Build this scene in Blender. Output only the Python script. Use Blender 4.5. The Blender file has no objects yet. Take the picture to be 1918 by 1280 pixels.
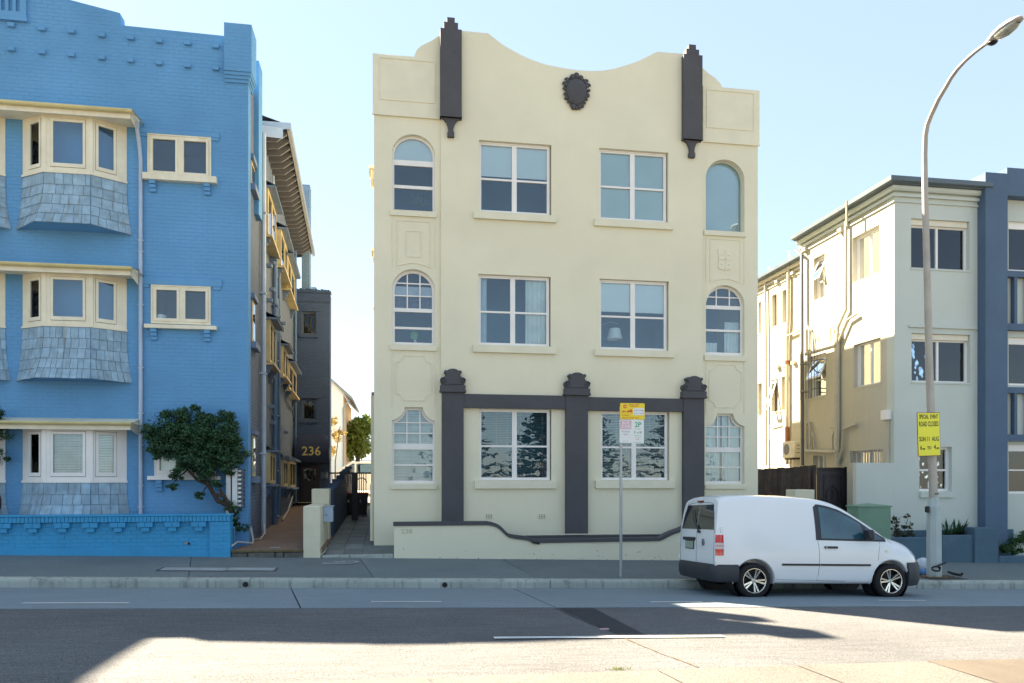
import bpy, bmesh, math, random
from mathutils import Vector, Matrix
from mathutils.geometry import tessellate_polygon
from mathutils.bvhtree import BVHTree
random.seed(7)
sc = bpy.context.scene
R = math.radians

# ------------------------------------------------------------------ camera
FPX, CX, CY = 1400.0, 959.0, 900.0        # focal length, principal column and horizon row of the photograph
YAW = math.atan(0.16)
cth, sth = math.cos(YAW), math.sin(YAW)
EYE = 2.0
cam = bpy.data.cameras.new('camera'); camo = bpy.data.objects.new('camera', cam); sc.collection.objects.link(camo)
camo.location = (0, 0, EYE); camo.rotation_euler = (R(90), 0, -YAW)
cam.sensor_width = 36; cam.sensor_fit = 'HORIZONTAL'; cam.lens = 36 * FPX / 1918
cam.shift_y = (CY - 640) / 1918; cam.clip_end = 3000; cam.clip_start = .05
sc.camera = camo

# ------------------------------------------------------------------ light
SUN = Vector((-.69, .78, 1.0)).normalized()
elev = math.asin(SUN.z); azim = math.atan2(SUN.x, SUN.y)
w = bpy.data.worlds.new('World'); sc.world = w; w.use_nodes = True
nt = w.node_tree; bg = nt.nodes['Background']
sky = nt.nodes.new('ShaderNodeTexSky'); sky.sky_type = 'NISHITA'; sky.sun_disc = False
sky.sun_elevation = elev; sky.sun_rotation = azim
sky.air_density = 1.0; sky.dust_density = .2; sky.ozone_density = 1.2
mxs = nt.nodes.new('ShaderNodeMix'); mxs.data_type = 'RGBA'; mxs.inputs[0].default_value = .58      # thin even haze over the whole sky
nt.links.new(sky.outputs[0], mxs.inputs[6]); mxs.inputs[7].default_value = (2.15, 2.58, 2.98, 1)
nt.links.new(mxs.outputs[2], bg.inputs[0]); bg.inputs[1].default_value = .05
sl = bpy.data.lights.new('sun', 'SUN'); so = bpy.data.objects.new('sun', sl); sc.collection.objects.link(so)
sl.energy = 5.0; sl.angle = R(.55); sl.color = (1, .85, .64)
so.rotation_euler = SUN.to_track_quat('Z', 'Y').to_euler(); so.location = SUN * 60
sc.view_settings.view_transform = 'Standard'; sc.view_settings.look = 'None'
sc.view_settings.gamma = 1; sc.view_settings.use_curve_mapping = False
sc.view_settings.exposure = 2.80

# ------------------------------------------------------------------ pixel -> place (measuring only)
def rx(u): t = (u - CX) / FPX; return (t * cth + sth) / (cth - t * sth)     # X / Y of a column
def X_(u, Y): return rx(u) * Y
def dep(X, Y): return X * sth + Y * cth
def Z_(u, v, Y): return EYE + (CY - v) * dep(X_(u, Y), Y) / FPX
def Q(u, v, Y): return (X_(u, Y), Z_(u, v, Y))
def QX(u, v, X): Y = X / rx(u); return (Y, EYE + (CY - v) * dep(X, Y) / FPX)   # on a plane of fixed X

# ------------------------------------------------------------------ mesh helpers
COL = sc.collection
def link(name, me, parent=None):
    o = bpy.data.objects.new(name, me); COL.objects.link(o)
    if parent: o.parent = parent
    return o
def tag(o, label=None, cat=None, group=None, kind=None):
    if label: o['label'] = label
    if cat: o['category'] = cat
    if group: o['group'] = group
    if kind: o['kind'] = kind
    return o
def thing(name, loc, label, cat, group=None):
    o = bpy.data.objects.new(name, None); COL.objects.link(o); o.empty_display_size = .2
    o['_loc'] = loc                      # parts are modelled in world coordinates; the empty stands at the thing's base
    o.location = loc; tag(o, label, cat, group)
    return o
def origin_of(p):
    v = Vector((0, 0, 0))
    while p: v += Vector(p.location); p = p.parent
    return v
class MB:
    def __init__(s): s.v = []; s.f = []; s.mi = []; s.cur = 0
    def add(s, vs, fs):
        b = len(s.v); s.v.extend([tuple(q) for q in vs])
        for f in fs: s.f.append(tuple(b + i for i in f)); s.mi.append(s.cur)
        return s
    def box(s, x0, x1, y0, y1, z0, z1, M=None):
        vs = [Vector(q) for q in ((x0,y0,z0),(x1,y0,z0),(x1,y1,z0),(x0,y1,z0),(x0,y0,z1),(x1,y0,z1),(x1,y1,z1),(x0,y1,z1))]
        if M: vs = [M @ q for q in vs]
        return s.add(vs, [(0,1,5,4),(1,2,6,5),(2,3,7,6),(3,0,4,7),(4,5,6,7),(3,2,1,0)])
    def rbox(s, x0, x1, y0, y1, z0, z1, b=.01, M=None):      # box with chamfered edges
        bm = bmesh.new(); bmesh.ops.create_cube(bm, size=1)
        for q in bm.verts: q.co = Vector(((x0+x1)/2 + q.co.x*(x1-x0), (y0+y1)/2 + q.co.y*(y1-y0), (z0+z1)/2 + q.co.z*(z1-z0)))
        bmesh.ops.bevel(bm, geom=bm.edges[:], offset=b, segments=1, affect='EDGES')
        vs = [(M @ q.co) if M else q.co.copy() for q in bm.verts]; bm.verts.index_update()
        s.add(vs, [tuple(q.index for q in f.verts) for f in bm.faces]); bm.free(); return s
    def poly(s, pts): return s.add(pts, [tuple(range(len(pts)))])
    def plate(s, outer, holes, d0, d1, mp=None, back=True):
        mp = mp or (lambda a, b, d: (a, d, b))
        loops = [[Vector((a, b, 0)) for a, b in L] for L in [outer] + list(holes)]
        tri = tessellate_polygon(loops); flat = [q for L in loops for q in L]; n = len(flat)
        vs = [mp(q.x, q.y, d0) for q in flat]; fs = [tuple(t) for t in tri]
        if d1 is not None:
            vs += [mp(q.x, q.y, d1) for q in flat]
            if back: fs += [tuple(n + i for i in t)[::-1] for t in tri]
            b = 0
            for L in loops:
                m = len(L)
                for i in range(m): j = (i+1) % m; fs.append((b+i, b+j, n+b+j, n+b+i))
                b += m
        return s.add(vs, fs)
    def tube(s, pts, r, n=8, cap=True):
        pts = [Vector(q) for q in pts]; rs = r if isinstance(r, (list, tuple)) else [r]*len(pts)
        rings = []; up = None
        for i, q in enumerate(pts):
            d = (pts[min(i+1, len(pts)-1)] - pts[max(i-1, 0)]).normalized()
            if up is None:
                a = Vector((0,0,1)) if abs(d.z) < .9 else Vector((1,0,0)); up = d.cross(a).normalized()
            up = (up - d * up.dot(d)).normalized(); w2 = d.cross(up)
            rings.append([q + (up*math.cos(6.28319*k/n) + w2*math.sin(6.28319*k/n)) * rs[i] for k in range(n)])
        vs = [q for g in rings for q in g]; fs = []
        for i in range(len(pts)-1):
            for k in range(n): k2 = (k+1) % n; fs.append((i*n+k, i*n+k2, (i+1)*n+k2, (i+1)*n+k))
        if cap: fs += [tuple(range(n))[::-1], tuple((len(pts)-1)*n + k for k in range(n))]
        return s.add(vs, fs)
    def lathe(s, prof, n, M=None, a0=0, a1=6.283185):        # prof (radius, height) round local z
        vs = []; full = abs(a1-a0-6.283185) < 1e-3; m = n if full else n+1
        for r, h in prof:
            for k in range(m):
                a = a0 + (a1-a0)*k/n; q = Vector((r*math.cos(a), r*math.sin(a), h)); vs.append(M @ q if M else q)
        fs = []
        for i in range(len(prof)-1):
            for k in range(n): k2 = (k+1) % m; fs.append((i*m+k, i*m+k2, (i+1)*m+k2, (i+1)*m+k))
        return s.add(vs, fs)
    def build(s, name, mat, parent=None, smooth=False, ang=35):
        off = origin_of(parent) if parent else Vector((0,0,0))
        me = bpy.data.meshes.new(name); me.from_pydata([(q[0]-off.x, q[1]-off.y, q[2]-off.z) for q in s.v], [], s.f)
        for m_ in (mat if isinstance(mat, (list, tuple)) else [mat]): me.materials.append(m_)
        if isinstance(mat, (list, tuple)): me.polygons.foreach_set('material_index', s.mi)
        if smooth:
            bm = bmesh.new(); bm.from_mesh(me); bmesh.ops.recalc_face_normals(bm, faces=bm.faces)
            bm.to_mesh(me); bm.free()
            me.polygons.foreach_set('use_smooth', [True]*len(me.polygons)); me.set_sharp_from_angle(angle=R(ang))
        me.update()
        return link(name, me, parent)
def top_obj(o, loc):                                           # move a one-mesh thing's origin to its base
    o.data.transform(Matrix.Translation(-Vector(loc))); o.location = loc; return o
def B(x0, x1, y0, y1, z0, z1): return MB().box(x0, x1, y0, y1, z0, z1)
def rect(x0, x1, z0, z1): return [(x0,z0),(x1,z0),(x1,z1),(x0,z1)]
def text_mesh(mb, txt, size, mp, align='LEFT', bold=0.0, sx=1.0, depth=0.0015):
    cu = bpy.data.curves.new('t', 'FONT'); cu.body = txt; cu.size = size; cu.align_x = align; cu.resolution_u = 2; cu.offset = bold
    o = bpy.data.objects.new('t', cu); COL.objects.link(o)
    me = bpy.data.meshes.new_from_object(o); bpy.data.objects.remove(o); bpy.data.curves.remove(cu)
    mb.add([mp(q.co.x*sx, q.co.y, 0) for q in me.vertices], [tuple(p.vertices) for p in me.polygons]); bpy.data.meshes.remove(me)

# ------------------------------------------------------------------ materials
MATS = {}
def mat(name, col, rough=.85, var=.12, scale=3.0, bump=.0, bscale=60, metal=0.0, spec=.4, stain=0.0, stcol=(.08,.07,.05), grain=.0, streak=0.0, dirt_ground=0, brick=None, coat=0.0, objvar=0.0, along=0.0):
    if name in MATS: return MATS[name]
    m = bpy.data.materials.new(name); m.use_nodes = True; MATS[name] = m
    n = m.node_tree; N = n.nodes; L = n.links; p = N['Principled BSDF']
    p.inputs['Roughness'].default_value = rough; p.inputs['Metallic'].default_value = metal
    p.inputs['Specular IOR Level'].default_value = spec; p.inputs['Coat Weight'].default_value = coat
    geo = N.new('ShaderNodeNewGeometry'); pos = geo.outputs['Position']
    def noise(sc_, det=4, vec=pos, rgh=.55):
        q = N.new('ShaderNodeTexNoise'); q.inputs['Scale'].default_value = sc_; q.inputs['Detail'].default_value = det
        q.inputs['Roughness'].default_value = rgh; L.new(vec, q.inputs['Vector']); return q.outputs['Fac']
    def ramp(fac, a, b, x, y):
        q = N.new('ShaderNodeMapRange'); L.new(fac, q.inputs[0]); q.inputs[1].default_value = a; q.inputs[2].default_value = b
        q.inputs[3].default_value = x; q.inputs[4].default_value = y; return q.outputs[0]
    def mix(f, a, b, mode='MIX'):
        q = N.new('ShaderNodeMix'); q.data_type = 'RGBA'; q.blend_type = mode
        if isinstance(f, float): q.inputs[0].default_value = f
        else: L.new(f, q.inputs[0])
        for sk, val in ((6, a), (7, b)):
            if isinstance(val, tuple): q.inputs[sk].default_value = (*val[:3], 1)
            else: L.new(val, q.inputs[sk])
        return q.outputs[2]
    lo = tuple(c*(1-var) for c in col); hi = tuple(min(1, c*(1+var)) for c in col)
    f = ramp(noise(scale), .3, .7, 0, 1); c = mix(f, lo, hi)
    if grain: c = mix(ramp(noise(bscale*1.3, 2), .3, .7, 0, 1), tuple(q*(1-grain) for q in (1,1,1)), tuple(min(2, q*(1+grain)) for q in (1,1,1)))  if False else mix(1.0, c, mix(ramp(noise(bscale, 3, rgh=.7), .35, .65, 0, 1), (1-grain,)*3, (1+grain,)*3), 'MULTIPLY')
    if streak:
        mp = N.new('ShaderNodeMapping'); mp.inputs['Scale'].default_value = (9, 9, .5); L.new(pos, mp.inputs[0])
        c = mix(ramp(noise(1.0, 5, mp.outputs[0]), .52, .75, 0, streak), c, stcol)
    if stain:
        c = mix(ramp(noise(1.7, 8, rgh=.7), .55, .75, 0, stain), c, stcol)
    if along:
        mp = N.new('ShaderNodeMapping'); mp.inputs['Scale'].default_value = (.7, 7, 1); L.new(pos, mp.inputs[0])
        c = mix(1.0, c, mix(ramp(noise(2.2, 6, mp.outputs[0], .7), .3, .7, 0, 1), (1-along,)*3, (1+along,)*3), 'MULTIPLY')
    if objvar:
        oi = N.new('ShaderNodeObjectInfo'); v1 = ramp(oi.outputs['Random'], 0, 1, 1-objvar, 1+objvar*.6)
        cv = N.new('ShaderNodeCombineColor'); [L.new(v1, cv.inputs[i_]) for i_ in range(3)]; c = mix(1.0, c, cv.outputs[0], 'MULTIPLY')
    hgt = None
    if bump:
        bn = N.new('ShaderNodeBump'); bn.inputs['Strength'].default_value = bump; bn.inputs['Distance'].default_value = .01
        hgt = noise(bscale, 5, rgh=.6)
        if brick:
            br = N.new('ShaderNodeTexBrick'); br.inputs['Scale'].default_value = 1.0
            br.inputs['Brick Width'].default_value = brick[0]; br.inputs['Row Height'].default_value = brick[1]
            br.inputs['Mortar Size'].default_value = .006; br.inputs['Mortar Smooth'].default_value = .3
            br.inputs['Color1'].default_value = (1,1,1,1); br.inputs['Color2'].default_value = (.8,.8,.8,1); br.inputs['Mortar'].default_value = (0,0,0,1)
            cb = N.new('ShaderNodeSeparateXYZ'); L.new(pos, cb.inputs[0]); cc = N.new('ShaderNodeCombineXYZ')
            L.new(cb.outputs[brick[2]], cc.inputs[0]); L.new(cb.outputs[2], cc.inputs[1]); L.new(cc.outputs[0], br.inputs['Vector'])
            ad = N.new('ShaderNodeMath'); ad.operation = 'MULTIPLY_ADD'; L.new(hgt, ad.inputs[0]); ad.inputs[1].default_value = .3; L.new(br.outputs['Color'], ad.inputs[2]); hgt = ad.outputs[0]
            c = mix(1.0, c, mix(.5, br.outputs['Color'], (1,1,1)), 'MULTIPLY')
        L.new(hgt, bn.inputs['Height']); L.new(bn.outputs[0], p.inputs['Normal'])
        if rough < .7 or True:
            L.new(ramp(noise(bscale*.3, 3), .3, .7, max(0, rough-.08), min(1, rough+.08)), p.inputs['Roughness'])
    L.new(c, p.inputs['Base Color'])
    return m
def glass(name, tint, ior=1.6, rough=.0, wav=.004):
    if name in MATS: return MATS[name]
    m = bpy.data.materials.new(name); m.use_nodes = True; MATS[name] = m
    n = m.node_tree; N = n.nodes; L = n.links; N.remove(N['Principled BSDF'])
    tr = N.new('ShaderNodeBsdfTransparent'); tr.inputs[0].default_value = (*tint, 1)
    gl = N.new('ShaderNodeBsdfGlossy'); gl.inputs['Roughness'].default_value = rough; gl.inputs[0].default_value = (.95,.97,1,1)
    fr = N.new('ShaderNodeFresnel'); fr.inputs[0].default_value = ior; mx = N.new('ShaderNodeMixShader')
    geo = N.new('ShaderNodeNewGeometry'); ns = N.new('ShaderNodeTexNoise'); ns.inputs['Scale'].default_value = 2.2; ns.inputs['Detail'].default_value = 2; L.new(geo.outputs['Position'], ns.inputs['Vector'])
    bn = N.new('ShaderNodeBump'); bn.inputs['Strength'].default_value = .6; bn.inputs['Distance'].default_value = wav; L.new(ns.outputs[0], bn.inputs['Height'])
    L.new(bn.outputs[0], gl.inputs['Normal'])
    L.new(fr.outputs[0], mx.inputs[0]); L.new(tr.outputs[0], mx.inputs[1]); L.new(gl.outputs[0], mx.inputs[2])
    L.new(mx.outputs[0], N['Material Output'].inputs[0]); return m

CREAM = mat('cream_render', (.745,.705,.53), .9, .04, .7, .45, 38, stain=.06, stcol=(.50,.46,.35), streak=.03)
CREAMT = mat('cream_trim', (.73,.695,.53), .85, .05, 2, .15, 60)
DARK = mat('charcoal_paint', (.078,.078,.085), .8, .08, 2, .45, 55)
WHITEP = mat('white_window_paint', (.80,.78,.74), .45, .04, 3, .05, 30)
BLUE = mat('blue_painted_brick', (.115,.305,.54), .75, .10, .8, .35, 70, stain=.10, stcol=(.14,.27,.42), streak=.2)
BLUEB = mat('blue_wall_base', (.11,.295,.525), .8, .08, .9, .35, 60)
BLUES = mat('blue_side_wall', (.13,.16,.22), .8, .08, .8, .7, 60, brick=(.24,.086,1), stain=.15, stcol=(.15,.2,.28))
BLUEL = mat('bright_blue_painted_brick', (.04,.30,.55), .6, .10, 1.5, .35, 70, stain=.20, stcol=(.08,.26,.45), streak=.14)
NAVY = mat('navy_painted_brick', (.065,.10,.18), .8, .08, .8, .7, 60, brick=(.24,.086,0))
CREAMW = mat('weathered_cream_wood', (.76,.71,.55), .6, .08, 3, .15, 25, stain=.28, stcol=(.42,.30,.15), streak=.12)
GUTTER = mat('yellowed_gutter_metal', (.58,.51,.25), .5, .12, 2, .1, 30, stain=.35, stcol=(.30,.16,.06))
SHING = mat('weathered_blue_shingle', (.28,.41,.51), .85, .2, 6, .5, 40, stain=.65, stcol=(.22,.23,.20), streak=.7, objvar=.15)
PIPEB = mat('pale_blue_pipe', (.42,.50,.60), .5, .1, 2, .05, 30, stain=.2, stcol=(.4,.25,.12))
PIPED = mat('deep_blue_pipe', (.09,.16,.28), .5, .1, 2, .05, 30)
YEL = mat('weathered_yellow_wood', (.60,.47,.24), .6, .12, 3, .1, 30, stain=.25, stcol=(.4,.25,.1))
SAGE = mat('sage_grey_render', (.53,.575,.52), .9, .05, .7, .3, 45, stain=.06, stcol=(.4,.4,.32))
SIDEC = mat('pale_cream_render', (.50,.475,.385), .9, .05, .7, .3, 45, stain=.1, stcol=(.40,.33,.22), streak=.12)
SLATE = mat('slate_blue_render', (.085,.135,.205), .85, .07, 1, .3, 50)
SLATEL = mat('faded_slate_render', (.075,.135,.18), .85, .12, 1.2, .3, 50, stain=.4, stcol=(.19,.24,.28))
GUTD = mat('dark_gutter_metal', (.10,.13,.15), .45, .08, 2)
ASPH = mat('worn_asphalt', (.108,.110,.112), .92, .14, .45, .9, 65, along=.2, grain=.55, stain=.25, stcol=(.074,.076,.08))
ASPHP = mat('dark_asphalt_patch', (.028,.031,.038), .9, .1, 1, .5, 160, grain=.12)
ASPHB = mat('brown_asphalt', (.105,.088,.07), .9, .12, 2, .6, 160, grain=.2)
CONC = mat('road_concrete', (.185,.23,.255), .85, .07, .5, .4, 60, along=.12, grain=.2, stain=.25, stcol=(.15,.19,.21))
CONCL = mat('pale_concrete', (.128,.119,.105), .85, .12, .8, .5, 55, grain=.4, stain=.45, stcol=(.105,.092,.075))
KERB = mat('kerb_concrete', (.36,.39,.35), .85, .14, 1.0, .4, 60, grain=.08, stain=.75, stcol=(.07,.068,.055), streak=.75)
PAVE = mat('footpath_asphalt', (.145,.175,.18), .9, .08, .8, .6, 50, grain=.22, stain=.25, stcol=(.125,.15,.157))
PAVE2 = mat('footpath_asphalt_dark', (.128,.155,.162), .9, .08, .8, .6, 50, grain=.22, stain=.3, stcol=(.105,.105,.105))
DRIVE = mat('rusty_drive_concrete', (.20,.125,.085), .8, .15, 1.2, .3, 60, stain=.5, stcol=(.12,.10,.10))
TILEM = mat('path_paver', (.15,.165,.16), .8, .12, 3, .3, 60, objvar=.2, stain=.3, stcol=(.11,.12,.11))
GROUNDM = mat('earth', (.14,.12,.09), .95, .2, .3, .3, 20)
PAINT = mat('road_paint', (.60,.62,.60), .7, .1, 4, .2, 80, stain=.35, stcol=(.3,.3,.3))
STEEL = mat('galvanised_steel', (.40,.42,.43), .5, .12, 6, .1, 40, metal=.5)
LAMPST = mat('painted_lamp_steel', (.40,.37,.32), .55, .12, 2, .15, 20, metal=.2, stain=.45, stcol=(.22,.17,.12), streak=.3)
LAMPBASE = mat('lamp_base_paint', (.42,.48,.46), .7, .1, 2, .2, 30, stain=.3, stcol=(.25,.26,.24))
ROOMW = mat('room_wall', (.09,.27,.38), .9, .1, 1)
BLIND = mat('white_blind', (.90,.90,.85), .8, .03, 1)
BLINDG = mat('glassy_blind', (.66,.72,.66), .8, .06, 1)
CURT = mat('pale_curtain', (.62,.70,.74), .9, .1, 2)
GLASS = glass('window_glass', (.89,.965,1.0), 1.65)
GLASSD = glass('dark_window_glass', (.35,.42,.46), 1.7)
BLACK = mat('black_metal', (.015,.014,.016), .45, .1, 3)
WOODF = mat('grey_brown_paling', (.085,.07,.06), .85, .25, 5, .4, 30, objvar=.3, streak=.4, stcol=(.05,.04,.035))
RED = mat('red_plastic', (.35,.02,.02), .4, .05, 2)
LEAFM = None
def leafmat(name, a, b, tr=.25):
    m = bpy.data.materials.new(name); m.use_nodes = True; n = m.node_tree; N = n.nodes; L = n.links; p = N['Principled BSDF']
    g = N.new('ShaderNodeNewGeometry'); mx = N.new('ShaderNodeMix'); mx.data_type = 'RGBA'
    L.new(g.outputs['Random Per Island'], mx.inputs[0]); mx.inputs[6].default_value = (*a, 1); mx.inputs[7].default_value = (*b, 1)
    L.new(mx.outputs[2], p.inputs['Base Color']); p.inputs['Roughness'].default_value = .5; p.inputs['Specular IOR Level'].default_value = .35
    t = N.new('ShaderNodeBsdfTranslucent'); L.new(mx.outputs[2], t.inputs[0]); ms = N.new('ShaderNodeMixShader'); ms.inputs[0].default_value = tr
    L.new(p.outputs[0], ms.inputs[1]); L.new(t.outputs[0], ms.inputs[2]); L.new(ms.outputs[0], N['Material Output'].inputs[0]); MATS[name] = m; return m
LEAFD = leafmat('deep_green_leaf', (.010,.038,.022), (.065,.155,.06))
LEAFG = leafmat('bright_leaf', (.08,.14,.02), (.22,.26,.05), .4)
LEAFB = leafmat('dull_leaf', (.035,.05,.03), (.09,.10,.06))
PINE = leafmat('pine_leaf', (.02,.035,.018), (.045,.06,.03))
BARK = mat('dark_bark', (.055,.035,.028), .9, .3, 8, .8, 40)
SOIL = mat('soil', (.05,.04,.03), .95, .3, 10, .5, 40)
# ------------------------------------------------------------------ ground, road, footpath
S = .0242
PROF = [(-150,.05),(0,.02),(3,.05),(4.6,.10),(7.0,.23),(7.9,.228),(8.5,.22),(10.99,.143),(14.1,-.01)]
def prof(Y):
    if Y <= PROF[0][0]: return PROF[0][1]
    for (a, za), (b, zb) in zip(PROF, PROF[1:]):
        if Y <= b: return za + (zb-za)*(Y-a)/(b-a)
    if Y < 14.15: return .15
    if Y <= 17.2: return .155 + .025*(Y-14.1)
    if Y <= 17.9: return .235 + (Y-17.2)*.3
    return .5
def G(X, Y): return prof(Y) - S*X
def sheet(name, xs, ys, dz, m, parent=None, kind='structure', skew=0.0):
    mb = MB(); nx = len(xs)
    vs = [(x + skew*(y-ys[0]), y, G(x, y) + dz) for y in ys for x in xs]
    mb.add(vs, [(j*nx+i, j*nx+i+1, (j+1)*nx+i+1, (j+1)*nx+i) for j in range(len(ys)-1) for i in range(nx-1)])
    o = mb.build(name, m, parent)
    if kind and not parent: tag(o, kind=kind)
    return o
def lin(a, b, n): return [a + (b-a)*i/n for i in range(n+1)]
mb = MB(); xs = [-400,-60,-20,-10,0,10,20,60,400]; ys = [-150,-20,0,4.6,7,8.5,11,14.1,17.2,17.9,40,120,700]
def gz(x, y): return prof(y) - S*max(-60, min(60, x)) - .12 - (.08 if y > 14 and y < 17.3 else 0)
vs = [(x, y, gz(x, y)) for y in ys for x in xs]; nx = len(xs)
mb.add(vs, [(j*nx+i, j*nx+i+1, (j+1)*nx+i+1, (j+1)*nx+i) for j in range(len(ys)-1) for i in range(nx-1)])
tag(mb.build('ground', GROUNDM), kind='structure')
road = sheet('road', lin(-60, 60, 12), [4.6, 7, 7.9, 8.5, 10.99], 0, ASPH)
gl = MB()                                                # concrete kerb lane, slabs parted by real open joints
jx = [(-60,-60), (X_(545,14.1), X_(563,10.99)), (X_(960,14.1), X_(1040,10.99)), (60,60)]
for (a0, a1), (b0, b1) in zip(jx, jx[1:]):
    g = .012
    gl = MB(); gl.add([(a0+g,14.1,G(a0,14.1)+.002),(b0-g,14.1,G(b0,14.1)+.002),(b1-g,10.99,G(b1,10.99)+.008),(a1+g,10.99,G(a1,10.99)+.008),
            (a0+g,14.1,G(a0,14.1)-.08),(b0-g,14.1,G(b0,14.1)-.08),(b1-g,10.99,G(b1,10.99)-.08),(a1+g,10.99,G(a1,10.99)-.08)],
           [(0,1,2,3),(3,2,6,7),(0,3,7,4),(1,5,6,2)])
    gl.build('concrete_slab', CONC, road)
def strip(name, pts, m, dz=.004, parent=None):           # pts: (X, Y) outline laid on the ground
    mb = MB(); mb.poly([(x, y, G(x, y) + dz) for x, y in pts]); return mb.build(name, m, parent)
def gpt(u, v):                                           # ground point seen at a pixel (measuring)
    Y = 10.0
    for _ in range(60):
        X = X_(u, Y); z = G(X, Y); Y = Y*.5 + .5*(EYE-z)*FPX/((v-CY)*(rx(u)*sth+cth))
    return (X_(u, Y), Y)
def dash(u0, v0, u1, v1, wd):
    a = gpt(u0, v0); b = gpt(u1, v1); n_ = 6; mb = MB()
    for i in range(n_):
        p = [a[0]+(b[0]-a[0])*i/n_, a[0]+(b[0]-a[0])*(i+1)/n_]; q = [a[1]+(b[1]-a[1])*i/n_, a[1]+(b[1]-a[1])*(i+1)/n_]
        mb.add([(p[0],q[0]-wd/2,G(p[0],q[0]-wd/2)+.013),(p[1],q[1]-wd/2,G(p[1],q[1]-wd/2)+.013),(p[1],q[1]+wd/2,G(p[1],q[1]+wd/2)+.013),(p[0],q[0]+wd/2,G(p[0],q[0]+wd/2)+.013)], [(0,1,2,3)])
    mb.build('painted_line', PAINT, road)
for a in ((42,1131.5,242,1131,.10),(695,1128.5,827,1128.5,.09),(1218,1129,1316,1129,.09),(1645,1126,1733,1126,.09),(925,1196.5,1355,1193.5,.11)): dash(*a)
strip('asphalt_patch', [gpt(1046,1140), gpt(1112,1140), gpt(1216,1194), gpt(1168,1194)], ASPHP, .005, road)
# near side concrete edge strip with slabs, and brown asphalt beyond it
near = sheet('road_shoulder', lin(-60, 60, 6), [4.6, 5.0], .02, CONCL)
def ye(x): return 6.78 + .05*max(-6, min(9, x))
edges = [-30, X_(520,6.7)-.6, X_(800,6.7), X_(1180,6.8)+.3, X_(1500,6.9), gpt(1752,1246)[0]]
for a, b in zip(edges, edges[1:]):
    for c0, c1 in ((4.6, None),):
        mb = MB(); g = .008
        mb.add([(a+g,ye(a),G(a,ye(a))+.006),(b-g,ye(b),G(b,ye(b))+.006),(b-g+.55,4.6,G(b,4.6)+.012),(a+g+.55,4.6,G(a,4.6)+.012)], [(0,1,2,3)])
        mb.build('concrete_slab', CONCL, near)
mb = MB(); a = edges[-1]+.01; mb.add([(a,ye(a)+.02,G(a,ye(a))+.006),(30,ye(a)+.25,G(30,7)+.006),(30,4.6,G(30,4.6)+.012),(a+.55,4.6,G(a,4.6)+.012)], [(0,1,2,3)])
mb.build('asphalt_patch', ASPHB, near)
def crack(pts, wd, m, parent, dz=.006):
    pts = [gpt(*q) for q in pts]; out = []
    for (a, b) in zip(pts, pts[1:]):
        for k in range(6): out.append((a[0]+(b[0]-a[0])*k/6+random.uniform(-.012,.012), a[1]+(b[1]-a[1])*k/6+random.uniform(-.012,.012)))
    out.append(pts[-1]); mb = MB()
    for (a, b) in zip(out, out[1:]):
        w1 = wd*random.uniform(.4,1.2)
        mb.add([(a[0]-w1,a[1],G(*a)+dz),(a[0]+w1,a[1],G(*a)+dz),(b[0]+w1,b[1],G(*b)+dz),(b[0]-w1,b[1],G(*b)+dz)], [(0,1,2,3)])
    mb.build('crack', m, parent)
CRK = mat('crack_dirt', (.03,.028,.025), .95, .2, 20)
crack([(1040,1140),(1100,1166),(1170,1196)], .012, CRK, road)
crack([(1170,1196),(1210,1214),(1270,1237),(1308,1251)], .014, mat('crack_light', (.09,.07,.045), .95, .3, 20), road)
# kerb
kerb = sheet('kerb', [-60,-59.9], [14.1,14.101], -.1, KERB)
cuts = [-60, X_(-300,14.1), X_(468,14.1), X_(1031,14.1), X_(1560,14.1), 40]
for a, b in zip(cuts, cuts[1:]):
    mb = MB(); g = .006; n_ = 8
    for i in range(n_):
        x0 = a+g+(b-a-2*g)*i/n_; x1 = a+g+(b-a-2*g)*(i+1)/n_
        pr = [(14.095,-.12),(14.10,.10),(14.112,.135),(14.14,.150),(14.26,.158),(14.30,.158),(14.30,-.1)]
        for (ya, za), (yb, zb) in zip(pr, pr[1:]):
            mb.add([(x0,ya,za-S*x0),(x1,ya,za-S*x1),(x1,yb,zb-S*x1),(x0,yb,zb-S*x0)], [(0,1,2,3)])
    mb.build('kerb_stone', KERB, kerb, smooth=True, ang=50)
for u in (460, 833):
    x = X_(u, 14.1); mb = MB(); Mx = Matrix.Translation((x, 14.088, .055-S*x)) @ Matrix.Rotation(R(90), 4, 'X')
    mb.lathe([(0,0),(.05,0),(.052,-.006)], 14, Mx); mb.build('drain_hole', BLACK, kerb)
# footpath slabs
foot = sheet('footpath', [-60,-59.9], [14.31,17.2], 0, PAVE)
def slab(a0, a1, b0, b1, m, dz=0.0):
    mb = MB(); g = .006; ys_ = [14.304, 15.2, 16.2, 17.3]; row = []
    for y in ys_:
        t = (y-14.304)/(17.3-14.304); xa = a0+(a1-a0)*t+g; xb = b0+(b1-b0)*t-g
        yy = min(y, 17.2); row.append([(xa+(xb-xa)*k/6, y, .160+.025*(yy-14.3) - S*(xa+(xb-xa)*k/6)+dz) for k in range(7)])
    vs = [q for r_ in row for q in r_]
    mb.add(vs, [(j*7+i,j*7+i+1,(j+1)*7+i+1,(j+1)*7+i) for j in range(3) for i in range(6)]); mb.build('footpath_slab', m, foot)
J = [(-60,-60),(X_(353,14.3),X_(356,17.2)),(X_(700,14.3),X_(672,17.2)),(X_(1007,14.3),X_(937,17.2)),(X_(1330,14.3),X_(1330,17.2)),(60,60)]
for i, (a, b) in enumerate(zip(J, J[1:])): slab(a[0], a[1], b[0], b[1], [PAVE, PAVE2, PAVE, PAVE2, PAVE][i])
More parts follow.
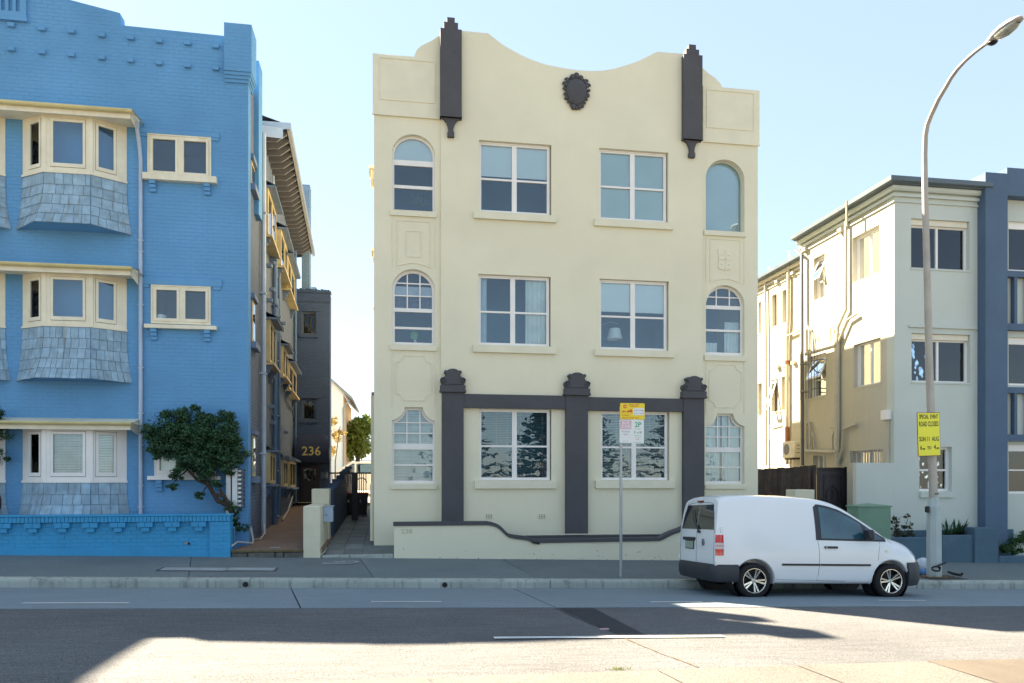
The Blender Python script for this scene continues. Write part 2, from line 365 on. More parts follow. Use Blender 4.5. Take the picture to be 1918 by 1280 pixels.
def fp(u, v):                                             # footpath point at a pixel
    Y = 15.5
    for _ in range(60):
        X = X_(u, Y); z = .16+.025*(Y-14.3)-S*X; Y = .5*Y+.5*(EYE-z)*FPX/((v-CY)*(rx(u)*sth+cth))
    return (X_(u, Y), Y)
def fz(X, Y): return .16+.025*(Y-14.3)-S*X
def cover(pts, m, name, cat, label, grp=None, h=.006):
    P = [fp(*q) for q in pts]; mb = MB(); n_ = len(P)
    mb.add([(x,y,fz(x,y)+h) for x,y in P]+[(x,y,fz(x,y)-.01) for x,y in P], [tuple(range(n_))]+[(i,(i+1)%n_,n_+(i+1)%n_,n_+i) for i in range(n_)])
    o = mb.build(name, m); tag(o, label, cat, grp); return o, P
FR = mat('iron_cover_frame', (.05,.055,.06), .6, .2, 8)
CONP = mat('pit_lid_concrete', (.28,.32,.33), .8, .08, 3, .2, 60)
for (a, b, lb) in (((308,1064.5),(424,1069.5),'left concrete lid of the service pit pair in the footpath by the blue wall'),((427,1064.5),(512,1069.5),'right concrete lid of the service pit pair in the footpath below the driveway')):
    P = [fp(a[0],a[1]), fp(b[0],a[1]), fp(b[0],b[1]), fp(a[0],b[1])]
    x0 = min(q[0] for q in P); x1 = max(q[0] for q in P); y0 = min(q[1] for q in P); y1 = max(q[1] for q in P)
    t = thing('pit_cover', ((x0+x1)/2,(y0+y1)/2,fz((x0+x1)/2,(y0+y1)/2)), lb, 'pit cover', 'rectangular pit lids in the footpath')
    for nm, m, e, h in (('frame',FR,.05,.004),('lid',CONP,0,.009)):
        mb = MB(); mb.add([(x,y,fz(x,y)+h) for x,y in ((x0-e,y0-e),(x1+e,y0-e),(x1+e,y1+e),(x0-e,y1+e))], [(0,1,2,3)]); mb.build(nm, m, t)
mx_, my_ = fp(637,1053.5)
t = thing('manhole_cover', (mx_,my_,fz(mx_,my_)), 'round manhole cover in the footpath in front of the tiled side path', 'manhole cover')
Mt = Matrix.Translation((mx_,my_,fz(mx_,my_)))
MB().lathe([(.40,.003),(.33,.008),(.33,.004)], 28, Mt).build('rim', CONP, t); MB().lathe([(0,.006),(.32,.006)], 28, Mt).build('lid', mat('iron_lid', (.12,.14,.15), .6, .2, 12, .3, 60), t)
mb = MB()
for a in (35, -35): mb.box(-.14,.14,-.008,.008,.0085,.010, Mt @ Matrix.Rotation(R(a),4,'Z'))
mb.build('chalk_mark', PAINT, t)
# leaf litter and dirt against walls
# ------------------------------------------------------------------ windows
def front(Y): return lambda a, b, d: (a, Y + d, b)
def left_side(X): return lambda a, b, d: (X + d, a, b)            # wall facing -X
def bar(mb, mp, a0, a1, b0, b1, d0, d1): mb.plate(rect(a0, a1, b0, b1), [], d0, d1, mp)
def room(parent, mp, a0, a1, b0, b1, d0, depth=1.6, m=None, e=.15):
    mb = MB(); a0 -= e; a1 += e; b0 -= .4; b1 += .25
    P = lambda a, b, d: mp(a, b, d)
    vs = [P(a0,b0,d0),P(a1,b0,d0),P(a1,b1,d0),P(a0,b1,d0),P(a0,b0,d0+depth),P(a1,b0,d0+depth),P(a1,b1,d0+depth),P(a0,b1,d0+depth)]
    mb.add(vs, [(4,5,6,7),(0,1,5,4),(2,3,7,6),(0,4,7,3),(1,2,6,5)]); return mb.build('room', m or ROOMW, parent)
def blind(w, mp, a0, a1, b0, b1, d, m=None, name='roller_blind'):
    mb = MB(); bar(mb, mp, a0, a1, b0, b1, d, d+.004); return mb.build(name, m or BLIND, w)
def venetian(w, mp, a0, a1, b0, b1, d, m, pitch=.035, tilt=.012):
    mb = MB(); n = int((b1-b0)/pitch)
    for i in range(n):
        z = b0 + pitch*(i+.5)+random.uniform(-.002,.002)
        mb.add([mp(a0,z-tilt,d),mp(a1,z-tilt,d),mp(a1,z+tilt,d+.022),mp(a0,z+tilt,d+.022)], [(0,1,2,3)])
    for k in (.15,.5,.85): mb.box(*(lambda p,q:(min(p[0],q[0]),max(p[0],q[0]),min(p[1],q[1]),max(p[1],q[1]),b0,b1))(mp(a0+(a1-a0)*k,b0,d-.002), mp(a0+(a1-a0)*k+.006,b0,d+.001)))
    return tag(mb.build('venetian_blind', m, w), kind='stuff')
def curtain(w, mp, a0, a1, b0, b1, d, m=None, folds=6, amp=.03):
    mb = MB(); n = folds*6; vs = []
    for i in range(n+1):
        a = a0+(a1-a0)*i/n; dd = d + amp*(1+math.sin(i/6*6.283+random.uniform(-.3,.3))*.9)
        vs += [mp(a,b0,dd), mp(a,b1,dd*.3+d*.7)]
    mb.add(vs, [(2*i,2*i+2,2*i+3,2*i+1) for i in range(n)]); return mb.build('curtain', m or CURT, w, smooth=True, ang=80)
def win(parent, mp, a0, a1, b0, b1, cols=(0,.5,1), rows=(0,.5,1), fw=.06, mw=None, rw=.035, rec=.10, m=None, g=None, rm=True, top=0.0, name='window', depth=1.6):
    m = m or WHITEP; g = g or GLASS; mw = mw or fw; W = a1-a0; H = b1-b0
    fr = MB(); holes = []; cc = []; rr = []
    for i, (c0, c1) in enumerate(zip(cols, cols[1:])):
        x0 = a0+fw if i == 0 else a0+W*c0+mw/2; x1 = a1-fw if i == len(cols)-2 else a0+W*c1-mw/2; cc.append((x0,x1))
    for j, (r0, r1) in enumerate(zip(rows, rows[1:])):
        z0 = b0+fw if j == 0 else b0+H*r0+rw/2; z1 = b1-fw-top if j == len(rows)-2 else b0+H*r1-rw/2; rr.append((z0,z1))
    holes = [rect(x0,x1,z0,z1) for x0,x1 in cc for z0,z1 in rr]
    fr.plate(rect(a0,a1,b0,b1), holes, rec, rec+.06, mp)
    # slim raised sash edge round the whole frame
    fr.plate(rect(a0,a1,b0,b1), [rect(a0+fw*.45,a1-fw*.45,b0+fw*.45,b1-fw*.45)], rec-.018, rec-.0005, mp)
    w_ = fr.build(name, m, parent)
    for h in holes:
        x0,z0 = h[0]; x1,z1 = h[2]; MB().plate(rect(x0-.004,x1+.004,z0-.004,z1+.004), [], rec+.03, rec+.036, mp).build('pane', g, w_)
    if rm: room(parent, mp, a0, a1, b0, b1, rec+.12, depth)
    return w_, cc, rr
def arch_pts(a0, a1, zs, n=16, inset=0.0, rise=None):        # half ellipse from right springing to left
    c = (a0+a1)/2; r = (a1-a0)/2 - inset; rise = (rise if rise is not None else (a1-a0)/2) - inset
    return [(c + r*math.cos(math.pi*i/n), zs + rise*math.sin(math.pi*i/n)) for i in range(n+1)]
def arch(a0, a1, b0, zs, inset=0.0, rise=None, n=16):
    return [(a0+inset,b0+inset),(a1-inset,b0+inset)] + arch_pts(a0,a1,zs,n,inset,rise)
def ogee(a0, a1, b0, zs, c0, c1, zt, inset=0.0, n=8):        # concave shoulders up to a flat top
    i = inset; P = [(a0+i,b0+i),(a1-i,b0+i),(a1-i,zs-i*.6)]
    def shoulder(ax, cx_):                                    # from (ax, zs) to (cx, zt), concave
        out = []
        for k in range(1, n):
            t = k/n*math.pi/2; x = ax + (cx_-ax)*math.sin(t)**1.15; z = zs + (zt-zs)*(1-math.cos(t)**1.15); out.append((x,z-i*.8))
        return out
    P += shoulder(a1-i, c1-i*.6); P += [(c1-i*.6,zt-i),(c0+i*.6,zt-i)]; P += shoulder(a0+i, c0+i*.6)[::-1]; P += [(a0+i,zs-i*.6)]
    return P
def sill(w, mp, a0, a1, b0, b1, out=.07, m=None):
    mb = MB(); bar(mb, mp, a0, a1, b0, b1, -out, .02); 
    return mb.build('sill', m or CREAMT, w)
def clip_rect(poly, x0, x1, z0, z1):                           # Sutherland-Hodgman
    def clip(P, f, ins):
        out = []
        for i in range(len(P)):
            a, b = P[i-1], P[i]
            if ins(b):
                if not ins(a): out.append(f(a,b))
                out.append(b)
            elif ins(a): out.append(f(a,b))
        return out
    ix = lambda x: (lambda a,b: (x, a[1]+(b[1]-a[1])*(x-a[0])/(b[0]-a[0])))
    iz = lambda z: (lambda a,b: (a[0]+(b[0]-a[0])*(z-a[1])/(b[1]-a[1]), z))
    for f, ins in ((ix(x0), lambda p: p[0]>=x0),(ix(x1), lambda p: p[0]<=x1),(iz(z0), lambda p: p[1]>=z0),(iz(z1), lambda p: p[1]<=z1)):
        if not poly: return poly
        poly = clip(poly, f, ins)
    return poly
def shaped_window(parent, mp, outline, inner, grid, rec=.10, m=None, g=None, bw=.028, depth=1.6):
    """grid: list of (x0,x1,z0,z1) openings; each is cut by the inner outline to make one pane hole"""
    m = m or WHITEP; g = g or GLASS; holes = []
    for x0,x1,z0,z1 in grid:
        h = clip_rect(inner, x0, x1, z0, z1)
        hh = []
        for p in h:
            if not hh or (abs(p[0]-hh[-1][0])+abs(p[1]-hh[-1][1])) > 1e-4: hh.append(p)
        if len(hh) > 2 and abs(hh[0][0]-hh[-1][0])+abs(hh[0][1]-hh[-1][1]) < 1e-4: hh.pop()
        if len(hh) >= 3: holes.append(hh)
    fr = MB(); fr.plate(outline, holes, rec, rec+.06, mp)
    w_ = fr.build('window', m, parent)
    for h in holes: MB().plate(h, [], rec+.03, rec+.036, mp).build('pane', g, w_)
    a0 = min(p[0] for p in outline); a1 = max(p[0] for p in outline); b0 = min(p[1] for p in outline); b1 = max(p[1] for p in outline)
    room(parent, mp, a0, a1, b0, b1, rec+.12, depth, e=.15)
    return w_

# ================================================================== CENTRE BUILDING (cream)
YC = 18.0; YB = 18.06
ZB = .45                                                       # base of its walls
cb = thing('apartment_building', (4.5, YC, ZB), 'cream three-storey art deco apartment block with charcoal pilasters and a scrolled parapet', 'building')
def zq(u, v, Y=YC): return Z_(u, v, Y)
xa = X_; 
def pts(L, Y): return [Q(u, v, Y) for u, v in L]
# openings --------------------------------------------------------
XL0, XL1 = X_(700.5,YB), X_(826,YB); XR0, XR1 = X_(1316,YB), X_(1419.5,YB)
wl0, wl1 = X_(734,YB), X_(815,YB); wr0, wr1 = X_(1322,YB), X_(1394.5,YB)
hl = (wl1-wl0)/2; hr = (wr1-wr0)/2
def zl(v): return Z_(775, v, YB)
def zr(v): return Z_(1358, v, YB)
L3 = (zl(396), zl(252)-hl*.95); L2 = (zl(646.5), zl(504.5)-hl*.95); L1 = (zl(906), zl(788), zl(763))
R3 = (zr(433), zr(299)-hr*.95); R2 = (zr(666.5), zr(534.5)-hr*.95); R1 = (zr(907), zr(798), zr(775))
cl0, cl1 = X_(758,YB), X_(792,YB); cr0, cr1 = X_(1343.5,YB), X_(1373.5,YB)
oL3 = arch(wl0,wl1,*L3,rise=hl*.95); oL2 = arch(wl0,wl1,*L2,rise=hl*.95); oL1 = ogee(wl0,wl1,L1[0],L1[1],cl0,cl1,L1[2])
oR3 = arch(wr0,wr1,*R3,rise=hr*.95); oR2 = arch(wr0,wr1,*R2,rise=hr*.95); oR1 = ogee(wr0,wr1,R1[0],R1[1],cr0,cr1,R1[2])
# big windows: (uL, uR, v top at left, v bottom at left)
BW = {'a3': (897,1033,262,395.5), 'b3': (1122.5,1252,277,409.5), 'a2': (896,1032,513,645.5), 'b2': (1123,1253,522,654), 'a1': (897,1033,765.5,900), 'b1': (1125,1254,770,900)}
BR = {}
for k, (u0,u1,vt,vb) in BW.items(): BR[k] = (X_(u0,YC), X_(u1,YC), Z_(u0,vb,YC), Z_(u0,vt,YC))
def flat(P, z): return P
parapet_c = pts([(1316,104),(1316,101)],YC)
outC = [(X_(826,YC),ZB),(X_(1316,YC),ZB)] + pts([(1316,104),(1279,101),(1231,97),(1222,101.5),(1211,107),(1200,112.5),(1189.5,117),(1177,121),(1164,125),(1152,128.5),(1139,131),(1126,132.7),(1114,133.2),(1097,132.6),(1080,131.3),(1058,128.3),(1029,122.5),(1014,118.5),(1000,113.5),(984,107),(968,99),(952,90),(937,80.5),(925,71),(914.5,62.5),(865,57.8),(826,56)],YC)
mb = MB(); mb.plate(outC, [rect(*(BR[k][0],BR[k][1],BR[k][2],BR[k][3])) for k in BR], 0, .30, front(YC))
outL = [(XL0,ZB),(XL1,ZB)] + pts([(826,66),(822,67.5),(809,76),(795,83),(789,86),(784,90.5),(780,95),(778,99.5),(775.5,106.5),(700.5,100.5)],YB)
mb.plate(outL, [oL3,oL2,oL1], 0, .30, front(YB))
outR = [(XR0,ZB),(XR1,ZB)] + pts([(1419.5,170.5),(1354,164.5),(1351,159),(1348,155),(1340.6,147),(1334,142),(1326,137),(1316,127)],YB)
mb.plate(outR, [oR3,oR2,oR1], 0, .30, front(YB))
mb.build('wall', CREAM, cb)
ZR = 11.45
mb = MB(); mb.box(XL0+.002, XL0+.3, YB+.3, 31, ZB, ZR); mb.box(XR1-.3, XR1-.002, YB+.3, 31, ZB, ZR); mb.box(XL0+.3, XR1-.3, 30.7, 31, ZB, ZR)
mb.build('side_wall', CREAM, cb)
B(XL0+.3, XR1-.3, YB+.3, 30.7, 10.9, 11.1).build('roof', SLATE, cb)
# raised band across parapets of both outer bays
for nm, a0, a1, vt, vb, uu, ends in (('l',XL0-.03,XL1,None,213,700.5,1),('r',XR0,XR1+.03,None,264.5,1316,0)):
    zb = Z_(uu, vb+ (0 if nm=='l' else 0), YB); 
    P = [(a0,zb),(a1,zb)] + ([(a1, Z_(826,118,YB)),(a0, Z_(700.5,101.3,YB))] if nm=='l' else [(a1,Z_(1419.5,171,YB)),(a0,Z_(1316,162,YB))])
    mb = MB(); mb.plate(P, [], -.035, -.001, front(YB)); bar(mb, front(YB), a0-.01*(nm=='l'), a1+.01*(nm=='r'), zb-.035, zb-.001, -.05, -.001)
    mb.build('parapet_panel', CREAMT, cb)
def ring(P, wd, d0, d1, Y, name='raised_moulding', m=None):        # thin raised line that follows an outline
    cxx = sum(p[0] for p in P)/len(P); czz = sum(p[1] for p in P)/len(P); inn = []
    n_ = len(P)
    for i in range(n_):
        a, b, c_ = Vector(P[i-1]), Vector(P[i]), Vector(P[(i+1)%n_])
        e1 = (b-a).normalized(); e2 = (c_-b).normalized(); n1 = Vector((-e1.y,e1.x)); n2 = Vector((-e2.y,e2.x))
        nn = (n1+n2); nn = nn.normalized() if nn.length > 1e-6 else n1; k = wd/max(.4, nn.dot(n1)); inn.append(tuple(b + nn*k))
    mb = MB(); mb.plate(P, [inn], d0, d1, front(Y)); return mb.build(name, m or CREAM, cb)
def octo(x0,x1,z0,z1,r,n=6):
    P = []
    for (cx_,cz_,a0) in ((x0,z0,90),(x1,z0,180),(x1,z1,270),(x0,z1,360)):
        for k in range(n+1): a = R(a0 - 90*k/n); P.append((cx_ + r*math.cos(a), cz_ + r*math.sin(a)))
    return P
ring(rect(X_(710,YB),X_(814.5,YB),Z_(762,192,YB),Z_(762,113,YB)), .018, -.05, -.036, YB)
ring(rect(X_(1322,YB),X_(1411,YB),Z_(1366,244,YB),Z_(1366,172.5,YB)), .018, -.05, -.036, YB)
def panelset(x0, x1, uc, tops, arcs, octv, side):
    zz = lambda v: Z_(uc, v, YB)
    xi0, xi1 = x0+.11, x1-.11
    top, bot = tops
    P = [(xi0,zz(bot))] + [(xi0+(xi1-xi0)*k/10, zz(bot)+.09*math.sin(math.pi*k/10)) for k in range(1,10)] + [(xi1,zz(bot)),(xi1,zz(top)),(xi0,zz(top))]
    ring(P, .018, -.014, -.001, YB)
    ring(octo(xi0-.03, xi1+.03, zz(octv[1]), zz(octv[0]), .17), .018, -.014, -.001, YB)
    for x in (x0+.0, x1-.018):                                     # long vertical lines from sill to head
        for va, vb in arcs: mbv = MB(); bar(mbv, front(YB), x, x+.016, zz(vb), zz(va), -.012, -.001); mbv.build('raised_moulding', CREAM, cb)
panelset(wl0, wl1, 775, (414,501), ((410,545-45),(660,762)), (666,751), 0)
panelset(wr0, wr1, 1358, (448.5,530), ((445,533),(677,775)), (683,764), 1)
ring(rect(X_(760,YB),X_(789,YB),Z_(775,482,YB),Z_(775,433,YB)), .014, -.012, -.001, YB)
# heraldic shield on the right bay
sx0, sx1 = X_(1345,YB), X_(1371,YB); sz0, sz1 = Z_(1358,507,YB), Z_(1358,467,YB)
shp = [(sx0,sz0+.06),(sx0+.04,sz0+.02),((sx0+sx1)/2-.04,sz0+.015),((sx0+sx1)/2,sz0),((sx0+sx1)/2+.04,sz0+.015),(sx1-.04,sz0+.02),(sx1,sz0+.06),(sx1-.012,(sz0+sz1)/2),(sx1+.01,sz1-.02),(sx1,sz1),(sx0,sz1),(sx0-.01,sz1-.02),(sx0+.012,(sz0+sz1)/2)]
mb = MB(); mb.plate(shp, [], -.025, -.001, front(YB)); fx_ = lambda p: sx0+(sx1-sx0)*p; fz_ = lambda p: sz0+(sz1-sz0)*p
bar(mb, front(YB), fx_(.47),fx_(.53),fz_(.08),fz_(.95),-.036,-.026); bar(mb, front(YB), fx_(.06),fx_(.94),fz_(.48),fz_(.53),-.036,-.026)
for (p,q) in ((.25,.72),(.75,.72),(.25,.28),(.75,.28)):
    mb.lathe([(0,.012),(.02,.010),(.035,0)], 8, Matrix.Translation((fx_(p),YB-.026,fz_(q))) @ Matrix.Rotation(R(90),4,'X'))
mb.build('shield_relief', CREAM, cb, smooth=True)
# charcoal pilasters on the parapet
def pilaster(u0,u1,vtop,steps,vb,brk,name='pilaster'):
    Yp = YC-.16; x0,x1 = X_(u0,Yp),X_(u1,Yp); zt = Z_((u0+u1)/2,vtop,Yp); zb_ = Z_((u0+u1)/2,vb,Yp); W = x1-x0; xc = (x0+x1)/2
    mb = MB(); mb.box(x0,x1,Yp,YC+.34,zb_,zt)
    z = zt
    for f, hgt in steps: mb.box(xc-W*f/2,xc+W*f/2,Yp+.02*(1-f)*4,YC+.34-.05*(1-f),z,z+hgt); z += hgt
    n = 8; hb = brk; P = []
    for k in range(n+1): t = k/n; P.append((xc+W*(.5-.36*math.sin(t*math.pi/2)) - .012, zb_-.001-hb*(1-math.cos(t*math.pi/2))))
    P += [(xc+W*.14,zb_-hb-.02),(xc+W*.16,zb_-hb-.02),(xc+W*.16,zb_-hb-.13)]
    Pf = P + [(2*xc-a,b) for a,b in P[::-1]]
    mb.plate(Pf, [], -.10, -.001, front(YC)); mb.box(x0-.008,x1+.008,Yp-.008,YC-.001,zb_,zb_+.03)
    return mb.build(name, DARK, cb)
pilaster(825,865,54,((.66,.17),(.36,.13)),219,.31)
pilaster(1281,1316,102.5,((.68,.15),(.38,.13)),261,.29)
# cartouche
cxu, czv = X_(1079,YC), Z_(1079,174,YC); mb = MB(); Mc = Matrix.Translation((cxu,YC,czv)) @ Matrix.Rotation(R(90),4,'X')
def egg(t, sc_): a = t; r = sc_; x = r*.27*math.sin(a)*(1+.10*math.cos(a)); z = r*.35*math.cos(a); return x, z
vs = []; n = 20
for s_, dd in ((1,.0),(1,.05),(.85,.10),(.55,.135),(0.0,.15)):
    for k in range(n): x,z = egg(6.283*k/n, s_); vs.append((cxu+x,YC-dd,czv+z-.01))
mb.add(vs, [(j*n+k,j*n+(k+1)%n,(j+1)*n+(k+1)%n,(j+1)*n+k) for j in range(4) for k in range(n)])
crest = mb.build('cartouche', DARK, cb, smooth=True, ang=60)
mb = MB()
for k in range(22):                                                # bead and scroll border
    a = 6.283*k/22; x,z = egg(a, 1.10); r = .035+.018*(k%3==0)+.02*(abs(math.cos(a))>.93); p0 = Vector((cxu+x,YC-.04,czv+z-.01))
    mb.lathe([(0,r),(r*.7,r*.7),(r,0),(r*.7,-r*.7),(0,-r)], 7, Matrix.Translation(p0))
for sgn in (-1,1):
    for (bx,bz,r) in ((.28,.16,.07),(.24,.27,.05),(.27,-.1,.05),(.17,-.27,.055),(.08,-.37,.05),(.1,.35,.055),(0,.41,.05),(.305,.04,.035)):
        pt = []
        for k in range(11): t = k/10; aa = t*7.5; rr_ = r*(1-.75*t); pt.append((cxu+sgn*(bx+rr_*math.cos(aa)),YC-.05-.03*t,czv+bz+rr_*math.sin(aa)))
        mb.tube(pt, [.024*(1-.4*k/10) for k in range(11)], 5)
mb.build('scroll_border', DARK, crest, smooth=True, ang=60)
# columns, caps, beam --------------------------------------------
YK = YC-.14
def column(u0,u1,vt):
    x0,x1 = X_(u0,YK),X_(u1,YK); zt = Z_((u0+u1)/2, vt+1.5, YK); xc=(x0+x1)/2; W=x1-x0
    c_ = B(x0,x1,YK,YC-.001,ZB,zt).build('column', DARK, cb)
    mb = MB(); mb.rbox(x0-.045,x1+.045,YK-.05,YC-.001,zt,zt+.15,.012); mb.rbox(x0-.06,x1+.06,YK-.065,YC-.001,zt-.03,zt+.03,.012)
    z0 = zt+.151; Hc = Z_((u0+u1)/2, vt-40+0, YK)-z0 if False else .38; hw = W/2
    half = [(hw*.98,0),(hw*1.12,.05),(hw*1.18,.10),(hw*1.1,.155),(hw*.9,.175),(hw*.72,.20),(hw*.66,.25),(hw*.78,.285),(hw*.82,.315),(hw*.74,.34),(hw*.55,.335),(hw*.40,.36),(hw*.15,.383)]
    P = [(xc+a,z0+b) for a,b in half]+[(xc-a,z0+b) for a,b in half[::-1]]
    mb.plate(P, [], YK-YC-.03, -.001, front(YC))
    P2 = [(xc+a*.86,z0+.012+b*.9) for a,b in half]+[(xc-a*.86,z0+.012+b*.9) for a,b in half[::-1]]
    mb.plate(P2, [], YK-YC-.055, YK-YC-.031, front(YC))
    for s_ in (-1,1):
        pt = []
        for k in range(13): t=k/12; aa=t*8; rr_=.075*(1-.8*t); pt.append((xc+s_*(hw*.88+rr_*math.cos(aa)),YK-.06-.01*t,z0+.10+rr_*math.sin(aa)))
        mb.tube(pt, .014, 5)
        mb.lathe([(0,.02),(.03,.016),(.045,0)], 8, Matrix.Translation((xc+s_*hw*.66,YK-.03,z0+.305)) @ Matrix.Rotation(R(90),4,'X'))
    mb.build('capital', DARK, c_)
    return x0,x1
c1 = column(828,868.5,731.5); c2 = column(1060.5,1101.5,737.5); c3 = column(1281,1319.5,743)
for (a,b),(u,vt,vb) in zip(((c1[1],c2[0]),(c2[1],c3[0])),((868,739,764.5),(1101,745,769.5))):
    B(a+.001,b-.001,YK+.02,YC-.001,Z_(u,vb,YC),Z_(u,vt,YC)).build('beam', DARK, cb)
for x0,x1 in ((c1[1],c2[0]),(c2[1],c3[0])):
    B(x0+.01,x1-.01,YC-.03,YC-.001,ZB,ZB+.02+.0).build('base_ledge', DARK, cb)
# air vents
for u in (909.7, 1009):
    x0,x1 = X_(u,YC),X_(u+12.5,YC); z0,z1 = Z_(u,972,YC),Z_(u,963.5,YC); mb = MB(); hs = []
    for i in range(4):
        for j in range(3):
            hx=x0+(x1-x0)*(i+.22)/4; hz=z0+(z1-z0)*(j+.22)/3; hs.append(rect(hx,hx+(x1-x0)*.56/4,hz,hz+(z1-z0)*.56/3))
    mb.plate(rect(x0,x1,z0,z1), hs, -.012, -.004, front(YC)); v_ = mb.build('air_vent', CREAMT, cb)
    B(x0,x1,YC-.0035,YC-.001,z0,z1).build('vent_backing', BLACK, v_)
# big windows -----------------------------------------------------
def bigwin(k, rec, cols=(0,.5,1), rows=(0,.48,1), **kw):
    a0,a1,b0,b1 = BR[k]; return win(cb, front(YC), a0+.004,a1-.03,b0+.004,b1-.006, cols=cols, rows=rows, rec=rec, fw=.065, mw=.12, rw=.045, **kw)
def silla(w_, k, u0, u1, vt, vb):
    Ys = YC-.08; sill(w_, front(YC), X_(u0,Ys), X_(u1,Ys), Z_(u0,vb,Ys), Z_(u0,vt,Ys), .08)
w_,cc,rr = bigwin('a3', .10); silla(w_,'a3',887.5,1042.5,395.5,408)
for x0,x1 in cc: blind(w_, front(YC), x0-.01,x1+.01, rr[1][0]+.07, rr[1][1]+.01, .17)
w_,cc,rr = bigwin('b3', .10); silla(w_,'b3',1114,1261.5,409.5,422)
for x0,x1 in cc: blind(w_, front(YC), x0-.01,x1+.01, rr[0][0]-.01, rr[1][1]+.01, .17, BLINDG)
w_,cc,rr = bigwin('a2', .10, cols=(0,.485,1)); silla(w_,'a2',886.5,1042,646,659)
curtain(w_, front(YC), cc[0][0]-.01, cc[0][0]+.16, rr[0][0]-.05, rr[1][1]+.03, .22, folds=3)
curtain(w_, front(YC), cc[1][1]-.50, cc[1][1]+.01, rr[0][0]-.05, rr[1][1]+.03, .22, mat('gold_white_curtain',(.80,.80,.72),.9,.12,3), folds=5)
w_,cc,rr = bigwin('b2', .10); silla(w_,'b2',1115,1263.5,653.5,666)
for x0,x1 in cc: blind(w_, front(YC), x0-.01,x1+.01, rr[1][0]+.11, rr[1][1]+.01, .17)
VB = mat('blind_slats', (.42,.44,.40), .6, .05, 2)
w_,cc,rr = bigwin('a1', .08, depth=1.2); silla(w_,'a1',889,1043,900.5,915.5)
for x0,x1 in cc: venetian(w_, front(YC), x0-.01,x1+.01, rr[0][0], rr[1][1], .17, VB, .042, .004)
w_,cc,rr = bigwin('b1', .08, depth=1.2); silla(w_,'b1',1116,1265,900.5,915)
for x0,x1 in cc: venetian(w_, front(YC), x0-.01,x1+.01, rr[0][0], rr[1][1], .17, mat('blind_slats_pale', (.62,.64,.58), .6, .05, 2), .042, .008)
# outer bay windows -----------------------------------------------
def baywin(outl, x0, x1, b0, zs, kind, pattern):
    cx_ = (x0+x1)/2
    return outl
fi = .055
def sill2(w_, side, u0, u1, vt, vb): Ys = YB-.05; sill(w_, front(YB), X_(u0,Ys),X_(u1,Ys),Z_((u0+u1)/2,vb,Ys),Z_((u0+u1)/2,vt,Ys),.05)
g_ = .004
def cells(x0,x1,cols,z0,z1,rows,b=.014): 
    out=[]
    for c0,c1 in zip(cols,cols[1:]):
        for r0,r1 in zip(rows,rows[1:]):
            out.append((x0+(x1-x0)*c0+(b if c0>0 else -1), x0+(x1-x0)*c1-(b if c1<1 else -1), z0+(z1-z0)*r0+(b if r0>0 else 0), z0+(z1-z0)*r1-(b if r1<1 else 0)))
    return out
def frame_in(fn, *a, **k): return fn(*a, inset=fi, **k)
# top left: arched, transom, two sashes, blind in the arch
inL3 = arch(wl0,wl1,*L3,inset=fi,rise=hl*.95); zs = L3[1]
T = lambda v: zl(v)
w_ = shaped_window(cb, front(YB), [(a,b) for a,b in oL3], inL3, [(-99,99,T(396)+fi,T(349)-.02),(-99,99,T(345.5)+.01,T(305)-.03),(-99,99,T(299)+.02,99)], rec=.12)
sill2(w_,0,730.5,817,394.5,405)
mb = MB(); mb.plate(clip_rect(arch(wl0,wl1,*L3,inset=.02,rise=hl*.95),-99,99,T(303),99), [], .19,.193, front(YB)); mb.build('roller_blind', BLIND, w_)
inL2 = arch(wl0,wl1,*L2,inset=fi*1.25,rise=hl*.95)
w_ = shaped_window(cb, front(YB), oL2, inL2, [(-99,99,T(645)+.06,T(615.5)),(-99,99,T(612)+.01,T(583))] + cells(wl0+fi,wl1-fi,(0,.34,.67,1),T(576),T(503),(0,.32,.64,1)), rec=.12)
sill2(w_,0,731,818,646,656.5)
mb = MB(); mb.plate(clip_rect(arch(wl0,wl1,*L2,inset=.02,rise=hl*.95),-99,99,T(552),T(534)), [], .19,.193, front(YB)); mb.build('curtain', mat('tinted_cloth',(.60,.58,.60),.9), w_)
venetian(w_, front(YB), wl0+.03, wl1-.03, T(577), T(553), .2, mat('mauve_slats', (.42,.38,.45), .6), .03, .01)
inL1 = ogee(wl0,wl1,L1[0],L1[1],cl0,cl1,L1[2],inset=fi)
w_ = shaped_window(cb, front(YB), oL1, inL1, [(-99,99,T(902)+.02,T(873)),(-99,99,T(869.5),T(842))] + cells(wl0+fi,wl1-fi,(0,.33,.67,1),T(831),T(768),(0,.31,.63,1)), rec=.12)
sill2(w_,0,732,818.5,907,916.5)
venetian(w_, front(YB), wl0+.03, wl1-.03, T(904), T(768), .2, mat('white_slats', (.80,.82,.76), .6), .03, .013)
T = lambda v: zr(v)
inR3 = arch(wr0,wr1,*R3,inset=.03,rise=hr*.95)
w_ = shaped_window(cb, front(YB), oR3, inR3, [(-99,99,T(432)+.02,99)], rec=.15, m=SAGE)
sill2(w_,0,1319.5,1397.5,433,442)
mb = MB(); mb.plate(arch(wr0,wr1,*R3,inset=.02,rise=hr*.95), [], .22,.224, front(YB)); mb.build('roller_blind', BLINDG, w_)
inR2 = arch(wr0,wr1,*R2,inset=fi,rise=hr*.95)
w_ = shaped_window(cb, front(YB), oR2, inR2, [(-99,99,T(663)+.05,T(620)),(-99,99,T(616),T(578))] + cells(wr0+fi,wr1-fi,(0,.3,.68,1),T(571),T(534),(0,.42,1)), rec=.12)
sill2(w_,0,1320,1397.5,667,676)
curtain(w_, front(YB), wr0+.06,wr0+.42,T(664),T(640),.24,mat('gold_white_curtain',(.8,.8,.72)),4)
curtain(w_, front(YB), wr0+.62,wr1-.03,T(664),T(600),.24,mat('gold_white_curtain',(.8,.8,.72)),4)
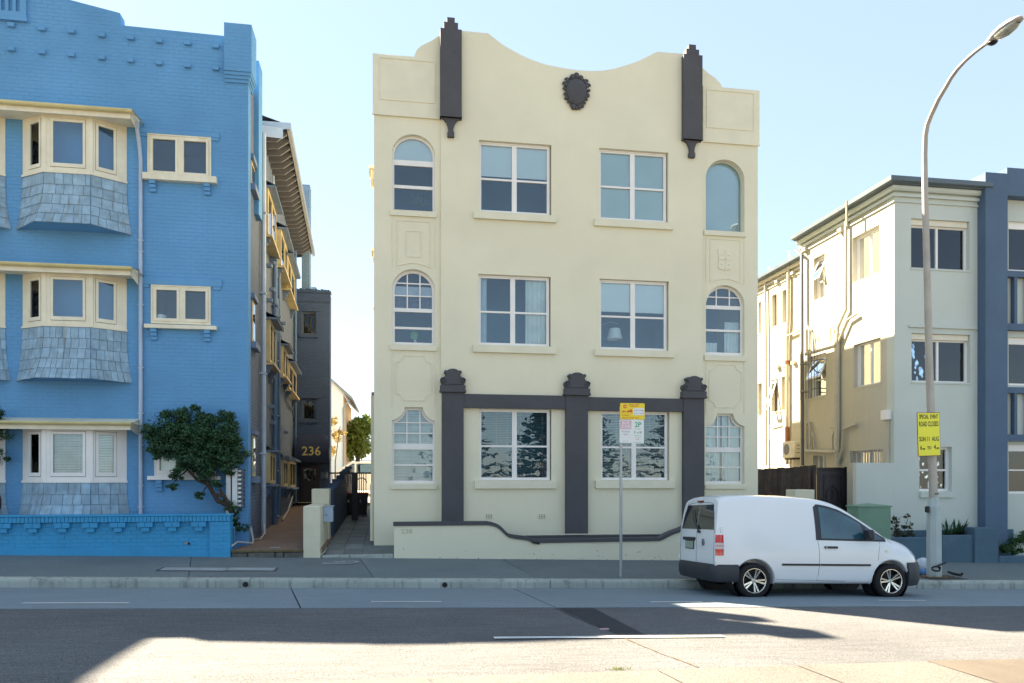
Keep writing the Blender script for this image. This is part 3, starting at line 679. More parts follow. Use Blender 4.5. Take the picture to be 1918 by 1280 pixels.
inR1 = ogee(wr0,wr1,R1[0],R1[1],cr0,cr1,R1[2],inset=fi)
w_ = shaped_window(cb, front(YB), oR1, inR1, [(-99,99,T(903)+.02,T(876.5)),(-99,99,T(874),T(847))] + cells(wr0+fi,wr1-fi,(0,.33,.67,1),T(838),T(779),(0,.33,.66,1)), rec=.12)
sill2(w_,0,1321,1397.5,908,916)
curtain(w_, front(YB), wr0+.04,(wr0+wr1)/2-.04,T(905),T(776),.22,mat('net_curtain',(.72,.75,.70)),5,.025)
curtain(w_, front(YB), (wr0+wr1)/2+.02,wr1-.02,T(905),T(776),.22,mat('net_curtain',(.72,.75,.70)),5,.025)
# left side fittings that stick out into the alley
mb = MB(); mb.box(XL0-.10,XL0,YB+1.0,YB+1.25,ZB+1.3,Z_(697,890,YB)+2.0-0); mb.build('pipe_chase', CREAM, cb)
DP = mat('grey_downpipe', (.20,.24,.28), .5, .1, 2)
MB().tube([(XL0-.06,19.6,.5),(XL0-.06,19.6,Z_(697,735,19.6))], .045).build('downpipe', DP, cb)
MB().tube([(XL0-.05,18.25,.55),(XL0-.05,18.25,Z_(697,908,18.25))], .05).build('drain_pipe', CREAMT, cb)
BOX = mat('sunlit_box_paint', (.75,.66,.45), .8, .08, 3)
for (u,v0,v1,Y_) in ((688,310,335,21.0),(690,465,482,23.5),(691,572,582,26.0),(692,632,640,28.0)):
    x = XL0-.17; z1 = EYE+(CY-v0)*dep(x,Y_)/FPX; mb = MB(); hh=(v1-v0)*dep(x,Y_)/FPX
    mb.box(x-.04,XL0,Y_,Y_+.7,z1-.08,z1); mb.box(x,XL0,Y_+.05,Y_+.65,z1-hh,z1-.08); mb.build('window_box', BOX, cb)
for (Y_,z0,z1) in ((20.2,1.5,3.6),(20.2,6.6,7.8),(22.4,1.5,5.5),(24.8,1.5,7)):
    B(XL0-.05,XL0,Y_,Y_+.08,z0,z1).build('downpipe', mat('dark_downpipe',(.10,.08,.12)), cb)

# ------------------------------------------------------------------ low wall in front of the centre building
YW = 17.2; YWb = 17.42
prof_t = [(738,985),(905,984),(914,984),(922,985.5),(930,988),(936,992),(941,997),(947,1003),(954,1007.5),(967,1010),(980,1011.5),(988,1013),(996,1016),(1006,1017.5),(1235,1013.5),(1243,1010.5),(1252,1005.5),(1262,1001),(1272,997.5),(1282,993.5),(1292,987),(1302,982.5),(1318,981),(1400,981)]
TP = pts(prof_t, YW); z_hi = TP[1][1]; TP[0] = (TP[0][0], z_hi)
x0w, x1w = TP[0][0], TP[-1][0]
gw = thing('garden_wall', ((x0w+x1w)/2, YW, .2), 'low cream rendered wall with a dipping charcoal coping and the number 238', 'wall')
MB().plate([(x0w,-.25-S*x0w+.2),(x1w,-.25-S*x1w+.2)] + TP[::-1], [], 0, .22, front(YW)).build('wall', CREAM, gw)
ct = [(a,b) for a,b in TP]; th = .085
cp = [(a-(.02 if i==0 else 0),b+.001) for i,(a,b) in enumerate(ct)]; up_ = []
for i,(a,b) in enumerate(cp):
    p = Vector(cp[max(0,i-1)]); q = Vector(cp[min(len(cp)-1,i+1)]); d = (q-p).normalized(); up_.append((a-d.y*th*.6, b+d.x*th))
MB().plate(cp + up_[::-1], [], -.03, .25, front(YW)).build('coping', DARK, gw)
mb = MB(); tx,tz = Q(751,999,YW); 
text_mesh(mb, '238', .15, lambda x,y,d: (tx+x, YW-.0065, tz+y-.01), sx=1.15, bold=.002); 
mb.build('number', mat('faded_number',(.52,.50,.36),.9,.1,3), gw)
mb = MB()
for k in range(40):
    x = random.uniform(x0w+.1, x0w+6.5); z = G(x,17.2)+.25+0*random.random(); r_ = random.uniform(.004,.014)
    z = .235 - S*x + (random.random()**2)*.22; mb.lathe([(0,0),(r_,0)], 6, Matrix.Translation((x,YW-.0015,z)) @ Matrix.Rotation(R(90),4,'X'))
tag(mb.build('chipped_paint', mat('chip',(.10,.09,.07),.9), gw), kind='stuff')
B(x0w+2.2, c3[1]+.1, YC-.42, YC-.142, .50, Z_(1100,1003.5,YC-.4)).build('back_ledge', DARK, gw)
MB().tube([(X_(1010,YW),YW-.02,TP[13][1]-.01),(X_(996,YW),YW-.04,TP[12][1]+.0)], [.028,.02], 7).build('pipe_end', BLACK, gw)
MB().tube([(X_(988,YC-.45),YC-.45,Z_(988,1001.5,YC-.45)),(X_(1280,YC-.45),YC-.45,Z_(1280,1000,YC-.45))], .012, 6).build('water_pipe', CREAMT, gw)
# ================================================================== BLUE BUILDING
YU = 18.0; AX = -8.25; BX1 = X_(465,YU); BX0 = 2*AX-BX1; ZBU = .45
KS = math.tan(R(2.57))                                            # its side wall runs back slightly to the left
def bside(Y): return BX1 - KS*(Y-YU)
bb = thing('apartment_building', (AX, YU, ZBU), 'blue painted brick apartment block with shingled bay windows under yellowed gutters', 'building')
def bz(u,v): return Z_(u,v,YU)
zt0 = bz(418,68); zt1 = bz(227,47.5); zs1 = bz(222.8,24.4); xs1 = X_(224.5,YU); zpk = bz(131,0)+.25*(X_(131,YU)-AX)*.55
x131 = X_(131,YU); slope = (bz(131,0)-zs1)/(x131-xs1)
zpk = zs1 + slope*(AX+.9-xs1)
top_r = [(BX1,zt0),(xs1+.02,zt1),(xs1,zs1),(AX+.9,zpk)]
top_l = [(2*AX-a,b) for a,b in top_r[::-1]]
def blue_top(x):
    if x < AX: x = 2*AX-x
    if x > xs1: return min(zt0,zt1)
    if x > AX+.9: return zs1 + (zpk-zs1)*(xs1-x)/(xs1-AX-.9)
    return zpk
SW = [(277,396,255,334),(283.5,395,536,608),(290,405,820,892)]      # small casement windows
SR = [(X_(a,YU),X_(b,YU),Z_((a+b)/2,d,YU),Z_((a+b)/2,c,YU)) for a,b,c,d in SW]
MB().plate([(BX0,ZBU-.2),(BX1,ZBU-.2)]+top_r+top_l, [rect(*r_) for r_ in SR], 0, .3, front(YU)).build('wall', BLUEB, bb)
# bays: each bay (u edge left, u edge right, front u0, u1, v sash bottom etc.)
PB = .40
bayx = [(-8.06,-5.91),(-10.56,-8.41),(-13.0,-10.9)]
lev = [dict(zb=8.67,zt=None,sk=7.42),dict(zb=0,zt=0,sk=0),dict(zb=0,zt=0,sk=0)]
def zf(u,v,Y): return Z_(u,v,Y)
YF = YU-PB
levels = [ (zf(128,323,YF), zf(128,221,YF), zf(126,417,YF-.25)), (zf(135,610,YF), zf(135,517,YF), zf(130,708,YF-.25)), (zf(140,902,YF), zf(140,806,YF), zf(140,985,YF-.22)) ]
# awning roofs with gutters over each storey of bays
aw = [ (237,207,266,.13), (516,502,268,.13), (800,793,268,.13) ]
WIN_EXCL = [ (r_[0],r_[1],r_[2],r_[3]) for r_ in SR ]
BRW, BRH = .232, .0765
excl = list(WIN_EXCL)
for (a,b) in bayx:
    for (z0,z1,zk) in levels: excl.append((a-.02,b+.02,zk+.05,z1+.1))
def bricks(x0, x1, z0, z1, Y, excl, topf, parent, m, nparts, wins, proud=.0035, gap=.0085, hbox=None, skewz=0.0):
    """running-bond bricks; the best placed become single parts, the rest one joined part"""
    pitch, ch = BRW+.009, BRH+.0095; rows = int((z1-z0)/ch)+1; full = []; mb = MB()
    for r_ in range(rows):
        za = z0+r_*ch; zb_ = za+BRH
        x = x0 - (pitch/2 if r_%2 else 0)
        while x < x1:
            a = max(x, x0); b = min(x+BRW, x1); x += pitch
            if b-a < .03: continue
            if topf and zb_ > min(topf(a),topf(b))-.002: continue
            segs = [(a,b)]
            for e in excl:
                if zb_ <= e[2] or za >= e[3]: continue
                ns = []
                for s0,s1 in segs:
                    if s1 <= e[0] or s0 >= e[1]: ns.append((s0,s1)); continue
                    if s0 < e[0]-.03: ns.append((s0,e[0]-.004))
                    if s1 > e[1]+.03: ns.append((e[1]+.004,s1))
                segs = ns
            for s0,s1 in segs:
                pr = proud + random.uniform(-.0012,.0012)
                if abs(s1-s0-BRW) < 1e-4 and any(w0<=s0 and s1<=w1 and q0<=za and zb_<=q1 for w0,w1,q0,q1 in wins) and len(full) < nparts: full.append((s0,za,pr))
                else:
                    e_ = .003
                    mb.add([(s0,Y,za),(s1,Y,za),(s1,Y,zb_),(s0,Y,zb_),(s0+e_,Y-pr,za+e_),(s1-e_,Y-pr,za+e_),(s1-e_,Y-pr,zb_-e_),(s0+e_,Y-pr,zb_-e_)],
                       [(4,5,6,7),(0,1,5,4),(1,2,6,5),(2,3,7,6),(3,0,4,7)])
    if mb.v: tag(mb.build('brickwork', m, parent), kind='stuff')
    e_ = .003; one = MB().add([(0,0,0),(BRW,0,0),(BRW,0,BRH),(0,0,BRH),(e_,-.0035,e_),(BRW-e_,-.0035,e_),(BRW-e_,-.0035,BRH-e_),(e_,-.0035,BRH-e_)],[(4,5,6,7),(0,1,5,4),(1,2,6,5),(2,3,7,6),(3,0,4,7)])
    off = origin_of(parent); proto = None
    for (bx,bz_,pr) in full:
        if proto is None:
            me = bpy.data.meshes.new('brick'); me.from_pydata(one.v, [], one.f); me.materials.append(m); proto = me
        o = link('brick', proto, parent); o.location = (bx-off.x, Y-off.y-(pr-.0035), bz_-off.z)
bricks(BX0, BX1, ZBU-.1, 13, YU, excl, blue_top, bb, BLUE, 285, [(X_(278,YU),X_(463,YU),Z_(400,535,YU),Z_(400,362,YU)),(X_(278,YU),X_(463,YU),Z_(400,725,YU),Z_(400,640,YU))])
# parapet pier at the corner
px0, px1 = X_(419.5,YU-.12), X_(466,YU-.12); 
mb = MB(); ptz = Z_(443,44,YU-.12); pbz = Z_(443,133,YU-.12)
mb.box(px0,px1+.06,YU-.12,YU+.5,pbz,ptz); 
for k in range(3): mb.box(px0,px1+.045-.03*k,YU-.095+.028*k,YU+.47,pbz-.075*(k+1),pbz-.075*k-.001)
mb.build('parapet_pier', BLUE, bb)
bricks(px0,px1+.06,pbz,ptz,YU-.12,[],lambda x: ptz,bb,BLUE,0,[])
mb = MB(); mb.box(px1-.35,px1+.03,19.0,19.5,8.5,Z_(482,122,19.2)); mb.build('chimney', BLUEB, bb)
# projecting header blocks: two rows
hp = [u for u in (20,78,133,190,244,298,351,404)]
for vrow in ((46,53,58,65,70,76,80,86),(91,97,102,107.5,112.5,117.5,122.5,127.5)):
    for u,v in zip(hp,vrow):
        x,z = Q(u,v,YU-.06)
        MB().rbox(x-.07,x+.07,YU-.075,YU-.0005,z-.045,z+.045,.006).build('header_block', BLUE, bb)
for u,v in ((-38,38),(-96,30)):
    x,z = Q(u,v,YU-.06); MB().rbox(x-.07,x+.07,YU-.075,YU-.0005,z-.045,z+.045,.006).build('header_block', BLUE, bb)
# panel with slots high in the gable
x1_ = X_(49,YU-.05); x0_ = 2*AX+.0-x1_-.35; z0_ = Z_(25,35,YU-.05); z1_ = z0_+.60
mb = MB(); mb.plate(rect(x0_,x1_,z0_,z1_), [rect(x0_+.12+(x1_-x0_-.18)*k/5, x0_+.12+(x1_-x0_-.18)*(k+.55)/5, z0_+.16, z1_-.12) for k in range(5)], -.06,-.001, front(YU)); mb.box(x0_-.03,x1_+.03,YU-.085,YU-.001,z0_-.05,z0_+.02)
mb.build('gable_panel', BLUE, bb)
# bay windows
def bay(xa_,xb_,z0,z1,zk,nrow,tilew,openc=False,ground=False):
    xc = (xa_+xb_)/2; fw_ = .47; e = .60 if True else 0
    pl = [(xa_,YU),(xc-fw_,YF),(xc+fw_,YF),(xb_,YU)]
    base = MB()
    for (p,q) in zip(pl,pl[1:]):
        pass
    w0 = None
    def facemap(p,q):
        d = Vector((q[0]-p[0],q[1]-p[1],0)); L_ = d.length; d.normalize(); nrm = Vector((d.y,-d.x,0))
        return L_, (lambda a,b,dd: (p[0]+d.x*a-nrm.x*dd, p[1]+d.y*a-nrm.y*dd, b))
    bwp = MB(); 
    # head and foot rails + soffit box
    bwp.add([(x,y,z0-.001) for x,y in pl]+[(x,y,z0-.05) for x,y in pl],[(0,1,2,3),(4,7,6,5),(0,4,5,1),(1,5,6,2),(2,6,7,3)])
    w_ = None
    frames = []
    L0,m0 = facemap(pl[0],pl[1]); L1_,m1 = facemap(pl[1],pl[2]); L2_,m2 = facemap(pl[2],pl[3])
    fr = MB(); zt_ = z1+.08; H = zt_-z0
    specs = [(L0,m0,.20,L0-.10),(L1_,m1,.12,L1_-.10),(L2_,m2,.09,L2_-.21)]
    hl_ = []
    for L_,mp,a0,a1 in specs:
        h = rect(a0,a1,z0+.10,zt_-.10); fr.plate(rect(0,L_,z0,zt_),[h],0,.07,mp); hl_.append((mp,a0,a1))
    fr.add([(x,y,z0+.001) for x,y in pl]+[(x,y,zt_) for x,y in pl],[(0,1,2,3),(4,5,6,7)])
    for i in (1,2): x,y = pl[i]; fr.box(x-.045,x+.045,y-.008,y+.05,z0,zt_)
    fr.add([(x*1.0+(x-xc)*.02,y-.02,z0+.02) for x,y in pl]+[(x+(x-xc)*.02,y-.02,z0-.03) for x,y in pl],[(0,4,5,1),(1,5,6,2),(2,6,7,3),(0,1,2,3)])
    WM = WHITEP if ground else CREAMW
    w_ = fr.build('bay_window', WM, bb)
    for k,(mp,a0,a1) in enumerate(hl_):
        sf = MB(); f_ = .06; za,zb2 = z0+.11,zt_-.11; dd = .02
        sf.plate(rect(a0+.008,a1-.008,za,zb2),[rect(a0+f_,a1-f_,za+f_+.02,zb2-f_)],-.012,.035,mp); sf.build('casement', WM, w_)
        MB().plate(rect(a0+f_-.003,a1-f_+.003,za+f_+.01,zb2-f_+.003),[],.01,.014,mp).build('pane', GLASS if not ground else GLASS, w_)
        if ground: venetian(w_, mp, a0+f_, a1-f_, za+.08, zb2-.05, .06, MATS.get('white_slats'), .036, .014)
    room(bb, front(YU), xa_+.35, xb_-.35, z0, zt_, .01, 1.5, e=.2, m=MATS['room_wall'])
    # back face of the bay: opening toward the room is dark; shingle skirt
    rows = nrow; flare = [0,.01,.03,.07,.13,.22,.30]
    skb = MB(); sk_base = []
    for r_ in range(rows+1):
        t = r_/rows; o_ = .24*t**2.2; z = z0-.035+(zk-z0+.035)*t
        sk_base.append([(pl[0][0]-o_*.45,YU),(pl[1][0]-o_*.35,YF-o_),(pl[2][0]+o_*.35,YF-o_),(pl[3][0]+o_*.45,YU)]+[z])
    for r_ in range(rows):
        A_ = sk_base[r_]; C_ = sk_base[r_+1]
        skb.add([(x,y,A_[4]) for x,y in A_[:4]]+[(x,y,C_[4]) for x,y in C_[:4]],[(0,4,5,1),(1,5,6,2),(2,6,7,3)])
    C_ = sk_base[-1]; skb.add([(x,y,C_[4]+.01) for x,y in C_[:4]],[(0,1,2,3)])
    skt = skb.build('skirt_backing', BLUEB, w_)
    for r_ in range(rows):
        A_ = sk_base[r_]; C_ = sk_base[r_+1]
        for f in range(3):
            a0=Vector((*A_[f],A_[4])); a1=Vector((*A_[f+1],A_[4])); c0=Vector((*C_[f],C_[4])); c1_=Vector((*C_[f+1],C_[4]))
            nn = (a1-a0).cross(c0-a0).normalized(); nn = nn if nn.y<0 else -nn
            Lt = (c1_-c0).length; k = 0.0; cutsx=[0]
            while cutsx[-1] < 1:
                cutsx.append(cutsx[-1]+tilew*random.uniform(.75,1.3)/Lt)
                if cutsx[-1] > 1-.45*tilew/Lt: cutsx[-1]=1.0
            for s0,s1 in zip(cutsx,cutsx[1:]):
                g=.005/Lt; s0+=g; s1-=g; dz=random.uniform(-.012,.012); tl=random.uniform(0,.006)
                p = lambda s,t_,o2: (a0.lerp(a1,s)).lerp(c0.lerp(c1_,s),t_)+nn*o2
                v8=[p(s0,-.04,.004),p(s1,-.04,.004),p(s1,1+.06+dz,.022+tl),p(s0,1+.06+dz,.022+tl),p(s1,1+.06+dz,.006),p(s0,1+.06+dz,.006),p(s0,-.04,0),p(s1,-.04,0)]
                MB().add(v8,[(0,3,2,1),(3,5,4,2),(0,6,5,3),(1,2,4,7)]).build('shingle',SHING,w_)
    # row of scallops under the window rail
    return w_
for bi,(xa_,xb_) in enumerate(bayx[:2]):
    for li,(z0,z1,zk) in enumerate(levels):
        bay(xa_,xb_,z0,z1,zk,(5,5,4)[li],(.20,.135,.20)[li],ground=(li==2))
awx1 = X_(266,YU)
for li,(vw,vf,uu,hh) in enumerate(aw):
    zt_ = Z_(249,(207,501,791)[li],YU-.62); x1a = awx1; x0a = -13.4
    mb = MB(); 
    mb.add([(x0a,YU-.58,zt_-.02),(x1a-.03,YU-.58,zt_-.02),(x1a-.03,YU,zt_+.12),(x0a,YU,zt_+.12)],[(0,1,2,3)])
    mb.add([(x0a,YU-.56,zt_-.14),(x1a-.06,YU-.56,zt_-.14),(x1a-.06,YU,zt_-.10),(x0a,YU,zt_-.10)],[(0,1,2,3)])
    a_ = mb.build('awning', CREAMW, bb)
    mb = MB(); mb.box(x0a,x1a-.05,YU-.585,YU-.555,zt_-.17,zt_-.04)
    mb.add([(x1a-.05,YU-.585,zt_-.17),(x1a-.05,YU-.585,zt_-.02),(x1a-.05,YU,zt_+.10),(x1a-.05,YU,zt_-.22),(x1a-.05,YU-.1,zt_-.26)],[(0,1,2,3,4)])
    mb.build('fascia', CREAMW, a_)
    mb = MB(); n_=8
    prf=[(YU-.59-.055+.055*math.cos(math.pi*k/n_), zt_-.02-.055*math.sin(math.pi*k/n_)) for k in range(n_+1)]
    prf=[(prf[0][0],prf[0][1]+.01)]+prf+[(prf[-1][0],prf[-1][1]+.015)]
    for (ya,za),(yb,zb_) in zip(prf,prf[1:]): mb.add([(x0a,ya,za),(x1a,ya,za),(x1a,yb,zb_),(x0a,yb,zb_)],[(0,1,2,3)])
    mb.poly([(x1a,y,z) for y,z in prf])
    # return of the gutter back to the wall
    mb.add([(x1a-.001,YU-.70,zt_-.0),(x1a+.05,YU-.62,zt_-.03),(x1a+.05,YU,zt_-.03),(x1a-.001,YU,zt_)],[(0,1,2,3)])
    mb.build('gutter', GUTTER, a_, smooth=True)
# downpipe in three runs with brackets
dpx = X_(263,YU-.08)
mb = MB(); mb.tube([(awx1-.03,YU-.30,Z_(258,240,YU)),(dpx-.03,YU-.2,Z_(258,250,YU)),(dpx-.02,YU-.10,Z_(258,272,YU)),(dpx,YU-.07,Z_(262,300,YU)),(dpx,YU-.07,.55)], .042, 8)
for v in (452,473,573,690,775,834,910,950): mb.rbox(dpx-.06,dpx+.06,YU-.085,YU,Z_(263,v,YU)-.012,Z_(263,v,YU)+.012,.003)
mb.build('downpipe', PIPEB, bb, smooth=True)
# casement windows with sill, brackets and lintel
for i,r_ in enumerate(SR):
    a0,a1,b0,b1 = r_; m_ = CREAMW if i < 2 else WHITEP
    w_,cc,rr = win(bb, front(YU), a0,a1,b0,b1, cols=(0,.5,1), rows=(0,1), fw=.055, mw=.07, rec=-.02, m=m_)
    for x0,x1 in cc:
        MB().plate(rect(x0+.002,x1-.002,rr[0][0]+.002,rr[0][1]-.002),[rect(x0+.055,x1-.055,rr[0][0]+.07,rr[0][1]-.055)],-.035,.02,front(YU)).build('casement', m_, w_)
        if i==2: blind(w_, front(YU), x0,x1,rr[0][0],rr[0][1],.1)
    u0,u1,v0,v1 = ((267,405,327,339),(270,405,609,616),(276,412,892,899))[i]; Ys=YU-.12
    sill(w_, front(YU), X_(u0,Ys),X_(u1,Ys),Z_((u0+u1)/2,v1,Ys),Z_((u0+u1)/2,v0,Ys),.14, m_)
    for uc in ((286,388),(288,388),(298,398))[i]:
        mb = MB(); x = X_(uc,YU-.06); zz = Z_((u0+u1)/2,v1,Ys)+ (0.0)
        for k in range(3): mb.rbox(x-.065,x+.065,YU-.12+.03*k,YU-.002,zz-.085*(k+1),zz-.085*k-.006,.004)
        mb.build('bracket', BLUE, w_)
    if i < 2:
        u0,u1,v0,v1 = ((262,412,246,264),(266,416,522,544))[i]; x0,x1=X_(u0,YU),X_(u1,YU); zc=Z_((u0+u1)/2,v1,YU); zd=Z_((u0+u1)/2,v0,YU); zc=max(zc,r_[3]+.004)
        mb = MB(); mb.rbox(x0,x1,YU-.035,YU-.001,zc,zd,.006); mb.rbox(x1-.2,x1-.02,YU-.03,YU-.001,zc-.07,zc-.002,.005); mb.rbox(x0,x0+.16,YU-.03,YU-.001,zc-.07,zc-.002,.005); mb.build('lintel', BLUE, w_)
# a bowl and cup on the sills inside
def small(name, u, v, Y, prof_, m, label, cat):
    x,z = Q(u,v,Y); o = MB().lathe(prof_, 16, Matrix.Translation((x,Y,z))).build(name, m, smooth=True); top_obj(o,(x,Y,z)); tag(o,label,cat)
CER = mat('white_ceramic', (.8,.8,.78), .3, .03)
small('bowl', 303, 601.5, YU+.12, [(0,0),(.07,0),(.105,.03),(.105,.13),(.09,.135),(.085,.05),(0,.04)], CER, 'white round bowl behind the pane of the middle small casement window of the blue building', 'bowl')
small('cup', 136, 603, YU-.22, [(0,0),(.035,0),(.045,.07),(.038,.07),(0,.01)], CER, 'small white cup inside the middle-storey bay window of the blue building', 'cup')
# side wall, eaves and roof
YE = 32.0; ys_ = 18.3
def smap(a,b,d): return (bside(a)-d, a, b)
mb = MB(); mb.plate(rect(ys_+.001,YE,ZBU-.2,Z_(490,232,20.5)+.02),[],0,.3,smap); 
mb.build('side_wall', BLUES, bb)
mb = MB(); mb.add([(BX0+.1,YU+.3,0),(BX0+.1,YE,0),(BX0+.1,YE,11.2),(BX0+.1,YU+.3,11.2),(bside(YE),YE,0),(bside(YE),YE,11.2)],[(0,1,2,3),(1,4,5,2)])
mb.build('rear_wall', BLUEB, bb)
zev = Z_(490,236,20.5); OH=.64
mb = MB(); xe = lambda y: bside(y)+OH
mb.add([(BX0,YU+.3,zev+.2),(bside(YU+.3)-.1,YU+.3,zev+.2),(bside(YE)-.1,YE,zev+.2),(BX0,YE,zev+.2)],[(0,1,2,3)])
mb.add([(bside(20.5)-3,20.5,zev+1.2),(xe(20.5),20.5,zev+.09),(xe(YE),YE,zev+.09),(bside(YE)-3,YE,zev+1.2),(xe(20.5),20.5,zev+.05),(xe(YE),YE,zev+.05),(bside(20.5)-.2,20.5,zev+.05),(bside(YE)-.2,YE,zev+.05)],[(0,1,2,3),(1,4,5,2),(4,6,7,5)])
rf = mb.build('roof', mat('roof_boards',(.16,.17,.18),.8,.1), bb)
MB().add([(xe(y)+e,y,z) for y in (20.5,YE) for e,z in ((0,zev-.05),(.09,zev-.03),(.10,zev+.11),(0,zev+.12))],[(0,1,5,4),(1,2,6,5),(2,3,7,6),(0,3,2,1),(4,5,6,7)]).build('gutter', mat('grey_gutter',(.24,.25,.26),.5,.1), rf)
MB().add([(bside(20.48)-.1,20.49,zev-.14),(xe(20.48)+.1,20.49,zev-.03),(xe(20.48)+.1,20.49,zev+.13),(bside(20.48)-.1,20.49,zev+.13)],[(0,1,2,3)]).build('barge_board', PIPEB, rf)
MB().add([(bside(20.4)-.1,20.3,zev-.35),(xe(20.4)-.1,20.45,zev-.32),(xe(20.4)-.1,20.45,zev-.05),(bside(20.4)-.1,20.3,zev-.05)],[(0,1,2,3)]).build('barge_board', PIPEB, rf)
RAFT = mat('pale_rafter', (.13,.125,.13), .7, .12, 3)
for k in range(25):
    y = 20.75+k*(YE-21)/25; x0 = bside(y); mb = MB()
    P = [(x0-.05,zev-.30),(x0+OH*.55,zev-.27),(x0+OH-.03,zev-.08),(x0+OH-.03,zev+.03),(x0-.05,zev+.03)]
    mb.plate(P,[],0,.06,(lambda a,b,d,y=y:(a,y+d,b))); mb.build('rafter', RAFT, rf)
# box windows up the side wall, hoods, brackets
BH = mat('blue_grey_hood', (.16,.22,.33), .7, .1, 3)
def ybs(u):                                                    # depth at which the slanted side wall stands in a column
    r_ = rx(u); return (BX1+KS*YU)/(r_+KS)
def zs_(u,v): Y=ybs(u); return EYE+(CY-v)*dep(bside(Y),Y)/FPX
boxes = [(489,510,360,447),(515,535,438,505),(528,548,486,548),(493,510,603,683),(519,534,652,708),(532,551,684,733),(493,509,848,907),(520,534,862,912),(533,549,864,914)]
for i,(u0,u1,vt,vb) in enumerate(boxes):
    y0,y1 = ybs(u0+1),ybs(u1-4); y1=max(y1,y0+.7); pr_=.17; uc=u0+4; zt_=zs_(uc,vt); zb_=zs_(uc,vb)
    mx = lambda a,b,d: (bside(a)-d,a,b)
    fr = MB(); fr.plate(rect(y0,y1,zb_,zt_),[rect(y0+.09+(y1-y0-.1)*k/2,y0+(y1-y0)/2*(k+1)-.07,zb_+.1,zt_-.1) for k in range(2)],-pr_,-pr_+.05,mx)
    for ya in (y0,y1-.04): fr.plate([(0,zb_),(pr_-.05,zb_),(pr_-.05,zt_),(0,zt_)],[],0,.04,lambda a,b,d,ya=ya:(bside(ya)+a,ya+d,b))
    fr.plate(rect(y0,y1,zb_,zb_+.03),[],-pr_,0,mx)
    w_ = fr.build('box_window', YEL, bb)
    for k in range(2): MB().plate(rect(y0+.085+(y1-y0-.1)*k/2,y0+(y1-y0)/2*(k+1)-.065,zb_+.09,zt_-.09),[],-pr_+.02,-pr_+.025,mx).build('pane', GLASSD, w_)
    MB().plate([(y0-.05,zt_),(y1+.05,zt_),(y1+.05,zt_+.05),(y0-.05,zt_+.05)],[],-.36,0,mx).add([mx(y0-.06,zt_+.05,-.38),mx(y1+.06,zt_+.05,-.38),mx(y1+.06,zt_+.22,0),mx(y0-.06,zt_+.22,0)],[(0,1,2,3)]).build('hood', BH, w_)
    MB().plate(rect(y0-.06,y1+.06,zb_-.06,zb_-.002),[],-.28,0,mx).build('sill', YEL if i<6 else BH, w_)
    for ya in (y0+.1,y1-.16):
        mb = MB()
        for k in range(3): mb.plate(rect(ya,ya+.1,zb_-.06-.1*(k+1),zb_-.065-.1*k),[],-.2+.06*k,0,mx)
        mb.build('bracket', BH, w_)
for (u0,u1,vt,vb) in ((470,476.5,300,345),(471.5,477,560,640),(472.5,478,815,892)):
    y0,y1=ybs(u0),ybs(u1); zt_=zs_(u0,vt); zb_=zs_(u0,vb); mx=lambda a,b,d:(bside(a)-d,a,b)
    w_=MB().plate(rect(y0,y1,zb_,zt_),[],-.015,-.002,mx).build('window', YEL, bb)
    MB().plate(rect(y0+.08,y1-.08,zb_+.08,zt_-.08),[],-.02,-.016,mx).build('pane', GLASSD, w_)
    MB().plate(rect(y0-.1,y1+.12,zb_-.16,zb_-.01),[],-.12,0,mx).build('sill', BH, w_)
    MB().plate(rect(y0-.1,y1+.12,zt_+.01,zt_+.12),[],-.08,0,mx).build('lintel', BH, w_)
def spipe(u,vt,vb,r_,m,name='downpipe',off=.09):
    Y=ybs(u-3); x=bside(Y)+off; z1=EYE+(CY-vt)*dep(x,Y)/FPX; z0=EYE+(CY-vb)*dep(x,Y)/FPX
    mb=MB(); mb.tube([(x,Y,z0),(x,Y,z1)],r_,8)
    for k in range(1,5): zz=z0+(z1-z0)*k/5; mb.rbox(bside(Y)-.01,x+r_*1.2,Y-.02-r_,Y+.02+r_,zz-.02,zz+.02,.003)
    mb.build(name,m,bb,smooth=True)
spipe(490,250,1000,.062,PIPEB); spipe(512,470,985,.075,PIPED); spipe(520,500,972,.05,PIPED); spipe(509,330,420,.03,PIPEB); spipe(552,470,948,.05,PIPED); spipe(516,560,640,.05,PIPED)
for (u,v) in ((499,440+60),(500,565),(524,620),(527,608),(503,765),(506,795),(532,812),(505,545)):
    Y=ybs(u); z=zs_(u,v); MB().rbox(bside(Y),bside(Y)+.14,Y,Y+.12,z,z+.1,.01).build('vent_cowl', BH, bb)
for pts_ in (((521,620),(528,650),(540,680),(546,740)),((520,705),(530,745),(545,770),(549,800)),((523,722),(535,760),(548,772))):
    MB().tube([(bside(ybs(u))+.05,ybs(u),zs_(u,v)) for u,v in pts_],.012,5).build('cable', BLACK, bb)
# neighbour out of frame whose shadow falls over the left of the road
nb = thing('apartment_building', (-18,18.6,.6), 'tall rendered apartment block to the left of the blue building, just outside the picture', 'building')
B(-24,-13.25,18.6,31,.3,15.4).build('wall', SIDEC, nb); B(-24.1,-13.15,18.5,31.1,15.4,15.6).build('parapet', SLATE, nb)
mb=MB(); 
for k in range(3):
    for j in range(4): mb.plate(rect(-23+j*2.4,-21.6+j*2.4,1.6+3.6*k,3.2+3.6*k),[],-.03,-.001,front(18.6))
mb.build('windows', GLASSD, nb)

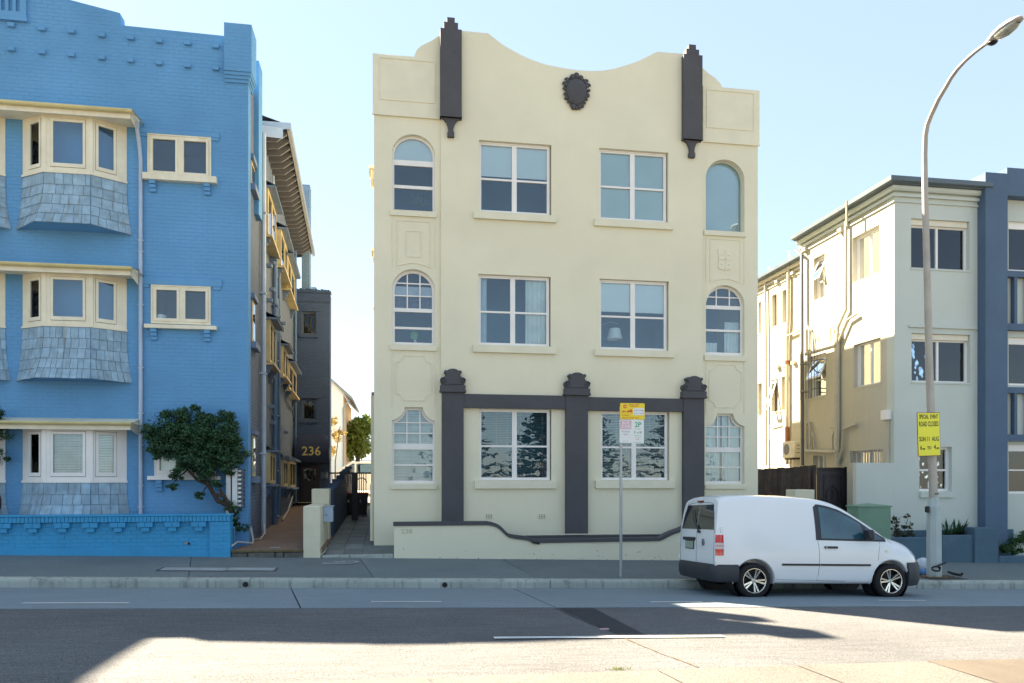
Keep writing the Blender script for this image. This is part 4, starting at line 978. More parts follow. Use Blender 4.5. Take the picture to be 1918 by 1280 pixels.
# ------------------------------------------------------------------ low bright blue brick wall
wx1 = X_(432,YW); wx0 = -14.0; lw = thing('garden_wall', ((wx0+wx1)/2,YW,.2), 'low bright blue brick wall with stepped corbels in front of the blue building', 'wall')
wtop = Z_(250,964,YW); pier0 = X_(395,YW)
base = lambda x: .235 - S*x
MB().plate([(wx0,0),(wx1-.01,0),(wx1-.01,wtop-.17),(wx0,wtop-.17)],[],.024,.24,front(YW)).build('wall', BLUEL, lw)
def lowbricks():
    ch=BRH+.0095; pitch=BRW+.009; off=origin_of(lw); e_=.003; n=0; mbz=MB()
    me=bpy.data.meshes.new('brick'); me.from_pydata([(0,.006,0),(BRW,.006,0),(BRW,.006,BRH),(0,.006,BRH),(e_,0,e_),(BRW-e_,0,e_),(BRW-e_,0,BRH-e_),(e_,0,BRH-e_)],[],[(4,5,6,7),(0,1,5,4),(1,2,6,5),(2,3,7,6),(3,0,4,7)]); me.materials.append(BLUEL)
    z = wtop-.17-ch; r_=0
    while z > .12:
        x = wx1-.012-BRW*(1 if r_%2 else .5)
        while x > wx0:
            s0,s1=x,x+BRW
            if z > base(s0)+.0:
                yy = YW + (.018 if s0 < pier0-.01 else -.040)+random.uniform(-.0015,.0015)
                if n < 290 and s0 > -9.2 and s1 < wx1: o=link('brick',me,lw); o.location=(s0-off.x,yy+.0-off.y,z-off.z); n+=1
                elif z > base(s0): mbz.box(s0,min(s1,wx1-.012),yy,yy+.02,z,z+BRH)
            x -= pitch
        z -= ch; r_+=1
    if mbz.v: tag(mbz.build('brickwork', BLUEL, lw), kind='stuff')
lowbricks()
MB().box(pier0-.02,wx1-.001,YW-.033,YW+.25,.22,wtop-.172).build('pier', BLUEL, lw)
# coping: header course standing on edge
x = wx1+.0; n=0
while x > wx0:
    wd=.078; MB().rbox(x-wd,x-.006,YW-.05,YW+.27,wtop-.165+random.uniform(0,.003),wtop-.045+random.uniform(-.004,.004),.006).build('coping_brick', BLUEL, lw) if x>-9.0 else None
    x-=wd; n+=1
MB().box(wx0,-9.0,YW-.05,YW+.27,wtop-.165,wtop-.045).build('coping', BLUEL, lw)
mb=MB(); mb.rbox(wx0,wx1+.02,YW-.065,YW+.29,wtop-.044,wtop,.01); mb.build('coping_cap', BLUEL, lw)
for uc in (5,61,116,168.5,220.5,272,322.7,372):
    x,z=Q(uc,986,YW-.05); t0=wtop-.17
    mb=MB(); hw=.152; mb.rbox(x-hw,x-.003,YW-.075,YW+.02,t0-.105,t0-.002,.004); mb.rbox(x+.003,x+hw,YW-.075,YW+.02,t0-.105,t0-.002,.004); mb.rbox(x-.08,x+.08,YW-.060,YW+.02,t0-.20,t0-.109,.004); mb.build('corbel', BLUEL, lw)
mb=MB(); P=[(wx0,base(wx0)-.1),(wx1+.0,base(wx1)-.1),(wx1,base(wx1)+.07),(wx1-.3,base(wx1)+.13),(wx1-.55,base(wx1)+.09),(wx1-.9,base(wx1)+.17),(wx0,base(wx0)+.16)]
mb.plate(P,[],.002,.2,front(YW)); mb.build('base_render', BLUEL, lw)
x,z=Q(351,1018.5,YW-.01); MB().lathe([(0,0),(.03,0)],10,Matrix.Translation((x+.03,YW-.012,z))@Matrix.Rotation(R(90),4,'X')).build('weep_hole', BLACK, lw)
MB().lathe([(0,0),(.035,0)],7,Matrix.Translation((x-.03,YW-.0112,z+.01))@Matrix.Rotation(R(90),4,'X')).build('chipped_paint', CONP, lw)
# raised bed behind it
BED=MB(); BED.box(wx0,wx1,YW+.24,YU,.25,wtop-.35); tag(BED.build('planting_bed', SOIL), kind='structure')
rw=MB(); rw.box(wx1-.22,wx1+.02,YW+.3,YU+.3,.2,wtop-.3); 
o=rw.build('retaining_wall', BLUEB); top_obj(o,(wx1,YW+.6,.2)); tag(o,'short blue retaining edge beside the rusty driveway under the letterboxes','wall')
# ================================================================== SIDE PASSAGES
def alz(Y): return .46 + (Y-17.2)*.043
dl0 = X_(432,YW)+.02; dr0 = X_(568,YW)
mb = MB(); ysl = [17.2,18.3,22,26,30.5]
def xl(Y): return dl0 if Y < 18.3 else bside(Y)-.05
vs=[]
for y in ysl: vs += [(xl(y),y,alz(y)),(-1.5,y,alz(y))]
mb.add(vs,[(2*i,2*i+1,2*i+3,2*i+2) for i in range(4)]); drv = tag(mb.build('driveway', DRIVE), kind='structure')
mb=MB(); n=6
for k,(a,b,h,mm) in enumerate(((0,.22,.16,0),(.23,.60,.15,0),(.61,.72,.12,0),(.73,1.0,.16,0))):
    xa2=dl0+(dr0-dl0)*a; xb2=dl0+(dr0-dl0)*b
    MB().rbox(xa2,xb2,YW-.03-.02*k%.03,YW+.15,base((xa2+xb2)/2)-.08,alz(17.2)-.06,.02).build('edging_stone', mat('broken_stone',(.12,.12,.105),.9,.3,5,.6,40), drv)
MB().rbox(dl0,dr0,YW-.05,YW+.05,alz(17.2)-.055,alz(17.2)+.004,.012).build('edge_lip', mat('mossy_lip',(.13,.10,.05),.9,.3,6,.5,50), drv)
sx,sy=X_(514,17.5),17.5; MB().box(sx-.11,sx+.11,sy,sy+.16,alz(17.5)+.003,alz(17.5)+.009).build('drain_plate', CONP, drv)
# tiled path on the right of the passage
tp = MB(); tx0,tx1=-1.52,XL0+.05+.55; tp.add([(tx0,17.3,.29),(X_(738,17.3),17.3,.29),(XL1,18.1,.46),(XL0,18.1,.46),(XL0,30,.98),(tx0,30,.98),(tx0,18.1,.46)],[(0,1,2,3,6),(6,3,4,5)])
path = tag(tp.build('path', TILEM), kind='structure')
mpv = bpy.data.meshes.new('paver'); q=MB().rbox(-.203,.203,-.203,.203,-.03,.012,.006); mpv.from_pydata(q.v,[],q.f); mpv.materials.append(TILEM)
k=0
for j in range(22):
    for i in range(5):
        x = tx0+.22+i*.42; y = 17.55+j*.42
        if y > 17.9 and x > XL0-.2: continue
        if x > X_(735,y)-.2: continue
        o=link('paver',mpv,path); o.location=(x,y,(.345+(y-17.55)*.21 if y<18.1 else .465+(y-18.1)*.0437)); o.rotation_euler=((.2 if y<18.1 else .0437),0,random.uniform(-.01,.01))
MB().rbox(X_(602,YW),X_(738,YW)-.01,YW+.02,YW+.32,.05,.315,.02).build('edging_stone', KERB, path)
MB().rbox(X_(645,YW),X_(735,YW)-.05,YW-.0,YW+.02,.20,.25,.01).build('edging_stone', KERB, path)
# pillars between the two passages
PC = mat('pale_pillar_paint', (.66,.62,.46), .85, .06, 2, .3, 50, stain=.25, stcol=(.4,.38,.3))
p0,p1 = X_(568,YW), X_(600,YW); pt_=Z_(584,948.5,YW)
t = thing('gate_pillar', ((p0+p1)/2,YW+.6,.2), 'tall pale rendered gate pillar with a blue left edge between driveway and tiled path', 'pillar')
MB().rbox(p0,p1,YW-.02,19.0,-.02,pt_,.015).build('shaft', PC, t); B(p0-.006,p0-.001,YW+.02,19.0,.3,pt_-.02).build('painted_edge', BLUEB, t)
b0,b1 = X_(584,19.05), X_(617,19.05)
t = thing('gate_pillar', ((b0+b1)/2,19.2,.5), 'second pale pillar standing just behind the front one, blue on its left edge', 'pillar')
MB().rbox(b0,b1,19.02,19.5,.4,Z_(600,916,19.05),.012).build('shaft', PC, t); B(b0-.006,b0-.001,19.03,19.5,.5,Z_(600,916,19.05)-.02).build('painted_edge', BLUEB, t)
lb0,lb1 = p1+.002, X_(623,17.9)
t = thing('letterbox', ((lb0+lb1)/2,18,.9), 'chipped pale blue metal letterbox fixed to the side of the front gate pillar', 'letterbox')
z0=Z_(612,978,17.9); z1=Z_(612,949,17.9); LBM=mat('chipped_blue_box',(.36,.45,.55),.5,.12,5,.1,30,stain=.5,stcol=(.6,.6,.58))
MB().rbox(lb0,lb1,17.9,18.2,z0,z1,.01).build('case', LBM, t); MB().rbox(lb0-.0,lb1+.02,17.88,18.22,z1,z1+.012,.004).build('lid', LBM, t); B(lb1+.001,lb1+.006,17.93,18.15,z1-.09,z1-.06).build('slot', BLACK, t)
MB().lathe([(0,0),(.03,0)],7,Matrix.Translation((lb0+.07,17.898,z0+.16))@Matrix.Rotation(R(90),4,'X')).build('peeled_patch', CONP, t)
mb=MB(); 
for k in range(7): mb.box(-1.75,-1.5,19.6+k*1.5,19.6+(k+1)*1.5-.002,.4,1.80+.12*k+.0)
o=mb.build('divider_wall', NAVY); top_obj(o,(-1.6,20,.5)); tag(o,'dark navy stepped wall dividing the driveway from the tiled path','wall')
HOSE=mat('white_hose',(.62,.60,.55),.6)
def hose(pts_,r_,lab,nm='hose'):
    o=MB().tube(pts_,r_,6).build(nm,HOSE,smooth=True); top_obj(o,pts_[0]); tag(o,lab,'hose')
hose([(X_(433,17.3),17.3,Z_(433,1024,17.3)),(X_(445,17.6),17.6,Z_(445,1015,17.6)),(X_(473,18.2),18.2,alz(18.2)+.03),(X_(475,18.3),18.25,alz(18.3)+.1),(X_(470,18.35),18.3,Z_(470,988,18.3))],.018,'white hose trailing along the retaining edge of the driveway')
hose([(X_(470,18.5),18.5,Z_(470,985,18.5)),(X_(474,18.7),18.8,alz(19)+.03),(X_(488,19.2),19.2,alz(19)+.02),(X_(496,19.6),19.6,alz(19.6)+.1),(X_(493,19.8),19.9,alz(20)+.3)],.016,'white hose looped round the foot of the pale blue downpipe')
hose([(X_(519,23),23,alz(23)+.25),(X_(530,24),24,alz(24)+.03),(X_(540,26),26,alz(26)+.15),(X_(548,28),28,alz(28)+.5)],.02,'pale hose sagging along the dark side wall deep in the driveway')
hose([(X_(600,17.3),17.3,.30),(X_(607,17.6),17.6,.36),(X_(613,18.0),18.0,.42),(X_(624,18.3),18.3,.44)],.022,'white pipe crossing the tiled path at the foot of the letterbox pillar','pipe')
# navy wing at the end of the drive
YN=30.5; nx0=bside(YN)-.02; nx1=X_(618,YN); NT=Z_(585,549,YN)
nw=thing('rear_wing',((nx0+nx1)/2,YN,1.0),'navy brick stair wing at the end of the driveway with an awning numbered 236','building')
def nq(u,v): return Q(u,v,YN)
wh=[(565,592,584,627),(566,591,747,787)]; wr_=[(X_(a,YN),X_(b,YN),Z_(578,d,YN),Z_(578,c,YN)) for a,b,c,d in wh]
dr_=(X_(561,YN),X_(599,YN),1.0,Z_(580,872,YN))
MB().plate(rect(nx0,nx1,.6,NT),[rect(*r_) for r_ in wr_],0,.25,front(YN)).build('wall',NAVY,nw)
mb=MB(); mb.box(nx1-.25,nx1-.001,YN+.25,31.2,.6,NT); mb.box(nx0,nx1,YN,31.2,NT-.3,NT-.28); mb.build('side_wall',NAVY,nw)
mb=MB(); mb.box(nx0-.02,nx1+.04,YN-.05,YN+.3,NT,NT+.09); mb.box(nx0,nx1+.02,YN-.03,YN-.001,NT-.35,NT-.02)
for k in range(12): x=nx0+(nx1-nx0)*k/12; mb.box(x,x+.1,YN-.03,YN+.25,NT+.091,NT+.12+random.random()*.05)
mb.build('parapet',NAVY,nw)
for r_ in wr_:
    w_,cc,rr=win(nw,front(YN),*r_,cols=(0,1),rows=(0,1),fw=.07,rec=.08,m=mat('grey_green_frame',(.10,.12,.15)),g=GLASSD)
    curtain(w_,front(YN),r_[0]+.1,r_[1]-.1,r_[2]+.1,r_[3]-.1,.22,mat('dun_curtain',(.35,.33,.28)),4)
    MB().plate(rect(r_[0]-.1,r_[1]+.1,r_[2]-.12,r_[2]-.005),[],-.06,-.001,front(YN)).build('sill',NAVY,w_)
    MB().plate(rect(r_[0]-.15,r_[1]+.2,r_[3]+.01,r_[3]+.1),[],-.03,-.001,front(YN)).build('lintel',NAVY,w_)
DOORM=mat('dark_door',(.035,.022,.02),.4,.15,3)
MB().plate(rect(*dr_),[rect(dr_[0]+.15,dr_[1]-.15,dr_[2]+1.0,dr_[3]-.15)],-.05,-.001,front(YN)).build('door',DOORM,nw)
B(dr_[0]+.15,dr_[1]-.15,YN-.03,YN-.002,dr_[2]+1.0,dr_[3]-.15).build('door_glass',GLASSD,nw)
x,z=nq(578,879); B(x-.12,x+.14,YN-.06,YN-.051,z-.03,z+.03).build('name_plate',mat('grey_plate',(.3,.32,.35)),nw)
for u in (604,611):
    x,z=nq(u,890); mb=MB(); mb.box(x-.06,x+.06,YN-.06,YN-.001,z-.13,z+.12); mb.build('intercom',mat('grey_meter',(.25,.28,.30)),nw)
# domed awning with number
ax0,ax1=X_(553,YN-.9),X_(617,YN-.9); AW=mat('navy_awning_cloth',(.022,.03,.062),.85,.1,6,.2,60)
zt_=Z_(585,813,YN-.5); zb_=Z_(585,863,YN-.9); mb=MB(); n_=8; rowsv=[]
for j in range(n_+1):
    a=math.pi/2*j/n_; yy=YN-.95*math.sin(a); zz=zb_+.18+(zt_-zb_-.18)*math.cos(a) if True else 0
    ins=.16*(1-math.sin(a)); rowsv.append([(ax0+ins,yy,zz-.06*(1-math.sin(a))),(ax0+ins+.12,yy,zz),(ax1-ins-.12,yy,zz),(ax1-ins,yy,zz-.06*(1-math.sin(a)))])
rowsv.append([(p[0],p[1],zb_) for p in rowsv[-1]])
vs=[p for r_ in rowsv for p in r_]; mb.add(vs,[(4*j+i,4*j+i+1,4*j+5+i,4*j+4+i) for j in range(n_+1) for i in range(3)])
for s_ in (0,3): mb.poly([rowsv[j][s_] for j in range(n_+2)]+[(rowsv[-1][s_][0],YN,zb_)])
for k in range(14): x=ax0+(ax1-ax0)*(k+.5)/14; mb.lathe([(0,0),(.06,0)],8,Matrix.Translation((x,YN-.952,zb_))@Matrix.Rotation(R(90),4,'X'))
awn=mb.build('awning',AW,nw)
mb=MB(); x,z=Q(583,853,YN-.97); text_mesh(mb,'236',.48,lambda a,b,d:(x+a,YN-.962,z+b),align='CENTER',bold=.008)
mb.build('number',mat('gold_number',(.62,.50,.16),.6),awn)
ch=B(X_(565,31.2),X_(580,31.2),31.2,31.8,7,Z_(575,346,31.2)).build('chimney',mat('faded_blue_brick',(.22,.33,.44),.8,.1,1,.5,60,brick=(.24,.086,0)),nw)
B(X_(566,33),X_(592,33),33,33.6,7,Z_(590,538,33)).build('vent_stack',BH,nw)
# metal gate and bins
YG=24.0; gx0,gx1=X_(618,YG),XL0-.03; gz0=alz(YG)+.1; gz1=Z_(655,885,YG)
t=thing('side_gate',((gx0+gx1)/2,YG,gz0),'black barred metal gate standing open at the end of the tiled path','gate')
mb=MB(); mb.box(gx0,gx1,YG-.02,YG+.02,gz1-.05,gz1); mb.build('top_rail',BLACK,t)
B(X_(659,YG),X_(670,YG),YG-.09,YG+.09,gz0-.1,gz1-.02).build('post',BLACK,t)
for u in (673,677,681,685.5): B(X_(u,YG)-.012,X_(u,YG)+.012,YG-.012,YG+.012,gz0,gz1-.05).build('bar',BLACK,t)
for u in range(622,658,5): B(X_(u,YG)-.008,X_(u,YG)+.008,YG-.008,YG+.008,gz1-.35,gz1-.05).build('bar',BLACK,t)
mb=MB(); cxg,czg=X_(677,YG),Z_(677,905,YG); mb.tube([(cxg+.16*math.cos(a/10*3.14),YG,czg+.16*math.sin(a/10*3.14)) for a in range(11)],.018,5); mb.build('scroll',BLACK,t)
BIN=mat('dark_green_bin',(.02,.028,.022),.45)
for i,u in enumerate((653,675)):
    x=X_(u,26.0); zb_=alz(26)+.0; t=thing('wheelie_bin',(x,26,zb_),('dark wheelie bin with red lid behind the gate post, nearer the navy wall','dark wheelie bin with red lid behind the gate bars, nearer the cream building')[i],'bin','bins behind the gate')
    zt_=Z_(u,926,26); mb=MB(); mb.add([(x-.2,25.8,zb_),(x+.2,25.8,zb_),(x+.2,26.3,zb_),(x-.2,26.3,zb_),(x-.26,25.72,zt_),(x+.26,25.72,zt_),(x+.26,26.4,zt_),(x-.26,26.4,zt_)],[(0,1,5,4),(1,2,6,5),(2,3,7,6),(3,0,4,7),(3,2,1,0)]); mb.build('body',BIN,t)
    MB().rbox(x-.28,x+.28,25.70,26.42,zt_,zt_+.06,.02).build('lid',RED,t); x2=x-.03; B(x2,x2+.07,25.71,25.722,zt_-.28,zt_-.18).build('sticker',CONP,t)
    for s_ in (-.2,.16): MB().lathe([(0,0),(.1,0),(.1,.05),(0,.05)],12,Matrix.Translation((x+s_,26.3,zb_+.1))@Matrix.Rotation(R(90),4,'Y')).build('wheel',BLACK,t)
# sunlit yard wall and steps
SAND=mat('sandy_render',(.62,.44,.26),.9,.1,2,.3,40)
mb=MB(); mb.box(X_(622,29),X_(640,29),28.0,29.5,.8,Z_(630,912,29)); mb.box(X_(640,28.5),X_(646,28.5),28.0,29.5,.8,Z_(640,945,28.5)); o=mb.build('yard_wall',SAND); top_obj(o,(X_(630,29),28.5,.9)); tag(o,'sandy stepped yard wall seen through the black gate','wall')
mb=MB(); mb.add([(-8,30,1.12),(3,30,1.12),(3,60,2.2),(-8,60,2.2)],[(0,1,2,3)]); tag(mb.build('rear_yard',mat('yard_concrete',(.40,.33,.24),.9,.1)),kind='structure')
B(X_(640,40),X_(700,40),40,40.2,1.2,Z_(660,905,40)).build('w',SAND); o=bpy.data.objects['w']; o.name='rear_fence'; o.data.name='rear_fence'; top_obj(o,(X_(670,40),40,1.3)); tag(o,'orange sunlit masonry fence behind the wheelie bins','fence')
# parked silver car beyond
YCAR=35.0; cxx=X_(662,YCAR); t=thing('parked_car',(cxx,YCAR+.9,1.3),'silver station wagon parked behind the black gate','car')
SIL=mat('silver_car_paint',(.60,.58,.55),.3,.02,1,0,metal=.4); zr_=Z_(655,865,YCAR); c0=X_(616,YCAR); c1_=c0+4.2; zg_=zr_-1.6
Pc=[(c0-.2,zg_+.3),(c1_,zg_+.3),(c1_+.05,zg_+.9),(c1_-.15,zr_-.12),(c1_-.5,zr_),(c0+1.0,zr_),(c0+.1,zg_+1.02),(c0-1.0,zg_+.85),(c0-1.05,zg_+.4)]
Wd=[[(c0+.35,zg_+1.05),(c0+1.15,zg_+1.05),(c0+1.15,zr_-.09),(c0+1.05,zr_-.09)],[(c0+1.23,zg_+1.05),(c0+2.2,zg_+1.05),(c0+2.2,zr_-.09),(c0+1.23,zr_-.09)],[(c0+2.3,zg_+1.05),(c0+3.6,zg_+1.05),(c0+3.4,zr_-.09),(c0+2.3,zr_-.09)]]
MB().plate(Pc,Wd,0,1.7,front(YCAR)).build('body',SIL,t)
for q in Wd: MB().plate(q,[],.03,.04,front(YCAR)).build('window',GLASSD,t)
for xx in (c0-.2,c0+2.9): MB().lathe([(0,-.02),(.2,-.02),(.22,0),(.32,0),(.32,.2)],20,Matrix.Translation((xx,YCAR-.01,zg_+.32))@Matrix.Rotation(R(-90),4,'X')).build('wheel',BLACK,t)
MB().tube([(c0+.9,YCAR+.15,zr_+.05),(c0+3.3,YCAR+.15,zr_+.05)],.02,6).build('roof_rail',BLACK,t)
# far house
YH=46.0; h0=X_(600,YH); h1=X_(643,YH); hz=Z_(643,737,YH); t=thing('house',((h0+h1)/2,YH,1.5),'pale rendered house with a grey gabled roof glimpsed between the blue and cream buildings','house')
apx=X_(612,YH); apz=Z_(612,705,YH)
MB().plate([(h0-4,1.2),(h1,1.2),(h1,hz-.1),(apx,apz-.1),(h0-4,hz)],[],0,.3,front(YH)).build('wall',mat('white_render',(.62,.64,.62),.9,.05,1),t)
B(h1-.3,h1,YH+.3,YH+9,1.2,hz-.1).build('side_wall',SAND,t)
mb=MB(); ov=.55; mb.add([(apx,YH-.3,apz+.1),(h1+ov,YH-.3,hz-.25),(h1+ov,YH+9,hz-.25),(apx,YH+9,apz+.1),(apx,YH-.3,apz-.02),(h1+ov,YH-.3,hz-.42),(h1+ov,YH+9,hz-.42),(apx,YH+9,apz-.02)],[(0,1,2,3),(4,7,6,5),(0,4,5,1),(1,5,6,2)]); mb.build('roof',mat('grey_roof',(.20,.22,.22),.7),t)
MB().tube([(h1+.02,YH-.08,1.5),(h1+.02,YH-.08,hz-.9),(h1+.35,YH-.2,hz-.4)],.05,6).build('downpipe',DP,t)

# ------------------------------------------------------------------ foliage helpers
def leaf_cloud(mb, c, r, n, size, flat=1.0, shell=.35, up=.3):
    c=Vector(c)
    for _ in range(n):
        d=Vector((random.gauss(0,1),random.gauss(0,1),random.gauss(0,1))).normalized(); k=(shell+(1-shell)*random.random())
        p=c+Vector((d.x*r[0],d.y*r[1],d.z*r[2]))*k*(.9+.2*random.random())
        t1=Vector((random.gauss(0,1),random.gauss(0,1),random.gauss(0,1))).normalized(); t2=t1.cross(d+Vector((0,0,up))).normalized() if abs(t1.dot(d))<.98 else t1.orthogonal()
        s_=size*random.uniform(.6,1.25); a=p-t1*s_; b=p+t1*s_; w2=t2*s_*.42
        mb.add([a,p+w2,b,p-w2],[(0,1,2,3)])
def fill(mb, blobs, dens, size, twig=True):
    for (c,r) in blobs:
        vol=r[0]*r[1]*r[2]; n=int(dens*6*(r[0]*r[1]+r[1]*r[2]+r[0]*r[2]))
        sub=max(8,int(40*(r[0]*r[2])**.5)); leaf_cloud(mb,c,r,int(n*.35),size,shell=.1)
        for _ in range(sub):
            d=Vector((random.gauss(0,1),random.gauss(0,1),random.gauss(0,1))).normalized()*random.uniform(.35,1)
            cc=Vector(c)+Vector((d.x*r[0],d.y*r[1],d.z*r[2])); q=random.uniform(.26,.46)*(r[0]*r[1]*r[2])**(1/3)
            leaf_cloud(mb,cc,(q,q,q*.7),int(n/sub),size)
# shrub-tree behind the low blue wall
YT=17.62
def tq(u,v,dy=0): x,z=Q(u,v,YT); return (x,YT+dy,z)
t=thing('small_tree',tq(437,960),'leaning small tree with a dense dark green crown behind the low blue wall','tree')
mb=MB(); mb.tube([tq(437,962),tq(425,945),tq(408,938),tq(398,922),tq(390,906),tq(384,880),tq(386,850),tq(388,820)],[.062,.066,.056,.048,.043,.032,.024,.012],7)
mb.tube([tq(430,950),tq(420,930),tq(402,926),tq(392,915)],[.05,.05,.04,.03],6); mb.tube([tq(390,908),tq(370,900),tq(352,880),tq(338,855),tq(330,820)],[.038,.034,.028,.02,.01],6)
mb.tube([tq(384,882),tq(362,865),tq(345,870),tq(320,850)],[.03,.022,.018,.01],5); mb.tube([tq(386,850),tq(405,830),tq(430,820)],[.03,.02,.01],5); mb.tube([tq(352,880),tq(333,895),tq(322,910)],[.02,.012,.006],5)
mb.tube([tq(334,855),tq(332,800),tq(360,775)],[.02,.014,.006],5); mb.tube([tq(390,906),tq(378,925),tq(370,935)],[.015,.01,.005],5); mb.tube([tq(418,930),tq(412,916)],[.045,.03],6)
mb.build('trunk',BARK,t,smooth=True)
def bl(u,v,w_,h_,d_=.35): k=17/1400.; return (tq(u,v),(w_*k/2,d_,h_*k/2))
mb=MB(); fill(mb,[bl(405,815,95,70,.5),bl(425,845,75,60,.4),bl(390,850,70,60,.45),bl(312,800,75,55,.45),bl(345,775,55,30,.3),bl(366,765,22,14,.15),bl(300,835,50,50,.35),bl(330,830,60,60,.4),bl(350,810,60,60,.4),bl(352,870,50,35,.3),bl(330,888,30,30,.2),bl(386,890,45,30,.25),bl(440,860,40,30,.3),bl(372,930,22,18,.12),bl(404,905,36,16,.2),bl(372,858,90,60,.45),bl(428,868,50,44,.35),bl(340,850,60,44,.35),bl(296,850,26,30,.2),bl(415,785,60,30,.3),bl(385,792,44,40,.3),bl(375,820,60,60,.45),bl(324,912,24,14,.12),bl(386,875,60,40,.3),bl(280,815,24,40,.2)],900,.034)
mb.build('crown',LEAFD,t)
t=thing('small_tree',tq(-8,965),'dark green shrub branches reaching in at the left edge of the low blue wall','tree')
MB().tube([tq(-12,965),tq(-4,950),tq(-2,935),tq(-10,915),tq(-20,870)],[.06,.065,.05,.04,.03],7).build('trunk',BARK,t,smooth=True)
mb=MB(); fill(mb,[bl(-20,800,60,70),bl(-12,855,46,40),bl(-35,830,60,80),bl(-5,775,24,40,.2)],500,.034); mb.build('crown',LEAFD,t)
t=thing('ground_plant',tq(444,985,-.1),'low leafy plant spilling round the end of the blue wall beside the letterboxes','plant')
mb=MB(); fill(mb,[bl(442,975,22,60,.15),bl(452,990,26,20,.12),bl(436,950,30,24,.15),bl(425,940,24,14,.1)],700,.03); mb.build('foliage',LEAFD,t)
def fartree(c,blobs,m,label,dens,size,grp=None,tr_=1.0):
    t=thing('tree',c,label,'tree',grp); MB().tube([c,(c[0],c[1],c[2]+1.5),(c[0]+.2,c[1],c[2]+3)],[.2*tr_,.15*tr_,.08*tr_],7).build('trunk',BARK,t)
    mb=MB(); fill(mb,blobs,dens,size); mb.build('crown',m,t)
YR=50.0
def fb(u,v,w_,h_,Y): x,z=Q(u,v,Y); k=Y/1400.; return ((x,Y,z),(w_*k/2,1.2,h_*k/2))
fartree((X_(670,YR),YR,1.8),[fb(662,820,36,60,YR),fb(680,830,34,60,YR),fb(672,800,30,40,YR),fb(655,845,24,40,YR),fb(690,800,24,50,YR)],LEAFG,'bright green bushy tree behind the silver car',60,.14)
YS=32.5
fartree((X_(628,YS),YS,1.3),[fb(624,790,16,30,YS),fb(630,815,20,26,YS),fb(622,845,12,24,YS),fb(640,810,14,10,YS)],leafmat('golden_leaf',(.22,.16,.05),(.38,.28,.10),.4),'sparse golden sunlit branches beside the navy wing',60,.06,tr_=.15)

# ================================================================== RIGHT BUILDING
YRt=18.0; rX=X_(1675,YRt); rEnd=X_(1843,YRt); y1s=rX/rx(1498.5)
rb=thing('apartment_building',(rX+3,YRt,.3),'pale green apartment block with slate blue pilasters and a sunlit cream side wall','building')
ZT=Z_(1675,352,YRt); RBz=.0
fw_list=[(1706.5,1816,409,501.5),(1707.5,1817.5,624,715),(1722,1783,837,921)]
FR_=[(X_(a,YRt),X_(b,YRt),Z_(a,d,YRt),Z_(a,c,YRt)) for a,b,c,d in fw_list]
MB().plate(rect(rX,rEnd+.1,-.4,ZT),[rect(*r_) for r_ in FR_],0,.3,front(YRt)).build('wall',SAGE,rb)
def sidewin(ua,ub,va_t,va_b,X):                                # from near edge measurements
    ya=X/rx(ub); yb=X/rx(ua); z1=QX(ub,va_t,X)[1]; z0=QX(ub,va_b,X)[1]; return (min(ya,yb),max(ya,yb),z0,z1)
SWR=[sidewin(1597,1647.5,420,509,rX),sidewin(1524,1545,474,555,rX),sidewin(1599,1649,632,717,rX),sidewin(1515,1547,660,741,rX),sidewin(1594,1653,842,890,rX),sidewin(1524,1546,853,890,rX)]
MB().plate(rect(YRt+.3,y1s,-.4,ZT),[rect(*r_) for r_ in SWR],.0,.28,left_side(rX)).build('side_wall',SIDEC,rb)
X2=14.37*rX/13.16; y2e=34.0
SW2=[(X2/rx(1455),X2/rx(1446),QX(1450,612,X2)[1],QX(1450,552,X2)[1]),(X2/rx(1474),X2/rx(1465),QX(1470,605,X2)[1],QX(1470,543,X2)[1]),(X2/rx(1457),X2/rx(1445),QX(1451,771,X2)[1],QX(1451,711,X2)[1]),(X2/rx(1470.5),X2/rx(1464),QX(1467,768,X2)[1],QX(1467,706,X2)[1]),(X2/rx(1427),X2/rx(1420),QX(1424,778,X2)[1],QX(1424,718,X2)[1]),(X2/rx(1425.5),X2/rx(1421),QX(1423,625,X2)[1],QX(1423,566,X2)[1])]
MB().plate(rect(y1s-.3,y2e,-.4,ZT),[rect(*r_) for r_ in SW2],.0,.28,left_side(X2)).build('side_wall',SIDEC,rb)
B(rX+.29,X2+.0,y1s-.28,y1s-.002,-.4,ZT).build('return_wall',SIDEC,rb)
mb=MB(); mb.add([(rX,YRt,ZT-.05),(30,YRt,ZT-.05),(30,y2e,ZT-.05),(X2,y2e,ZT-.05),(X2,y1s,ZT-.05),(rX,y1s,ZT-.05)],[(0,1,2,3,4,5)])
rise=1.0; mb.add([(rX-.24,YRt-.24,ZT+.17),(30,YRt-.24,ZT+.17),(30,y2e,ZT+.2),(rX-.24,y1s+.2,ZT+.17),(rX+3.2,YRt+3.5,ZT+rise),(28,YRt+3.5,ZT+rise),(28,y2e,ZT+rise),(rX+3.2,y2e,ZT+rise),(X2-.24,y2e,ZT+.17),(X2-.24,y1s+.2,ZT+.17)],[(0,1,5,4),(0,4,9,3),(9,4,7,8),(4,5,6,7)])
mb.build('roof',mat('pale_roof_tile',(.78,.70,.55),.8,.08,2,.4,12),rb)
